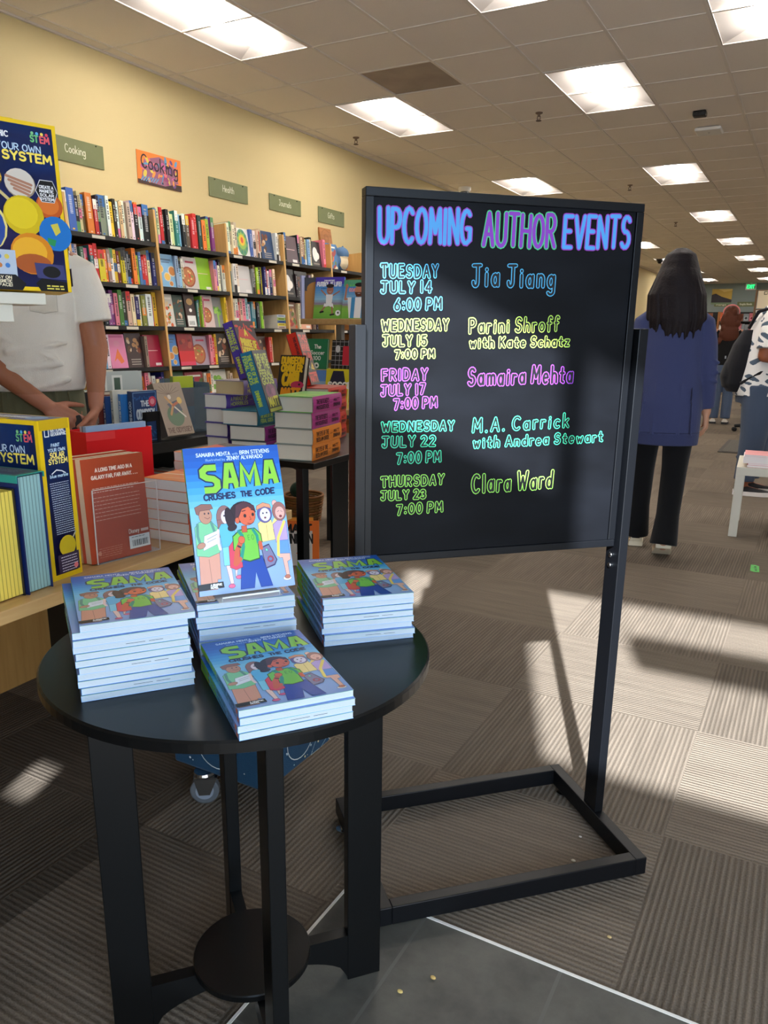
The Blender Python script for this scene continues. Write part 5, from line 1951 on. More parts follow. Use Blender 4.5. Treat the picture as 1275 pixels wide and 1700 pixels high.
ZB_ = ZO + .0008
upright_book('paperback', 'dark blue epic paperback with pale lettering and a red seal behind a black bookend', TR(-2.612, 2.468, ZB_) @ RZ(88 * D2R), .145, .228, .028, (30, 62, 112), (30, 60, 106), (30, 62, 112), (214, 214, 206), art=ody_front,
             spine_art=lambda a: (a.text('ODYSSEY', .2, .3, .7, .4, .004, (190, 206, 220)), a.rect(.84, .2, .92, .8, (206, 214, 220))), group='paperbacks on the black rack')
upright_book('paperback', 'tan illustrated epic paperback leaning back on the black rack beside the bookend', TR(-2.56, 2.622, ZB_ + .02) @ RZ(86 * D2R) @ Matrix.Rotation(-20 * D2R, 4, 'X'), .165, .25, .045, (150, 128, 106), (96, 84, 74), (120, 100, 84), (190, 180, 166), art=tan_front, group='paperbacks on the black rack')
SP = [((52, 130, 206), .024, .215, 'bright blue'), ((226, 222, 206), .026, .23, 'cream and blue'), ((26, 74, 140), .022, .205, 'deep blue'), ((120, 48, 38), .022, .21, 'dark red'), ((206, 196, 180), .016, .218, 'beige'), ((58, 60, 64), .018, .222, 'charcoal'),
      ((232, 230, 220), .026, .222, 'white'), ((84, 140, 160), .03, .225, 'teal speckled')]
base = Vector((-2.612, 2.468, 0))
dirv = Vector((-.707, -.707, 0))
off = .030
for k, (c, tk, h, nm_) in enumerate(SP):
    p = base + Vector((-.0, 0, 0)) + Vector((-off * .92, -off * .39, 0)) * 1.75
    off += tk * 0.83
    r = upright_book('paperback', '%s spined paperback, %s behind the dark blue epic on the black rack' % (nm_, ORD[k]), TR(p.x, p.y, ZB_) @ RZ(74 * D2R), .13, h, tk * .9, c, c, c, (220, 214, 200),
                     spine_art=lambda a, c=c, k=k: (a.text(('FRENCH', 'ILIAD', 'CIRCE', 'TROY', 'HERO', 'MYTHS', 'SAGA', 'WAVES')[k], .15, .3, .75, .4, .003, (240, 240, 236) if sum(c) < 400 else (60, 70, 90)),), group='paperbacks on the black rack')
t = thing('bookend', 'black metal arch bookend in front of the dark blue epic paperback', 'bookend')
t.matrix_world = TR(-2.572, 2.487, ZB_) @ RZ(88 * D2R)
mb = MB()
for q in ((.0, .022, 0, .13), (.078, .10, 0, .13)):
    mb.bbox(q[0], q[1], -.0, .003, q[2], q[3], .001)
mb.bbox(.0, .10, -.0, .003, .095, .138, .001)
mb.bbox(.0, .10, -.0, .09, .0, .003, .001)
mb.build('arch_plate', 'black_metal', t)
t = thing('brochure_holder', 'smoky clear angled acrylic case on the black rack beside the tan paperback', 'acrylic case', (-2.70, 2.83, ZB_), 80 * D2R)
mb = MB()
mb.box(0, .21, 0, .004, 0, .22)
mb.box(0, .21, .12, .124, 0, .26)
mb.box(0, .004, .004, .12, 0, .22)
mb.box(.206, .21, .004, .12, 0, .24)
mb.build('acrylic_case', 'smoke_acrylic', t)
r = upright_book('paperback', 'paperback with a red and green cover standing in the smoky acrylic case', TR(-2.73, 2.85, ZB_ + .004) @ RZ(80 * D2R), .12, .27, .025, (206, 78, 40), (120, 150, 60), (80, 120, 60), (210, 206, 196), art=lambda a, A: (a.rect(0, A - .5, 1, A, (190, 206, 60)), a.rect(0, 0, 1, A * .45, (110, 150, 180))), group='paperbacks on the black rack')
r = upright_book('hardcover_book', 'large pale hardcover with photo panels at the back of the black rack', TR(-2.90, 2.50, ZB_) @ RZ(82 * D2R), .28, .30, .03, (196, 204, 200), (84, 140, 140), (190, 196, 190), (226, 226, 220), hard=True,
                 art=lambda a, A: (a.rect(.1, A - .34, .3, A - .06, (236, 238, 232)), a.rect(.14, A - .3, .26, A - .1, (90, 96, 84)), a.rect(.4, A - .34, .6, A - .06, (236, 238, 232)), a.rect(.44, A - .3, .56, A - .1, (80, 104, 90)), a.rect(0, .1, 1, A - .44, (64, 66, 72))), group='paperbacks on the black rack')
rnd = random.Random(9)
y = 2.56
k = 0
for c, nm_ in (((226, 222, 214), 'white'), ((220, 90, 120), 'pink'), ((236, 232, 224), 'ivory'), ((196, 70, 60), 'red'), ((222, 120, 90), 'salmon'), ((206, 80, 70), 'coral'), ((120, 40, 40), 'maroon'), ((206, 190, 170), 'beige'), ((170, 60, 60), 'brick red'), ((226, 214, 196), 'cream')):
    tk = rnd.uniform(.03, .045)
    mb = MB(c)
    h = rnd.uniform(.2, .235)
    mb.box(-.24, -.02, 0, tk - .003, 0, h, c, zp=(226, 220, 206))
    a = Art(mb, (-.0199, 0, 0), (0, tk, 0), (0, 0, h), lift=.0003)
    a.rect(.2, .3, .75, .7, tuple(max(0, v - 70) for v in c))
    o = mb.build('paperback', 'print_matte', None, TR(-2.55, y, .3358))
    tag(o, '%s spined paperback, %s along the lower shelf of the black rack' % (nm_, ORD[k]), 'book', 'paperbacks on the lower shelf of the black rack')
    y += tk
    k += 1

# ------------------------------------------------------------------ tiered soccer display
t = thing('display_stand', 'tiered wooden display stand of soccer books with grey posts', 'stand')
mb = MB()
mb.bbox(-2.74, -1.9, 3.955, 4.24, 1.258, 1.2895, .002)
mb.build('top_shelf', 'wood_light', t)
mb = MB()
mb.bbox(-2.76, -1.9, 3.93, 4.16, .972, .998, .002)
mb.build('middle_shelf', 'wood_light', t)
mb = MB()
mb.bbox(-2.78, -1.9, 3.75, 4.2, .76, .79, .002)
mb.build('lower_shelf', 'wood_light', t)
for x in (-2.60, -2.0):
    mb = MB()
    mb.bbox(x - .02, x + .02, 4.16, 4.2, .0, 1.258, .002)
    mb.build('post', 'grey_metal', t)
mb = MB()
for x_ in (-2.45, -1.98):
    mb = MB()
    mb.bbox(x_, x_ + .06, 3.78, 3.82, .0, .76, .002)
    mb.build('front_leg', 'black_shelf', t)


def field(a, A, title, sub, shirt, stripes, hair, skin, top, kid=True):
    st = [(0, (110, 176, 70)), (.3, (140, 196, 80)), (.32, (150, 110, 130)), (.46, (150, 200, 226)), (.8, (70, 140, 220)), (.86, top), (1, top)]
    for k in range(18):
        tm = (k + .5) / 18
        for (ta, ca), (tb, cb) in zip(st[:-1], st[1:]):
            if ta <= tm <= tb:
                f = (tm - ta) / (tb - ta)
                c = tuple(ca[q] + (cb[q] - ca[q]) * f for q in range(3))
        a.k -= a.step
        a.rect(0, A * k / 18, 1, A * (k + 1) / 18, c)
    Wt = (240, 242, 246)
    if kid:
        a.text(sub, .3, A - .13, .66, .04, .0024, Wt)
        a.text(title, .06, A - .28, .9, .12, .0065, Wt)
        a.text('a story of a star', .22, A - .37, .64, .05, .0016, (30, 50, 110))
        a.stroke([(.42, .72), (.22, .9)], .008, skin)
        a.stroke([(.62, .72), (.86, .86)], .008, skin)
        a.poly([(.4, .76), (.64, .76), (.62, .46), (.42, .46)], shirt)
        a.poly([(.36, .48), (.66, .48), (.7, .34), (.52, .4), (.34, .36)], shirt)
        a.stroke([(.38, .36), (.26, .22)], .01, skin)
        a.stroke([(.64, .36), (.66, .16)], .01, skin)
        a.stroke([(.24, .2), (.34, .22)], .01, (30, 30, 40))
        a.stroke([(.6, .12), (.72, .14)], .01, (30, 30, 40))
        a.ell(.53, .9, .12, .14, skin)
        a.ell(.52, 1.03, .14, .065, hair)
        a.stroke([(.49, .85), (.54, .83), (.58, .86)], .0016, (240, 240, 240))
        a.ell(.86, .18, .09, .09, Wt)
        a.poly([(.83, .2), (.87, .22), (.9, .17), (.85, .15)], (20, 20, 24))
    else:
        a.text(sub, .2, A - .2, .85, .05, .0026, (120, 206, 100))
        a.text(title, .2, A - .36, .95, .1, .005, (230, 150, 160))
        a.stroke([(.2, .62), (.08, .6), (.1, .95)], .012, skin)
        a.ell(.11, 1.0, .05, .08, skin)
        a.stroke([(.85, .6), (.95, .6), (.96, .8)], .012, skin)
        a.poly([(.16, .66), (.86, .66), (.8, .02), (.26, .02)], Wt)
        for u in (.3, .66):
            a.rect(u, .02, u + .13, .66, (70, 150, 206))
        a.ell(.54, .86, .15, .19, skin)
        a.ell(.54, 1.05, .16, .065, hair)
        a.poly([(.4, .82), (.68, .82), (.64, .68), (.46, .68)], (96, 50, 34))
        a.stroke([(.5, .78), (.58, .78)], .0016, (240, 240, 240))


upright_book('picture_book', 'soccer picture book with a boy kicking a ball, standing on the top wooden shelf', TR(-2.664, 3.975, 1.2905) @ RZ(8 * D2R) @ Matrix.Rotation(-12 * D2R, 4, 'X'), .185, .242, .012, (70, 140, 220), (60, 50, 140), (70, 140, 220), hard=True,
             art=lambda a, A: field(a, A, 'FUTBOL IS LIFE!', 'JUAN MARTINEZ', (240, 238, 240), None, (40, 30, 34), (176, 116, 96), (84, 66, 186)), group='soccer picture books')
upright_book('picture_book', 'soccer picture book with a bearded player in a striped shirt beside the chalkboard edge', TR(-2.473, 3.985, 1.2905) @ RZ(6 * D2R) @ Matrix.Rotation(-12 * D2R, 4, 'X'), .185, .222, .012, (120, 200, 220), (40, 100, 140), (70, 140, 220), hard=True,
             art=lambda a, A: field(a, A, 'GOAL BY GOAL', 'SUPER STAR', (240, 238, 240), True, (30, 24, 28), (196, 130, 104), (90, 170, 130), kid=False), group='soccer picture books')
upright_book('picture_book', 'tan and black book standing edge-on behind the kicking boy picture book', TR(-2.73, 3.99, 1.2905) @ RZ(50 * D2R), .16, .235, .012, (60, 62, 74), (170, 120, 60), (60, 62, 74), hard=True, art=lambda a, A: (a.rect(0, 0, 1, A * .68, (168, 118, 56)), a.ell(.5, A * .72, .42, .28, (168, 118, 56))), group='soccer picture books')
upright_book('picture_book', 'pale lilac thin book standing edge-on at the end of the top wooden shelf', TR(-2.738, 3.97, 1.2905) @ RZ(76 * D2R), .03, .245, .014, (170, 176, 214), (170, 176, 214), (170, 176, 214), hard=True, group='soccer picture books')


def soccer100(a, A):
    a.rect(0, 0, 1, A, (34, 126, 84))
    Wt = (232, 238, 232)
    a.text('The', .34, A - .42, .66, .16, .005, Wt)
    a.text('Soccer', .16, A - .68, .84, .16, .005, Wt)
    a.text('100', .32, A - .92, .66, .16, .005, Wt)
    a.ell(.48, .16, .13, .13, Wt)
    a.poly([(.43, .18), (.5, .22), (.55, .15), (.48, .1)], (20, 30, 26))


upright_book('hardcover_book', 'green hardcover about soccer on the middle shelf of the tiered stand', TR(-2.70, 3.955, .9985) @ RZ(6 * D2R) @ Matrix.Rotation(-8 * D2R, 4, 'X'), .135, .178, .02, (34, 126, 84), (30, 110, 76), (34, 126, 84), hard=True, art=soccer100, group='soccer books on the tiered stand')
upright_book('hardcover_book', 'black and red patterned book beside the green soccer hardcover', TR(-2.54, 3.975, .9985) @ RZ(4 * D2R) @ Matrix.Rotation(-8 * D2R, 4, 'X'), .135, .172, .02, (36, 34, 38), (160, 150, 146), (36, 34, 38), hard=True,
             art=lambda a, A: ([a.stroke([(.0, .2 * k), (1, .2 * k)], .002, (200, 200, 204)) for k in range(1, 7)], [a.stroke([(.2 * k, 0), (.2 * k, A)], .002, (190, 190, 196)) for k in range(1, 5)], a.rect(.55, .2, 1, A * .8, (206, 40, 66)), a.ell(.3, A * .7, .12, .16, (220, 220, 224))), group='soccer books on the tiered stand')
upright_book('hardcover_book', 'sky blue hardcover with a stadium cover on the lower shelf of the tiered stand', TR(-2.62, 3.80, .7908) @ RZ(5 * D2R) @ Matrix.Rotation(-10 * D2R, 4, 'X'), .135, .212, .02, (150, 180, 214), (120, 150, 190), (150, 180, 214), hard=True,
             art=lambda a, A: (a.rect(0, A * .7, 1, A, (96, 140, 206)), a.rect(0, 0, 1, A * .4, (206, 206, 196)), a.text('THE PRICE', .05, A * .34, .95, .2, .008, (30, 44, 90)), a.text('OF SUCCESS', .05, A * .1, .95, .16, .006, (214, 214, 206))), group='soccer books on the tiered stand')
upright_book('hardcover_book', 'yellow and navy soccer hardcover half hidden by the chalkboard post', TR(-2.478, 3.80, .7908) @ RZ(3 * D2R) @ Matrix.Rotation(-10 * D2R, 4, 'X'), .15, .222, .02, (216, 202, 40), (216, 202, 40), (216, 202, 40), hard=True,
             art=lambda a, A: (a.poly([(.05, A * .4), (.3, A * .95), (.75, A * .95), (.95, A * .4)], (26, 28, 60)), a.ell(.5, A * .3, .46, .34, (206, 190, 30)), a.text('SOCCER', .12, A * .52, 1.3, .2, .01, (240, 240, 236))), group='soccer books on the tiered stand')


# ------------------------------------------------------------------ leaning wall bookcases
PAL = {'k': ('black', (30, 29, 31)), 'w': ('white', (226, 224, 218)), 'c': ('cream', (230, 216, 180)), 'b': ('blue', (70, 108, 178)), 'n': ('navy', (38, 46, 96)), 'y': ('yellow', (228, 192, 40)),
       'r': ('red', (196, 48, 48)), 'o': ('orange', (230, 124, 46)), 'g': ('green', (70, 110, 70)), 't': ('teal', (58, 118, 124)), 'p': ('pink', (222, 130, 150)), 'v': ('violet', (126, 66, 128)),
       'm': ('maroon', (110, 36, 44)), 'e': ('beige', (206, 184, 146)), 'a': ('grey', (136, 132, 128)), 'l': ('lime', (150, 196, 50)), 's': ('sky blue', (130, 176, 208)), 'u': ('brown', (116, 84, 62)),
       'd': ('dark green', (40, 66, 54)), 'i': ('olive', (130, 128, 70))}
SZ = [1.834, 1.533, 1.248, .957, .67, .38, .09]
ROWNAME = ['top', 'second', 'third', 'fourth', 'fifth', 'sixth', 'lowest']
BAYNAME = ['first', 'second', 'third', 'fourth', 'fifth']
BAYY = [3.635, 4.42, 5.205, 5.99, 6.775]
BAYW = .785
LEAN = Matrix.Rotation(-4.0 * D2R, 4, 'Y')


def bay_frame(k):
    return TR(-4.186, BAYY[k], 0) @ LEAN


for k in range(5):
    t = thing('bookcase', 'tall wooden wall bookcase bay with black shelves, %s from the kit boxes' % BAYNAME[k], 'bookcase', group='wall bookcases')
    t.matrix_world = bay_frame(k)
    for nm_, ya in (('upright', -.012), ('upright', BAYW - .012 - .0005)) if k == 4 else (('upright', -.012),):
        mb = MB()
        mb.box(-.28, .004, ya + .002, ya + .022, .02, 2.062)
        mb.build(nm_, 'wood_upright', t)
    mb = MB()
    mb.box(-.285, -.28, -.012, BAYW - .012, .02, 2.07)
    mb.build('back_panel', 'wood_back', t)
    mb = MB()
    mb.box(-.28, -.02, .012, BAYW - .012, .02, .07)
    mb.build('plinth', 'black_shelf', t)
    rr = random.Random(40 + k)
    for q, z in enumerate(SZ):
        mb = MB()
        mb.box(-.279, -.012, .0125, BAYW - .0125, z - .022, z)
        mb.box(-.012, -.002, .0125, BAYW - .0125, z - .028, z + .001)
        sh = mb.build('shelf', 'black_shelf', t)
        for i in range(rr.choice((1, 1, 2))):
            ya = rr.uniform(.05, .3) + .32 * i
            mb = MB((206, 200, 184))
            mb.box(-.002, .0, ya, ya + .11, z - .026, z - .006)
            mb.build('price_strip', 'print_matte', sh)


def food_art(kind, c):
    def f(a, A):
        a.rect(0, 0, 1, A, c)
        rr = random.Random(hash_str(kind) + int(c[0]))
        if kind == 'plates':
            for u, v, r_ in ((.12, A * .55, .2), (.5, A * .32, .22), (.86, A * .5, .26), (.7, A * .12, .14)):
                a.ell(u, v, r_, r_ * .95, (206, 196, 176))
                a.ell(u, v, r_ * .8, r_ * .76, rr.choice(((206, 150, 60), (190, 120, 50), (220, 176, 70))))
            a.rect(.15, A * .82, .85, A * .86, (70, 100, 130))
            a.rect(.25, A * .74, .75, A * .77, (70, 100, 130))
        elif kind == 'bowl':
            a.ell(.3, A * .38, .5, .5, (150, 70, 40))
            a.ell(.3, A * .38, .42, .42, (176, 110, 60))
            for i in range(12):
                a.ell(.3 + rr.uniform(-.3, .3), A * .38 + rr.uniform(-.3, .3), .07, .05, rr.choice(((206, 60, 50), (120, 140, 60), (220, 180, 110))))
            a.rect(.2, A * .82, .8, A * .88, (190, 60, 90))
        elif kind == 'food':
            for i in range(16):
                a.ell(rr.uniform(.1, .9), rr.uniform(.1, A * .75), rr.uniform(.08, .2), rr.uniform(.06, .14), rr.choice(((206, 90, 40), (190, 140, 70), (90, 110, 50), (220, 200, 160), (150, 50, 40))), rr.uniform(0, 90))
            a.rect(.12, A * .84, .88, A * .9, (230, 226, 216))
        elif kind == 'dark':
            for i in range(12):
                a.ell(rr.uniform(.15, .85), rr.uniform(A * .3, A * .85), rr.uniform(.06, .16), rr.uniform(.05, .12), rr.choice(((180, 130, 80), (120, 60, 36), (206, 180, 150), (90, 60, 40))), rr.uniform(0, 90))
            for i in range(3):
                a.rect(.2, A * (.08 + .07 * i), .8, A * (.11 + .07 * i), (160, 150, 140))
        elif kind == 'label':
            a.rect(.1, A * .02, .9, A * .34, (230, 230, 226))
            for i in range(8):
                a.rect(.2 + .07 * i, A * .06, .23 + .07 * i, A * .18, (30, 30, 30))
            a.ell(.5, A * .75, .3, .22, (190, 150, 90))
            a.ell(.5, A * .5, .14, .12, (226, 226, 220))
        elif kind == 'mandala':
            a.ell(.5, A * .5, .42, .62, (110, 160, 110))
            a.ell(.5, A * .56, .32, .4, (150, 190, 90))
            a.ell(.5, A * .58, .22, .26, (230, 190, 60))
            a.ell(.5, A * .58, .1, .14, (220, 90, 60))
            for i in range(10):
                g = i * 36 * D2R
                a.ell(.5 + .36 * math.cos(g), A * .52 + .5 * math.sin(g), .07, .09, (70, 140, 120))
        elif kind == 'red':
            a.rect(0, 0, 1, A * .46, (206, 30, 40))
            a.rect(0, 0, 1, A * .12, (214, 60, 90))
            for i in range(8):
                a.ell(rr.uniform(.15, .85), rr.uniform(A * .52, A * .95), .12, .1, rr.choice(((150, 40, 40), (180, 70, 50), (120, 24, 30))))
        elif kind == 'fox':
            a.poly([(.2, .3), (.5, .9), (.8, .3), (.6, .2), (.4, .45)], (230, 120, 60))
            a.ell(.5, A * .72, .18, .14, (220, 140, 170))
            a.rect(.1, A * .9, .9, A * .95, (200, 90, 140))
        elif kind == 'plain':
            a.rect(.55, .06, .9, .18, (226, 220, 216))
            a.rect(.1, A * .5, .8, A * .52, (220, 180, 180))
        elif kind == 'veg':
            for i in range(14):
                a.ell(.45 + rr.uniform(-.35, .35), A * .55 + rr.uniform(-.25, .25), .13, .11, rr.choice(((120, 180, 60), (90, 150, 50), (150, 200, 80))))
            a.poly([(.4, .05), (.55, .05), (.6, A * .5), (.35, A * .5)], (140, 186, 80))
        elif kind == 'cat':
            a.ell(.45, A * .5, .26, .4, (226, 222, 216))
            a.ell(.65, A * .45, .2, .2, (236, 230, 220))
            a.rect(.2, A * .1, .8, A * .16, (120, 110, 100))
    return f


ROWS = {
    (0, 0): 'e bb k e u oo r k aaa w y k w e w e w k o w kk', (0, 1): 'e b w g rr t r yy o a w y m y a k k o l b r r c n', (0, 2): 'k k o oo u w k v v p g d e c n w i ww v y',
    (0, 3): 'r w k a k k e s w F:fox:pink:222,130,170 F:dark:dark:60,40,40 a F:plain:maroon:166,20,60', (0, 4): 'r w o c r w o y r p v w c r k o p r w e v n',
    (1, 0): 'g e r k k c c t s k w u rr r d o l n v', (1, 1): 'r F:plates:sky-blue:120,170,206 s s e F:bowl:pale-grey:196,186,182 F:plain:lime:140,190,30 p v w k w',
    (1, 2): 'w F:food:white:206,200,190 F:dark:dark-green:50,74,64 F:label:brown:60,40,36 t r l p F:bowl:pale-pink:206,184,182 F:veg:grey:130,130,130 y e',
    (1, 3): 'F:plates:blue:70,130,200 F:red:red:160,30,36 F:bowl:mauve:170,150,166 p r y F:dark:black:46,36,30', (1, 4): 'F:veg:green:40,90,50 F:food:crimson:170,50,60 c o w F:veg:white:220,218,206 e c',
    (2, 0): 's w e c e F:mandala:white:232,230,226 b w e r e F:dark:navy:40,70,110 w e', (2, 1): 'e t w c F:plain:pale:206,202,200 a u l k y n r w n c', (2, 2): 'c c w r e p s w t t k a l e',
    (2, 3): 'g r F:dark:charcoal:48,44,44 w o F:dark:brown:70,50,44 r e', (3, 0): 'a k F:plain:plum:90,72,78 k e u e s e k F:cat:black:44,42,40 p c', (3, 1): 'F:cat:black:40,38,38 k F:dark:black:36,34,34 a e k',
    (3, 2): 'F:food:tan:150,110,90 e F:plain:peach:220,160,130 u e k', (3, 3): 'k e F:food:tan:140,100,80 e k a', (4, 0): 'F:food:blue:50,110,160', (4, 1): 'k e u F:dark:black:40,38,38 a', (0, 5): 'r e k w o n g c r w b k y e', (1, 5): 'w r e k g o c n p w t e k r',
}
rnd = random.Random(17)


def spine_mesh(c, w, h, d, r):
    mb = MB(c)
    mb.box(-d, 0, 0, w, 0, h, c, zp=(222, 212, 190))
    a = Art(mb, (0.0002, 0, 0), (0, w, 0), (0, 0, h), lift=.0002)
    lum = sum(c) / 3
    ink = tuple(int(v * .35 + (228 if lum < 130 else 40) * .65) for v in c)
    acc = r.choice(((214, 60, 60), (236, 200, 70), (60, 110, 170), (236, 232, 222), (40, 40, 44), (230, 140, 60), (90, 140, 90), (214, 110, 150)))
    st = r.random()
    if st < .3:
        a.rect(0, .0, 1, r.uniform(.1, .3), acc)
    elif st < .5:
        a.rect(0, .72, 1, 1, acc)
    elif st < .6:
        a.rect(0, .35, 1, .6, acc)
    # title strip: small letter-like blocks running down the spine
    u0, u1 = (.3, .7) if w > .02 else (.28, .72)
    v = r.uniform(.82, .92)
    end = r.uniform(.32, .5)
    while v > end:
        L = r.uniform(.02, .05)
        a.rect(u0, v - L, u1, v, ink)
        v -= L + .012
        if r.random() < .2:
            v -= .03
    a.rect(.35, .05, .65, .085, ink if r.random() < .6 else acc)
    return mb


for (bay, row), spec in ROWS.items():
    toks = spec.split()
    ws = []
    for tk in toks:
        if tk.startswith('F:'):
            ws.append(rnd.uniform(.13, .16))
        else:
            ws.append(rnd.uniform(.021, .031) * (1 + .75 * (len(tk) - 1)))
    room = BAYW - .03
    if (bay, row) == (2, 2):
        room -= .15
    sc = room / sum(ws)
    if sc > 1.3:
        sc = 1.3
    y = .0145
    for n_, (tk, w) in enumerate(zip(toks, ws)):
        w *= sc
        base = bay_frame(bay)
        if tk.startswith('F:'):
            _, kind, cn, cc = tk.split(':')
            c = tuple(int(v) for v in cc.split(','))
            h = rnd.uniform(.225, .255)
            ww = w - .006
            mb = MB(c)
            mb.box(0, ww, 0, .022, 0, h, c, zp=(222, 212, 190))
            food_art(kind, c)(Art(mb, (0, 0, 0), (ww, 0, 0), (0, 0, ww), lift=.0002), h / ww)
            M = base @ TR(-.035 - rnd.uniform(0, .02), y + .003, SZ[row] + .001) @ RZ(90 * D2R) @ Matrix.Rotation(-5 * D2R, 4, 'X')
            # 5 degree lean: keep its back lower edge on the shelf
            M = M @ TR(0, 0, .0021)
            o = mb.build('face_out_book', 'print_gloss', None, M)
            lab = '%s book facing cover out, %s along the %s shelf of the %s bookcase bay' % (cn.replace('-', ' '), ORD[n_], ROWNAME[row], BAYNAME[bay])
        else:
            nm_, c = PAL[tk[0]]
            c = tuple(max(8, min(245, v + rnd.randint(-14, 14))) for v in c)
            h = rnd.uniform(.2, .252) if row else rnd.uniform(.222, .268)
            d = rnd.uniform(.15, .2)
            o = spine_mesh(c, w - .0012, h, d, rnd).build('shelf_book', 'print_matte', None, base @ TR(-.022 - rnd.uniform(0, .03), y, SZ[row] + .001))
            lab = '%s book, %s from left on the %s shelf of the %s bookcase bay' % (nm_, ORD[n_], ROWNAME[row], BAYNAME[bay])
        tag(o, lab, 'book', 'books in the wall bookcases')
        y += w

# a flat pile at the end of the third bay, third shelf, and little paper birds along the top
cols = [((190, 170, 160), 'mauve'), ((206, 190, 70), 'mustard'), ((70, 100, 150), 'blue'), ((150, 170, 90), 'sage'), ((170, 180, 200), 'pale blue')]
z_ = SZ[2] + .001
for k, (c, cn) in enumerate(cols):
    th_ = .026 - .002 * (k % 3)
    mb = MB(c)
    mb.box(-.2, -.02, .635, .765, z_, z_ + th_, c, ym=(226, 220, 204), yp=(226, 220, 204))
    a = Art(mb, (-.0199, .635, z_), (0, .13, 0), (0, 0, th_), lift=.0003)
    a.rect(.15, .3, .8, .7, tuple(max(0, v - 60) for v in c))
    tag(mb.build('shelf_book', 'print_matte', None, bay_frame(2)), '%s book lying flat, %s from the bottom of the pile on the third shelf' % (cn, ORD[k]), 'book', 'books in the wall bookcases')
    z_ += th_ + .0006
rnd = random.Random(77)
BIRDC = [((210, 70, 50), 'red'), ((90, 140, 170), 'blue'), ((230, 180, 60), 'yellow'), ((240, 150, 120), 'salmon'), ((60, 90, 70), 'dark green'), ((180, 150, 120), 'tan'), ((120, 70, 60), 'brown')]
nb = 0
for k in range(5):
    for q in range(7):
        c, cn = BIRDC[nb % len(BIRDC)]
        mb = MB(c)
        s_ = rnd.uniform(.022, .034)
        P = [(-s_, 0, .012), (s_ * .9, 0, .02), (0, -s_ * .5, 0), (0, s_ * .5, 0), (-.1 * s_, -s_ * 1.1, s_ * 1.3), (-.1 * s_, s_ * 1.1, s_ * 1.3), (-s_ * 1.4, 0, s_ * 1.2), (s_ * 1.3, 0, s_ * 1.5)]
        for f in ((0, 2, 1), (0, 1, 3), (2, 3, 0), (2, 1, 3), (2, 4, 3), (2, 5, 3), (0, 6, 2), (0, 6, 3), (1, 7, 2), (1, 7, 3)):
            mb.face([P[i] for i in f])
        y = .04 + q * .105 + rnd.uniform(-.02, .02)
        M = bay_frame(k) @ TR(-.2825, y, 2.0705) @ RZ(rnd.uniform(0, 6.28))
        tag(mb.build('paper_bird', 'print_matte', None, M), 'tiny %s folded paper bird, %s along the top edge of the %s bookcase bay' % (cn, ORD[q], BAYNAME[k]), 'paper bird', 'folded paper birds on the bookcases')
        nb += 1

M = bay_frame(4) @ TR(-.262, .24, 2.0705) @ Matrix.Rotation(-6 * D2R, 4, 'Y')
t = thing('wall_plaque', 'square carved brown wooden plaque standing on top of the fifth bookcase bay', 'plaque')
t.matrix_world = M
mb = MB()
mb.bbox(-.012, .012, 0, .22, 0, .21, .003)
mb.build('wooden_panel', 'wood_back', t)
mb = MB((116, 80, 50))
a = Art(mb, (.0121, 0, 0), (0, .22, 0), (0, 0, .22))
for k in range(3):
    a.stroke([(.5 + .4 / (k + 1) * math.cos(g * D2R), .48 + .4 / (k + 1) * math.sin(g * D2R)) for g in range(0, 361, 24)], .004, (120, 84, 54))
mb.build('carving', 'print_matte', t)

# blue plush owl on the fifth bay


def owl(m):
    m.ellipsoid((0, 0, .1), .085, .1, .1)
    m.ellipsoid((.03, 0, .17), .07, .085, .07)
    m.capsule((0, -.06, .21), (0, -.075, .25), .022, .012)
    m.capsule((0, .06, .21), (0, .075, .25), .022, .012)
    m.ellipsoid((.0, -.1, .1), .04, .03, .07)
    m.ellipsoid((.0, .1, .1), .04, .03, .07)


o = organic('plush_owl', owl, .006, 4, lambda p: (222, 204, 168) if p.x > .045 and p.z < .14 and abs(p.y) < .07 else (86, 116, 150), 'cloth', None)
o.matrix_world = bay_frame(4) @ TR(-.11, .34, SZ[0] + .002)
tag(o, 'blue plush owl with a cream belly on the top shelf beside the chalkboard', 'plush toy')


# ------------------------------------------------------------------ people
SKIN_M = (168, 108, 78)


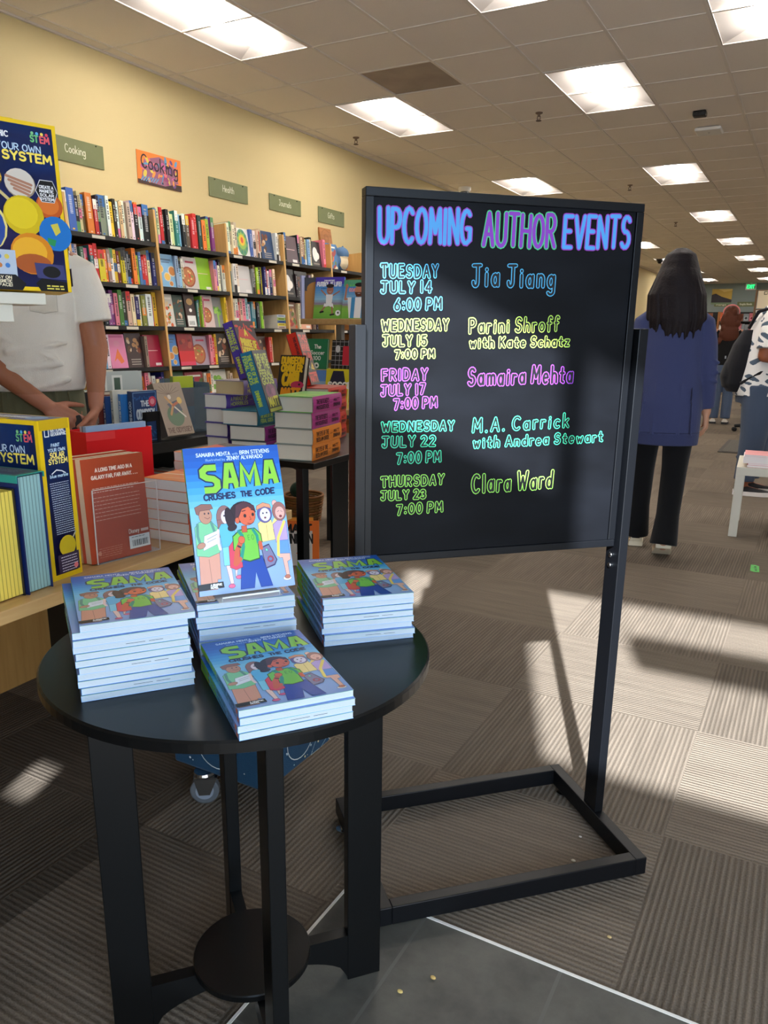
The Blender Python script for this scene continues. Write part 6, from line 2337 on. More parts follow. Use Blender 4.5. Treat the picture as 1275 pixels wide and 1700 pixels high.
def hand(m, wrist, d, nrm, thumb, s=1.0, curl=(.5, .5, .5, .5), tc=.4, spread=.10):
    """palm and five separate fingers: d points from wrist to fingertips, nrm out of the palm, thumb towards the thumb side"""
    d, nrm = Vector(d).normalized(), Vector(nrm)
    nrm = (nrm - d * nrm.dot(d)).normalized()
    side = Vector(thumb)
    side = (side - d * side.dot(d) - nrm * side.dot(nrm)).normalized()
    w = Vector(wrist)
    kn = []
    for k, (o, L) in enumerate(((.028, .085), (.0095, .09), (-.0095, .087), (-.027, .079))):
        p = w + d * L * s + side * o * s
        kn.append(p)
        m.capsule(w + side * o * .55 * s + d * .012 * s, p, .0165 * s, .0125 * s, n=10, m=4)
    for k, (p, L) in enumerate(zip(kn, (.042, .047, .044, .034))):
        r = (.0092, .0095, .0092, .0082)[k] * s
        a = 0.0
        q = p
        fan = side * ((1.5 - k) * spread)
        for j, f in enumerate((1.0, .64, .5)):
            a += curl[k] * (.9, 1.0, .7)[j]
            dd = (d * math.cos(a) + nrm * math.sin(a) + fan * math.cos(a)).normalized()
            q2 = q + dd * L * f * s
            m.capsule(q, q2, r * (1 - .07 * j), r * (1 - .07 * (j + 1)), n=10, m=4)
            q = q2
    b0 = w + d * .022 * s + side * .02 * s
    dd = (d * .62 + side * .75 + nrm * .3).normalized()
    b1 = b0 + dd * .042 * s
    m.capsule(b0, b1, .0155 * s, .012 * s, n=10, m=4)
    dd2 = (dd * (1 - tc) + d * tc + nrm * .3 * tc).normalized()
    b2 = b1 + dd2 * .032 * s
    m.capsule(b1, b2, .0112 * s, .0098 * s, n=10, m=4)
    b3 = b2 + (dd2 + nrm * .25).normalized() * .026 * s
    m.capsule(b2, b3, .0098 * s, .0082 * s, n=10, m=4)


def head(m, c, f, s=1.0):
    """skull, jaw, nose, ears, neck; c centre of the head, f the unit facing direction"""
    c = Vector(c)
    f = Vector(f).normalized()
    r = f.cross(Vector((0, 0, 1))).normalized()
    up = Vector((0, 0, 1))
    Mx = Matrix((r, f, up)).transposed().to_4x4()
    m.ellipsoid(c + up * .02 * s - f * .012 * s, .076 * s, .094 * s, .098 * s, M=Mx)
    m.ellipsoid(c + f * .022 * s - up * .045 * s, .058 * s, .068 * s, .072 * s, M=Mx)
    m.ellipsoid(c + f * .05 * s - up * .095 * s, .03 * s, .03 * s, .024 * s, M=Mx)
    m.capsule(c + f * .088 * s + up * .012 * s, c + f * .106 * s - up * .025 * s, .009 * s, .014 * s, n=10)
    for q in (-1, 1):
        m.ellipsoid(c + r * q * .078 * s - f * .008 * s - up * .012 * s, .012 * s, .02 * s, .032 * s, M=Mx)
        m.ellipsoid(c + r * q * .03 * s + f * .078 * s + up * .012 * s, .016 * s, .01 * s, .01 * s, M=Mx)
        m.capsule(c + r * q * .018 * s + f * .086 * s + up * .034 * s, c + r * q * .046 * s + f * .07 * s + up * .034 * s, .008 * s, .006 * s, n=8)
    m.capsule(c + f * .09 * s - up * .058 * s - r * .02 * s, c + f * .09 * s - up * .058 * s + r * .02 * s, .008 * s, .008 * s, n=8)


def eyes(parent, c, f, s=1.0):
    c, f = Vector(c), Vector(f).normalized()
    r = f.cross(Vector((0, 0, 1))).normalized()
    up = Vector((0, 0, 1))
    mb = MB((236, 232, 226))
    for q in (-1, 1):
        p = c + r * q * .031 * s + f * .08 * s + up * .012 * s
        mb.ellipsoid(p - f * .004 * s, .0105 * s, .0105 * s, .0105 * s, n=12, m=8)
        mb.ellipsoid(p + f * .0028 * s, .005 * s, .006 * s, .006 * s, (40, 26, 20), n=10, m=6)
    mb.build('eye', 'print_gloss', parent)


# --- the man in the white T-shirt (front is -y, his left is +x)
man = thing('person', 'man in a white pocket T-shirt and olive shorts behind the planet kits', 'person', (-2.60, 1.975, 0), 45 * D2R)
HC_ = (0.0, -.03, 1.66)


def man_body(m):
    head(m, HC_, (0, -1, 0))
    m.capsule((0, 0, 1.46), (0, -.012, 1.58), .062, .058)
    m.erings([(0, 0, .92, .16, .105), (0, 0, 1.02, .165, .11), (0, -.005, 1.2, .165, .112), (0, -.005, 1.34, .18, .11), (0, 0, 1.44, .16, .085), (0, 0, 1.5, .08, .06)])
    for s_ in (-1, 1):
        m.capsule((s_ * .155, 0, 1.43), (s_ * .185, 0, 1.4), .062, .06)
        m.capsule((s_ * .085, 0, .9), (s_ * .095, -.01, .5), .095, .062)
        m.capsule((s_ * .095, -.01, .5), (s_ * .1, .01, .34), .06, .056)
        m.capsule((s_ * .1, .01, .36), (s_ * .1, .01, .09), .058, .038)
        m.capsule((s_ * .1, .02, .05), (s_ * .115, -.14, .045), .04, .036)
    # his left arm hangs straight, his right forearm crosses to meet it
    m.capsule((.19, 0, 1.41), (.232, -.01, 1.14), .055, .046)
    m.capsule((.232, -.01, 1.14), (.222, -.11, .93), .046, .027)
    hand(m, (.222, -.112, .925), (-.28, -.18, -.95), (-.9, .0, .1), (-.3, -.9, .1), 1.02, (.35, .5, .6, .7), .3)
    m.capsule((-.19, 0, 1.41), (-.275, -.09, 1.2), .055, .05)
    m.capsule((-.275, -.09, 1.2), (.06, -.17, .935), .05, .028)
    hand(m, (.06, -.172, .93), (.86, -.1, -.5), (.0, .6, -.3), (.2, -.5, .9), 1.02, (.5, .65, .7, .8), .35)


organic('body', man_body, .0052, 3, lambda p: (184, 122, 96) if p.z < .98 and p.y < -.1 else SKIN_M, 'skin', man)
eyes(man, HC_, (0, -1, 0))


def man_hair(m):
    m.ellipsoid((0, -.01, 1.70), .084, .1, .088)
    m.ellipsoid((0, .03, 1.66), .08, .075, .085)


o = organic('hair', man_hair, .008, 2, lambda p: (34, 26, 24), 'hair', man)


def man_shirt(m):
    m.erings([(0, -.012, .985, .182, .135), (0, -.012, 1.02, .19, .142), (0, -.015, 1.1, .188, .138), (0, -.012, 1.22, .184, .132), (0, -.006, 1.33, .196, .128), (0, 0, 1.42, .182, .104), (0, .0, 1.485, .11, .075), (0, -.005, 1.515, .075, .066)], n=36)
    for s_ in (-1, 1):
        dx, dy = (-.02, -.065) if s_ < 0 else (0, 0)
        m.tube([(s_ * .13, 0, 1.44), (s_ * .19, 0, 1.405), (s_ * .212 + dx * .5, -.004 + dy * .5, 1.33), (s_ * .226 + dx * 1.3, -.008 + dy, 1.235)], [.062, .072, .072, .074], n=20)
        m.capsule((s_ * .05, 0, 1.47), (s_ * .165, 0, 1.418), .052, .066)
    # folds
    m.capsule((-.1, -.148, 1.06), (.12, -.144, 1.085), .015, .010, n=8)
    m.capsule((-.06, -.144, 1.13), (.14, -.132, 1.16), .014, .008, n=8)
    m.capsule((-.12, -.13, 1.2), (.1, -.140, 1.1), .013, .012, n=8)
    m.capsule((.02, -.142, 1.0), (.14, -.124, 1.03), .015, .01, n=8)
    m.capsule((-.13, -.126, 1.0), (.0, -.150, 1.03), .014, .012, n=8)
    m.capsule((-.04, -.125, 1.3), (.05, -.135, 1.12), .006, .006, n=8)


sh = organic('shirt', man_shirt, .006, 3, lambda p: (236, 229, 216), 'cloth', man)
mb = MB((226, 218, 202))
for (xa, ya), (xb, yb) in (((.03, -.1372), (.075, -.1345)), ((.075, -.1345), (.12, -.1255))):
    mb.face([(xa, ya - .004, 1.27), (xb, yb - .004, 1.27), (xb, yb - .005, 1.37), (xa, ya - .005, 1.37)])
    mb.box(xa, xb, min(ya, yb) - .0062, max(ya, yb), 1.365, 1.378, (214, 206, 190))
for pth in ([(.03, -.139, 1.37), (.03, -.1385, 1.27), (.075, -.137, 1.262), (.12, -.1285, 1.27), (.12, -.128, 1.37)], [(.03, -.1405, 1.37), (.075, -.1385, 1.37), (.12, -.1295, 1.37)], [(.03, -.1405, 1.358), (.075, -.1385, 1.358), (.12, -.1295, 1.358)]):
    mb.tube(pth, .0013, (186, 176, 158), n=6)
mb.build('pocket', 'cloth', sh)


def man_shorts(m):
    m.erings([(0, 0, .80, .176, .122), (0, 0, .9, .18, .126), (0, 0, .98, .176, .122), (0, 0, 1.02, .17, .118)], n=30)
    for s_ in (-1, 1):
        m.tube([(s_ * .085, 0, .86), (s_ * .092, -.004, .7), (s_ * .1, -.01, .5)], [.1, .098, .096], n=22)
    for k in range(7):
        x = -.14 + .045 * k
        m.capsule((x, -.116 + .2 * x * x, .985), (x * 1.04, -.122 + .2 * x * x, .9), .006, .004, n=8)


organic('shorts', man_shorts, .007, 2, lambda p: (106, 104, 78) if p.z < .985 else (94, 92, 68), 'cloth', man)
for s_ in (-1, 1):
    mb = MB((50, 50, 54))
    mb.loft([[(s_ * .108 + rx * math.cos(q * .5236), -.05 + ry * math.sin(q * .5236), z) for q in range(12)] for z, rx, ry in ((.001, .05, .135), (.03, .052, .138), (.06, .046, .12), (.1, .044, .07))], (52, 52, 56))
    mb.build('shoe', 'rubber', man)
t = thing('wallet', 'black folded phone wallet with pale printed marks held by the man in the white T-shirt', 'wallet')
t.matrix_world = TR(-2.60, 1.975, 0) @ RZ(45 * D2R) @ TR(.150, -.168, .815) @ Matrix.Rotation(-14 * D2R, 4, 'Y')
mb = MB((30, 26, 28))
mb.bbox(-.085, .04, -.012, .004, -.01, .082, .003)
mb.build('case', 'print_gloss', t)
mb = MB()
a = Art(mb, (-.085, -.0121, -.01), (.1, 0, 0), (0, 0, .1))
for k in range(8):
    a.stroke([(.06 + .05 * (k % 4), .2 + .3 * (k // 4)), (.1 + .05 * (k % 4), .3 + .3 * (k // 4)), (.06 + .05 * (k % 4), .4 + .3 * (k // 4))], .0014, (196, 176, 180))
mb.build('printed_marks', 'print_gloss', t)

# --- the woman in the blue cardigan, walking away (front is +y here)
wom = thing('person', 'woman with long dark hair in a blue cardigan walking away beyond the chalkboard', 'person', (-.705, 4.52, 0), 12 * D2R)
WH = (0.0, .03, 1.52)


def wom_body(m):
    head(m, WH, (0, 1, 0), .97)
    m.capsule((0, 0, 1.33), (0, .01, 1.44), .05, .048)
    m.erings([(0, 0, .84, .155, .11), (0, 0, 1.0, .135, .1), (0, 0, 1.2, .15, .1), (0, 0, 1.3, .15, .08), (0, 0, 1.36, .07, .05)])
    m.capsule((.085, -.01, .84), (.075, -.03, .46), .085, .058)
    m.capsule((.075, -.03, .46), (.055, -.12, .1), .054, .036)
    m.capsule((-.085, .02, .84), (-.085, .1, .46), .085, .058)
    m.capsule((-.085, .1, .46), (-.085, .16, .1), .054, .036)
    m.capsule((.055, -.12, .08), (.058, -.03, .05), .03, .02)
    m.capsule((-.085, .16, .06), (-.088, .26, .035), .03, .018)
    m.capsule((.145, 0, 1.28), (.19, -.01, 1.03), .044, .04)
    m.capsule((.19, -.01, 1.03), (.214, .03, .81), .038, .025)
    hand(m, (.214, .032, .805), (.1, .05, -.99), (-.9, .2, 0), (.1, .95, 0), .92, (.5, .6, .7, .75), .4)
    m.capsule((-.145, 0, 1.28), (-.19, 0, 1.06), .044, .04)
    m.capsule((-.19, 0, 1.06), (-.17, .14, .9), .038, .026)
    hand(m, (-.17, .142, .895), (.1, .6, -.7), (.9, .1, 0), (.1, .6, .7), .92, (.6, .7, .7, .8), .4)


organic('body', wom_body, .008, 3, lambda p: (190, 140, 112), 'skin', wom)
eyes(wom, WH, (0, 1, 0), .97)


def wom_hair(m):
    m.ellipsoid((0, .015, 1.56), .094, .11, .098)
    m.ellipsoid((0, -.025, 1.47), .115, .095, .13)
    m.ellipsoid((.0, -.055, 1.36), .125, .07, .13)
    rr = random.Random(8)
    for k in range(34):
        g = (-1 + 2 * k / 33)
        th = g * 1.5
        x0, y0 = .088 * math.sin(th), .015 - .1 * math.cos(th)
        x1, y1 = .128 * math.sin(th) * 1.02 + rr.uniform(-.012, .012), -.03 - .085 * math.cos(th)
        x2 = x1 * rr.uniform(.9, 1.08) + .012
        zl = 1.2 + .05 * abs(g) + rr.uniform(-.035, .03)
        m.tube([(x0 * .25, y0 * .25, 1.652), (x0 * .75, y0 * .75, 1.62), (x0, y0, 1.55), (x1, y1, 1.42), (x2, y1 * .98 - .01, 1.3), (x2 * .97, y1 * .95 - .005, zl)], [.008, .012, .014, .0155, .014, .004], n=7)


organic('hair', wom_hair, .0055, 1, lambda p: (30, 23, 25), 'hair', wom)


def wom_cardigan(m):
    m.erings([(0, -.01, .635, .186, .125), (0, -.01, .7, .188, .13), (0, -.01, .85, .186, .135), (0, -.005, 1.0, .172, .125), (0, -.002, 1.15, .17, .118), (0, 0, 1.25, .168, .112), (0, 0, 1.31, .15, .1), (0, 0, 1.36, .1, .085), (0, 0, 1.40, .066, .064)], n=36)
    for s_, el, wr in ((1, (.192, -.012, 1.03), (.214, .024, .835)), (-1, (-.198, 0, 1.06), (-.168, .12, .925))):
        m.tube([(s_ * .10, 0, 1.315), (s_ * .15, 0, 1.275), (s_ * .172, -.005, 1.18), el], [.05, .058, .056, .052], n=18)
        m.capsule(el, el, .052, .052)
        m.tube([el, wr], [.054, .038], n=18)
        for k in range(3):
            a0 = Vector(el) + Vector((0, 0, .06 - .05 * k))
            m.capsule(a0 + Vector((-.045, -.03, .01)), a0 + Vector((.045, -.035, -.012)), .013, .011, n=8)
    for k in range(5):
        m.capsule((-.12 + .06 * k, -.128, .95 + .02 * (k % 2)), (-.13 + .066 * k, -.135, .7), .006, .007, n=8)


cd = organic('cardigan', wom_cardigan, .007, 3, lambda p: (62, 68, 104) if p.z > .70 else (57, 63, 97), 'cloth', wom)
mb = MB((50, 56, 88))
pts = []
for k in range(19):
    g = (-170 + 160 * k / 18) * D2R
    pts.append((.187 * math.cos(g), -.01 + .131 * math.sin(g), .705))
mb.tube(pts, .0028, n=6)
mb.build('hem_seam', 'cloth', cd)


def wom_trousers(m):
    m.erings([(0, 0, .72, .165, .115), (0, 0, .86, .16, .112), (0, 0, .95, .14, .1)], n=28)
    m.tube([(.085, -.01, .84), (.078, -.03, .5), (.066, -.085, .25), (.056, -.13, .085)], [.092, .068, .062, .074], n=20)
    m.tube([(-.085, .02, .84), (-.086, .1, .48), (-.085, .14, .25), (-.085, .165, .065)], [.092, .068, .062, .074], n=20)


organic('trousers', wom_trousers, .008, 2, lambda p: (18, 18, 20), 'cloth', wom)


def sneaker(x, y, z, pitch, yaw, c1, c2, parent, s=1.0):
    M = TR(x, y, z) @ RZ(yaw * D2R) @ Matrix.Rotation(pitch * D2R, 4, 'X')
    mb = MB(c1)
    rows = []
    for q in range(14):
        f = q / 13
        yy = (-.06 + .265 * f) * s
        wd = (.036 + .012 * math.sin(math.pi * min(1, f * 1.1)) - .022 * max(0, f - .82) / .18) * s
        top = (.09 - .058 * f ** .8) * s
        rows.append([M @ Vector(p) for p in ((-wd, yy, .022 * s), (-wd * .9, yy, .6 * top), (-wd * .45, yy, top), (wd * .45, yy, top), (wd * .9, yy, .6 * top), (wd, yy, .022 * s))])
    mb.loft(rows, c1)
    o = mb.build('shoe', 'rubber', parent)
    mb = MB(c2)
    rows = []
    for q in range(14):
        f = q / 13
        yy = (-.066 + .28 * f) * s
        wd = (.041 + .012 * math.sin(math.pi * min(1, f * 1.1)) - .024 * max(0, f - .8) / .2) * s
        rows.append([M @ Vector(p) for p in ((-wd, yy, 0), (-wd, yy, .03 * s), (wd, yy, .03 * s), (wd, yy, 0))])
    mb.loft(rows, c2, smooth=False)
    for q in range(9):
        f = q / 9
        for sg in (-1, 1):
            pass
    mb.build('sole', 'rubber', o)


sneaker(.056, -.1, .045, -26, 0, (214, 202, 176), (226, 214, 188), wom, .95)
sneaker(-.085, .19, .001, 0, 4, (214, 202, 176), (226, 214, 188), wom, .95)
t = thing('shopping_bag', 'bright blue shopping bag hanging from the hand of the woman in the blue cardigan', 'bag')
t.matrix_world = TR(-.705, 4.52, 0) @ RZ(12 * D2R) @ TR(-.165, .25, .40)
mb = MB((24, 70, 190))
mb.loft([[(-.10, -.05, 0), (.10, -.05, 0), (.10, .05, 0), (-.10, .05, 0)], [(-.12, -.055, .3), (.12, -.055, .3), (.12, .055, .3), (-.12, .055, .3)]], smooth=False)
mb.build('bag_body', 'print_matte', t)
mb = MB((20, 56, 150))
for y in (-.05, .05):
    mb.tube([(-.06, y, .3), (-.045, y * .5, .4), (0, y * .1, .435), (.045, y * .5, .4), (.06, y, .3)], .005, n=8)
mb.build('handle', 'print_matte', t)
mb = MB((26, 26, 30))
mb.box(-.118, .118, -.0565, .0565, .27, .302)
mb.build('top_band', 'print_matte', t)

# --- the man with the backpack, facing the racks out of frame (front is +x)
bpm = thing('person', 'man with a black backpack and a white shirt printed with dark shapes', 'person', (-.375, 6.80, 0), 4 * D2R)


def bp_body(m):
    head(m, (.14, 0, 1.58), (1, 0, 0))
    m.capsule((.03, 0, 1.4), (.11, 0, 1.52), .062, .058)
    m.erings([(0, 0, .85, .13, .16), (.01, 0, 1.0, .14, .165), (.03, 0, 1.2, .14, .17), (.03, 0, 1.34, .12, .18), (.03, 0, 1.43, .07, .09)])
    for s_, lx in ((-1, .0), (1, .04)):
        m.capsule((0, s_ * .09, .88), (lx, s_ * .1, .47), .095, .062)
        m.capsule((lx, s_ * .1, .47), (lx - .03, s_ * .1, .09), .058, .038)
        m.capsule((lx - .03, s_ * .1, .05), (lx + .1, s_ * .1, .035), .03, .018)
        m.capsule((.03, s_ * .18, 1.35), (.0, s_ * .235, 1.08), .056, .047)
        m.capsule((.0, s_ * .235, 1.08), (.24, s_ * .16, 1.02), .046, .028)
        hand(m, (.245, s_ * .158, 1.02), (.9, -s_ * .35, .05), (0, -s_, .2), (.1, 0, 1), 1.0, (.5, .6, .6, .7), .3)


organic('body', bp_body, .009, 3, lambda p: (150, 88, 60), 'skin', bpm)
eyes(bpm, (.14, 0, 1.58), (1, 0, 0))
organic('hair', lambda m: (m.ellipsoid((.12, 0, 1.63), .1, .084, .082), m.ellipsoid((.08, 0, 1.58), .07, .08, .08)), .009, 2, lambda p: (30, 24, 22), 'hair', bpm)


def bp_shirt(m):
    m.erings([(.005, 0, .775, .195, .21), (.005, 0, .86, .2, .212), (.02, 0, 1.0, .195, .205), (.03, 0, 1.2, .17, .195), (.03, 0, 1.34, .13, .19), (.03, 0, 1.42, .08, .11), (.04, 0, 1.45, .066, .07)], n=32)
    for s_ in (-1, 1):
        m.tube([(.03, s_ * .13, 1.38), (.03, s_ * .19, 1.345), (.02, s_ * .22, 1.25), (.012, s_ * .24, 1.13)], [.06, .074, .076, .08], n=18)


def shark_print(p):
    rr = math.sin(p.x * 37 + 3 * math.sin(p.z * 21)) * math.sin(p.y * 33 + 2.2 * math.sin(p.z * 29 + p.x * 9)) * math.sin(p.z * 31 + 2 * math.sin(p.y * 17 + p.x * 12))
    return (78, 92, 108) if rr > .22 else (222, 220, 218)


organic('shirt', bp_shirt, .0045, 4, shark_print, 'cloth', bpm)


def bp_trousers(m):
    m.erings([(0, 0, .72, .165, .185), (0, 0, .82, .172, .188), (0, 0, .96, .14, .165)], n=26)
    for s_, lx in ((-1, .0), (1, .04)):
        m.tube([(0, s_ * .09, .86), (lx, s_ * .1, .48), (lx - .015, s_ * .1, .25), (lx - .03, s_ * .1, .115)], [.13, .1, .084, .076], n=20)
        m.capsule((lx - .09, s_ * .1, .47), (lx + .05, s_ * .12, .5), .012, .01, n=8)
        m.capsule((lx - .1, s_ * .1, .3), (lx + .03, s_ * .12, .27), .010, .01, n=8)


organic('trousers', bp_trousers, .009, 2, lambda p: (70, 82, 102), 'cloth', bpm)
sneaker(-.03, -.1, .001, 0, -90, (28, 28, 32), (232, 226, 222), bpm, 1.06)
sneaker(.01, .1, .001, 0, -90, (28, 28, 32), (232, 226, 222), bpm, 1.06)
bag = organic('backpack', lambda m: (m.erings([(-.16, 0, .80, .08, .12), (-.165, 0, .86, .11, .15), (-.155, 0, 1.0, .12, .155), (-.13, 0, 1.16, .10, .14), (-.1, 0, 1.27, .07, .1)], n=24), m.erings([(-.225, 0, .83, .05, .1), (-.24, 0, .92, .06, .11), (-.225, 0, 1.02, .05, .1)], n=18)),
              .009, 2, lambda p: (26, 26, 30), 'cloth', None)
bag.matrix_world = TR(-.375, 6.80, 0) @ RZ(4 * D2R)
tag(bag, 'black rounded backpack on the back of the man in the patterned shirt', 'backpack')
for s_ in (-1, 1):
    mb = MB((24, 24, 28))
    mb.tube([(-.13, s_ * .1, 1.28), (-.08, s_ * .12, 1.40), (.03, s_ * .13, 1.435), (.135, s_ * .13, 1.36), (.172, s_ * .14, 1.22), (.13, s_ * .17, 1.06), (-.02, s_ * .197, .95), (-.14, s_ * .15, .87)], .013, n=8)
    mb.build('strap', 'cloth', bag)
mb = MB((150, 150, 150))
mb.box(-.278, -.268, -.02, .02, 1.05, 1.07)
mb.build('zip_pull', 'print_gloss', bag)

# --- far woman with red-brown hair (front is +y)
fw = thing('person', 'far woman with long red-brown curly hair, black top and jeans, seen from behind', 'person', (-1.17, 12.35, 0), 6 * D2R)


def fw_body(m):
    head(m, (0, .03, 1.52), (0, 1, 0), .97)
    m.capsule((0, 0, 1.33), (0, .01, 1.44), .05, .048)
    m.erings([(0, 0, .84, .155, .11), (0, 0, 1.0, .135, .1), (0, 0, 1.2, .15, .1), (0, 0, 1.34, .1, .07)])
    for s_ in (-1, 1):
        m.capsule((s_ * .085, 0, .85), (s_ * .08, 0, .46), .085, .058)
        m.capsule((s_ * .08, 0, .46), (s_ * .08, -.02, .09), .054, .036)
        m.capsule((s_ * .08, -.02, .05), (s_ * .083, .1, .035), .03, .018)
        m.capsule((s_ * .155, 0, 1.29), (s_ * .2, 0, 1.04), .048, .042)
        m.capsule((s_ * .2, 0, 1.04), (s_ * .16, .16, .96), .04, .026)
        hand(m, (s_ * .16, .162, .96), (-s_ * .4, .8, 0), (-s_, 0, .1), (0, .2, 1), .92)


organic('body', fw_body, .011, 2, lambda p: (196, 140, 114), 'skin', fw)
eyes(fw, (0, .03, 1.52), (0, 1, 0), .97)


def fw_hair(m):
    m.ellipsoid((0, .01, 1.56), .1, .11, .1)
    m.ellipsoid((0, -.03, 1.44), .135, .1, .16)
    m.ellipsoid((.0, -.06, 1.27), .13, .075, .15)
    for k in range(14):
        m.ellipsoid((-.12 + .24 * ((k * 5) % 14) / 13, -.09, 1.17 + .03 * k), .035, .03, .05)


organic('hair', fw_hair, .01, 2, lambda p: (82, 44, 30), 'hair', fw)
organic('top', lambda m: (m.erings([(0, 0, .84, .175, .125), (0, 0, 1.0, .155, .115), (0, 0, 1.2, .168, .115), (0, 0, 1.3, .14, .085), (0, 0, 1.36, .065, .055)], n=28), m.tube([(.12, 0, 1.3), (.17, 0, 1.26), (.212, 0, 1.04)], [.05, .06, .052]), m.tube([(-.12, 0, 1.3), (-.17, 0, 1.26), (-.212, 0, 1.04)], [.05, .06, .052]),
                            m.tube([(.212, 0, 1.04), (.17, .14, .965)], [.052, .036]), m.tube([(-.212, 0, 1.04), (-.17, .14, .965)], [.052, .036])), .01, 2, lambda p: (22, 22, 24), 'cloth', fw)
organic('jeans', lambda m: (m.erings([(0, 0, .72, .165, .118), (0, 0, .88, .16, .116)], n=26), m.tube([(.085, 0, .84), (.08, 0, .46), (.08, -.02, .08)], [.094, .074, .07]), m.tube([(-.085, 0, .84), (-.08, 0, .46), (-.08, -.02, .08)], [.094, .074, .07])), .01, 2, lambda p: (74, 88, 112), 'cloth', fw)
sneaker(.082, -.01, .001, 0, -4, (214, 208, 200), (40, 40, 44), fw, .95)
sneaker(-.082, -.01, .001, 0, 4, (214, 208, 200), (40, 40, 44), fw, .95)
mb = MB((226, 130, 130))
mb.tube([(.102 * math.cos(g * D2R), .05, 1.565 + .1 * math.sin(g * D2R)) for g in range(-10, 191, 10)], .012, n=8)
mb.build('headband', 'cloth', fw)


# ------------------------------------------------------------------ fabric cart on casters behind the round table
t = thing('rolling_cart', 'dark blue fabric cart printed with white constellations on swivel casters under the tables', 'cart', (-1.215, 1.50, 0))
mb = MB((26, 66, 96))
mb.bbox(-.15, .153, -.15, .15, .092, .50, .008, (26, 66, 96))
rnd = random.Random(31)
for o_, U, V in (((-.15, -.1502, .092), (.303, 0, 0), (0, 0, .408)), ((.1532, -.15, .092), (0, .3, 0), (0, 0, .408))):
    a = Art(mb, o_, U, V)
    for k in range(110):
        r_ = rnd.choice((.004, .005, .007, .011))
        u, v = rnd.uniform(.03, .97), rnd.uniform(.03, .97)
        a.ell(u, v, r_, r_ * .75, rnd.choice(((214, 222, 222), (170, 196, 206), (220, 206, 150))), k=7)
    for k in range(9):
        p = [(rnd.uniform(.05, .95), rnd.uniform(.05, .95))]
        for q in range(3):
            p.append((min(.98, max(.02, p[-1][0] + rnd.uniform(-.25, .25))), min(.98, max(.02, p[-1][1] + rnd.uniform(-.2, .2)))))
        a.stroke(p, .0012, (180, 204, 212))
    a.ell(.5, .2, .2, .14, (206, 216, 216), k=24)
    a.ell(.5, .2, .192, .133, (26, 66, 96), k=24)
mb.build('fabric_body', 'cloth', t)
for x, y, yaw in ((-.05, -.145, 35), (.0, .12, 70), (-.12, .1, 10)):
    M = TR(x, y, 0) @ RZ(yaw * D2R)
    mb = MB((60, 62, 66))
    ring = [(.0375 * math.cos(q * math.pi / 14), .0375 * math.sin(q * math.pi / 14)) for q in range(28)]
    mb.loft([[M @ Vector((px * s_, y_, .038 + pz * s_)) for px, pz in ring] for y_, s_ in ((-.012, .9), (-.010, 1), (.010, 1), (.012, .9))], (104, 108, 112), smooth=False)
    w_ = mb.build('caster_wheel', 'rubber', t)
    mb = MB((150, 156, 164))
    mb.loft([[M @ Vector((px * s_, y_, .038 + pz * s_)) for px, pz in ring] for y_, s_ in ((-.0145, .62), (.0145, .62))], (150, 158, 170), smooth=False)
    mb.loft([[M @ Vector((px * s_, y_, .038 + pz * s_)) for px, pz in ring] for y_, s_ in ((-.016, .18), (.016, .18))], (190, 190, 190), smooth=False)
    mb.build('hub', 'print_gloss', w_)
    mb = MB((150, 150, 150))
    for s_ in (-1, 1):
        mb.loft([[M @ Vector(p) for p in ((-.014, s_ * .017, .03), (.014, s_ * .017, .03), (.034, s_ * .017, .078), (-.026, s_ * .017, .078))], [M @ Vector(p) for p in ((-.014, s_ * .020, .03), (.014, s_ * .020, .03), (.034, s_ * .020, .078), (-.026, s_ * .020, .078))]], smooth=False)
    mb.box(-.026, .034, -.02, .02, .076, .081, M=M)
    mb.lathe([(.026, .081), (.028, .086), (.026, .0925)], ctr=(x, y, 0), n=24)
    mb.build('fork', 'chrome', w_)

# ------------------------------------------------------------------ white side table with magazines
t = thing('side_table', 'small off-white square side table with magazines in the aisle', 'table', (-.355, 5.175, 0), 3 * D2R)
mb = MB()
mb.bbox(0, .55, 0, .55, .39, .44, .002)
mb.build('tabletop', 'off_white', t)
for x in (0, .50):
    for y in (0.001, .499):
        mb = MB()
        mb.bbox(x, x + .05, y, y + .05, 0.0005, .39, .002)
        mb.build('leg', 'off_white', t)
for k, (c, h, lab, x0) in enumerate((((206, 40, 70), .014, 'red magazine at the bottom of the stack on the white side table', .055), ((226, 120, 150), .010, 'pink-edged magazine second in the stack on the white side table', .06), ((232, 228, 226), .018, 'white magazine third in the stack on the white side table', .03),
                                      ((236, 232, 232), .022, 'thick white magazine fourth in the stack on the white side table', .03), ((232, 160, 160), .012, 'pink-covered magazine on top of the stack on the white side table', .035))):
    z = .4405 + sum(v for v in (.014, .010, .018, .022, .012)[:k]) + .0003 * k
    r = thing('magazine', lab, 'magazine', (-.355, 5.175, 0), 3 * D2R, 'magazines on the white side table')
    mb = MB(c)
    mb.box(x0, .33, .02, .24, z, z + .0008, c)
    mb.box(x0, .33, .02, .24, z + h - .0008, z + h, c)
    mb.box(.329, .33, .02, .24, z + .0008, z + h - .0008, c)
    mb.build('cover', 'print_gloss', r)
    mb = MB((236, 228, 226))
    mb.box(x0 + .001, .329, .0205, .2395, z + .0008, z + h - .0008)
    mb.build('page_block', 'paper', r)

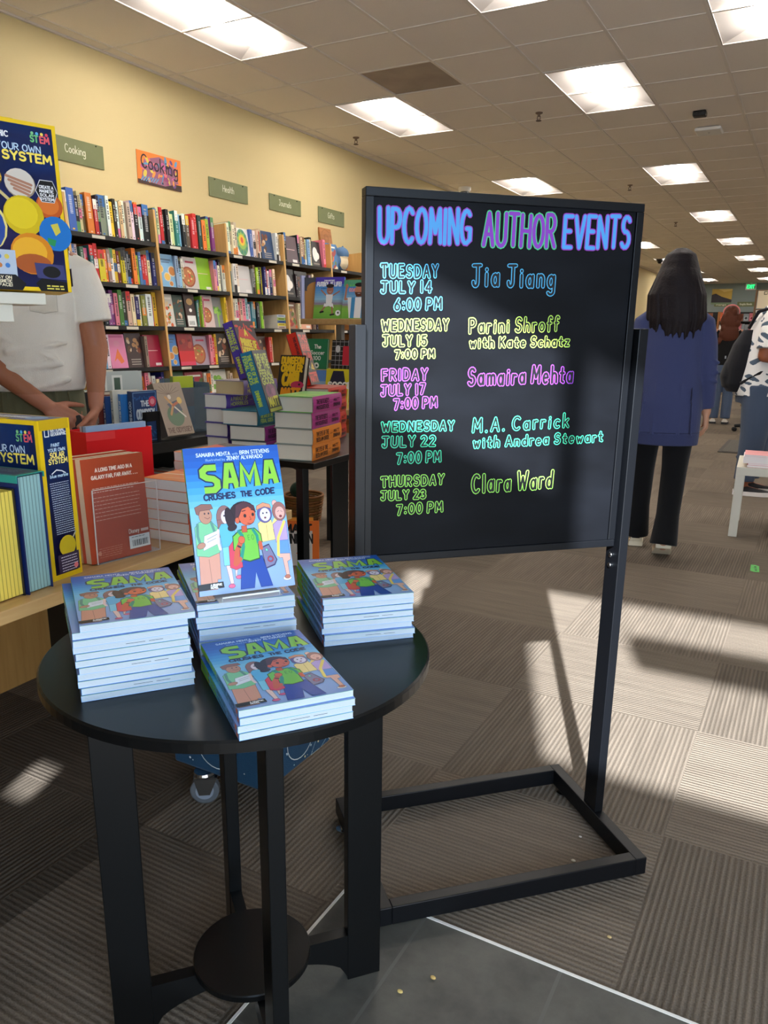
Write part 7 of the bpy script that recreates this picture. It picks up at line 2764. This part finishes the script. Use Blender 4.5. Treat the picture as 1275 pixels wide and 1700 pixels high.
# things on the floor
t = thing('paper_tag', 'green printed paper tag lying on the carpet by the white side table', 'tag', (-.155, 4.487, .0006), 96 * D2R)
mb = MB((96, 190, 96))
pts = [(-.07, -.02), (.05, -.024), (.068, -.006), (.066, .016), (-.06, .024), (-.074, .006)]
mb.loft([[(x, y, 0) for x, y in pts], [(x, y, .0012) for x, y in pts]], smooth=False)
mb.build('card', 'print_matte', t)
mb = MB()
a = Art(mb, (-.06, -.012, .0013), (.12, 0, 0), (0, .03, 0))
a.text('sale', .05, .1, .8, .5, .004, (30, 70, 40))
mb.build('lettering', 'print_matte', t)
t = thing('floor_mat', 'dark grey floor mat on the carpet beyond the white side table', 'mat', (-.38, 9.75, .0005))
mb = MB((70, 66, 62))
mb.bbox(-.46, .46, -.6, .6, 0, .008, .003)
mb.build('rubber_base', 'rubber', t)
mb = MB((82, 78, 72))
mb.bbox(-.42, .42, -.56, .56, .008, .012, .0015)
mb.build('pile', 'cloth', t)
t = thing('office_stool', 'black swivel stool on a five-star caster base beyond the man with the backpack', 'stool', (-.62, 11.5, 0))
for k in range(5):
    g = (200 + 72 * k) * D2R
    mb = MB((22, 22, 24))
    mb.tube([(0, 0, .1), (.27 * math.cos(g), .27 * math.sin(g), .075)], [.03, .02], n=10)
    lg = mb.build('leg', 'rubber', t)
    mb = MB((20, 20, 22))
    for s_ in (-1, 1):
        c0 = Vector((.27 * math.cos(g) - s_ * .018 * math.sin(g), .27 * math.sin(g) + s_ * .018 * math.cos(g), .03))
        mb.ellipsoid(c0, .029, .029, .029, n=12, m=8)
    mb.build('caster', 'rubber', lg)
mb = MB((40, 40, 44))
mb.lathe([(.03, .08), (.03, .25), (.02, .25), (.02, .45)], n=20)
mb.build('gas_column', 'black_metal', t)
mb = MB((26, 26, 28))
mb.lathe([(.15, .45), (.18, .47), (.18, .51), (.15, .53)], n=32)
mb.build('seat', 'cloth', t)
rnd = random.Random(12)
for k, (x, y, c, s_) in enumerate(((-.61, 1.245, (214, 176, 92), .007), (-.622, 1.262, (206, 166, 84), .008), (-.49, 1.12, (206, 176, 110), .006), (-.53, 1.06, (214, 190, 120), .006), (-.35, 1.60, (226, 222, 206), .006), (-.36, 1.70, (210, 206, 196), .004), (-.22, 1.40, (200, 180, 130), .005))):
    mb = MB(c)
    mb.ellipsoid((0, 0, s_ * .5), s_, s_ * .7, s_ * .5, n=8, m=5)
    tag(mb.build('crumb', 'paper', None, TR(x, y, .0052 if y < 1.26 and x > -.76 else .0008)), '%s crumb on the floor, %s counted outward from the round table leg' % (('tan', 'golden', 'tan', 'straw', 'white', 'grey', 'tan')[k], ORD[k]), 'crumb', 'crumbs on the floor')

# ------------------------------------------------------------------ the back of the shop
t = thing('exit_sign', 'green glowing EXIT sign hanging under the ceiling at the back wall', 'sign', (-2.39, BY - .12, 2.87))
mb = MB()
mb.bbox(-.17, .17, -.03, .03, -.02, .19, .006)
mb.bbox(-.03, .03, -.02, .02, .19, .2135, .002)
mb.build('housing', 'white_plastic', t)
mb = MB((40, 220, 110))
a = Art(mb, (-.13, -.0302, .02), (.26, 0, 0), (0, 0, .13), step=.0004, lift=.0005)
a.rect(0, -.06, 1, 1.06, (20, 120, 60))
mb.build('face', 'print_gloss', t)
mb = MB((40, 220, 110))
a = Art(mb, (-.13, -.032, .02), (.26, 0, 0), (0, 0, .13), lift=.0006)
a.text('EXIT', .06, .1, .94, .8, .024, (40, 220, 110))
mb.build('lettering', 'exit_green', t)
t = thing('framed_picture', 'landscape painting with a dark hill and a yellow sky on the back wall', 'picture', (-3.30, BY - .001, 2.64))
mb = MB((206, 176, 80))
mb.box(-.33, .33, -.025, 0, -.26, .26, (70, 70, 62))
mb.build('canvas', 'print_matte', t)
mb = MB()
a = Art(mb, (-.33, -.0252, -.26), (.66, 0, 0), (0, 0, .52), lift=.001, step=.0006)
a.rect(0, 0, 1, 1, (206, 172, 84))
a.rect(0, 0, 1, .12, (120, 140, 110))
a.poly([(0, .12), (0, .62), (.2, .7), (.5, .5), (1, .3), (1, .12)], (56, 50, 56))
a.poly([(.3, 1), (.6, .8), (1, .9), (1, 1)], (226, 200, 120))
mb.build('painting', 'print_matte', t)
for x0, x1, z0, z1, lab in ((-3.52, -3.06, 2.31, 2.42, 'olive section plaque under the landscape painting on the back wall'), (-2.77, -2.22, 2.30, 2.46, 'olive section plaque under the exit sign on the back wall')):
    t = thing('wall_plaque', lab, 'sign', ((x0 + x1) / 2, BY - .001, (z0 + z1) / 2), 0, 'section plaques on the back wall')
    mb = MB()
    mb.box(-(x1 - x0) / 2, (x1 - x0) / 2, -.012, 0, -(z1 - z0) / 2, (z1 - z0) / 2)
    mb.build('panel', 'sign_green', t)
    mb = MB()
    a = Art(mb, (-(x1 - x0) / 2, -.0122, -(z1 - z0) / 2), (x1 - x0, 0, 0), (0, 0, z1 - z0), lift=.001)
    a.text('Manga' if x0 < -3 else 'Graphic Novels', .15, .35, .85, .36, .016, (206, 204, 180))
    mb.build('lettering', 'ink', t)
rnd = random.Random(55)
for k in range(3):
    x0 = -4.5 + k * 1.22
    t = thing('bookcase', 'dark back wall bookcase with face-out books, %s from the yellow wall' % ORD[k], 'bookcase', (x0, BY - .36, 0), 0, 'back wall bookcases')
    mb = MB()
    mb.box(0, .03, 0, .35, 0, 2.12)
    mb.box(1.18, 1.21, 0, .35, 0, 2.12)
    mb.build('upright', 'wood_back', t)
    mb = MB()
    mb.box(.03, 1.18, .33, .35, .02, 2.12)
    mb.build('back_panel', 'black_shelf', t)
    for z in (1.8, 1.42, 1.04, .66, .28):
        mb = MB()
        mb.box(.03, 1.18, 0, .33, z - .03, z)
        mb.build('shelf', 'black_shelf', t)
    for row, z in enumerate((1.8, 1.42, 1.04)):
        x = x0 + .04
        q = 0
        while x < x0 + 1.02:
            w = rnd.uniform(.10, .2) if row else rnd.uniform(.16, .24)
            cn, c = rnd.choice((('orange', (196, 96, 60)), ('cream', (214, 200, 176)), ('grey', (130, 136, 140)), ('brown', (140, 84, 60)), ('rose', (190, 100, 110)), ('white', (214, 210, 204)), ('slate', (90, 104, 120))))
            h = rnd.uniform(.24, .31)
            mb = MB(c)
            mb.box(0, w - .01, .03, .06, 0, h, c)
            a = Art(mb, (0, .03, 0), (w - .01, 0, 0), (0, 0, w - .01), lift=.001, step=.0005)
            a.rect(.15, .2, .85, .9, tuple(min(255, v + 40) for v in c))
            a.ell(.5, .6, .25, .25, tuple(max(0, v - 70) for v in c))
            o = mb.build('face_out_book', 'print_matte', None, TR(x, BY - .36, z + .001))
            tag(o, '%s face-out book, %s along the %s shelf of the %s back wall bookcase' % (cn, ORD[q], ('top', 'second', 'third')[row], ORD[k]), 'book', 'face-out books at the back wall')
            x += w
            q += 1
# tall card spinner at the far side of the aisle
t = thing('card_rack', 'tall wire card spinner rack with a yellow sun poster beyond the backpack man', 'rack', (-.78, 16.0, 0))
mb = MB((110, 84, 60))
for x in (-.36, .36):
    mb.tube([(x, 0, .02), (x, 0, 2.06)], .018, n=10)
for z in (.3, .7, 1.1, 1.45, 1.72, 2.05):
    mb.tube([(-.36, 0, z), (.36, 0, z)], .010, n=8)
mb.tube([(-.36, -.2, .02), (-.36, .2, .02)], .018, n=8)
mb.tube([(.36, -.2, .02), (.36, .2, .02)], .018, n=8)
mb.build('wire_frame', 'rubber', t)
for nm_, x0, x1, z0, z1, c, sun_, lab in (('sun_poster', -.33, .33, 1.74, 2.04, (222, 208, 180), True, 'cream poster with a yellow sun at the top of the card spinner rack'), ('wall_card', -.33, -.03, 1.47, 1.71, (214, 206, 200), False, 'white card with a dark swirl on the card spinner rack'),
                                          ('wall_card', .0, .3, 1.47, 1.71, (150, 84, 70), False, 'rust coloured card on the card spinner rack'), ('wall_card', -.33, .0, 1.13, 1.44, (196, 170, 150), False, 'tan card low on the card spinner rack')):
    o = MB(c)
    o.box(x0, x1, -.035, -.02, z0, z1, c)
    a = Art(o, (x0, -.035, z0), (x1 - x0, 0, 0), (0, 0, x1 - x0), lift=.0006, step=.0004)
    if sun_:
        a.ell(.5, .2, .17, .17, (236, 180, 40))
        a.text('DAY ONE', .15, .36, .9, .07, .012, (90, 80, 60))
    else:
        a.ell(.5, .4, .26, .3, tuple(max(0, v - 120) for v in c))
        a.ell(.55, .4, .16, .2, c)
    b_ = o.build(nm_, 'print_matte', None, TR(-.78, 16.0, 0))
    tag(b_, lab, 'poster' if sun_ else 'card', 'cards on the spinner rack')
# dark rack by the far end of the yellow wall
t = thing('display_rack', 'far dark display rack with white boxes against the yellow wall beside the chalkboard', 'rack', (-4.60, 25.0, 0))
mb = MB()
mb.box(0, .3, 0, .03, 0, 2.5)
mb.box(0, .3, 2.2, 2.23, 0, 2.5)
mb.build('side_panel', 'black_shelf', t)
for z in (.5, .9, 1.3, 1.7, 2.1, 2.47):
    mb = MB()
    mb.box(0.002, .3, .03, 2.2, z - .03, z)
    mb.build('shelf', 'black_shelf', t)
k = 0
for z in (1.3, 1.7, 2.1):
    for y in (.1, .6, 1.1, 1.6):
        cn, c = (('white', (226, 222, 214)), ('pink', (214, 130, 120)), ('tan', (196, 170, 130)), ('cream', (224, 210, 180)))[k % 4]
        mb = MB(c)
        mb.bbox(.04, .26, 0, .36, 0, .24, .01)
        a = Art(mb, (.2602, 0, 0), (0, .36, 0), (0, 0, .24), lift=.001, step=.0006)
        a.rect(.2, .3, .8, .7, tuple(max(0, v - 90) for v in c))
        tag(mb.build('gift_box', 'print_matte', None, TR(-4.60, 25.0 + y, z + .001)), '%s gift box, %s on the %s shelf of the far display rack' % (cn, ORD[k % 4], {1.3: 'third', 1.7: 'second', 2.1: 'top'}[z]), 'box', 'gift boxes on the far rack')
        k += 1
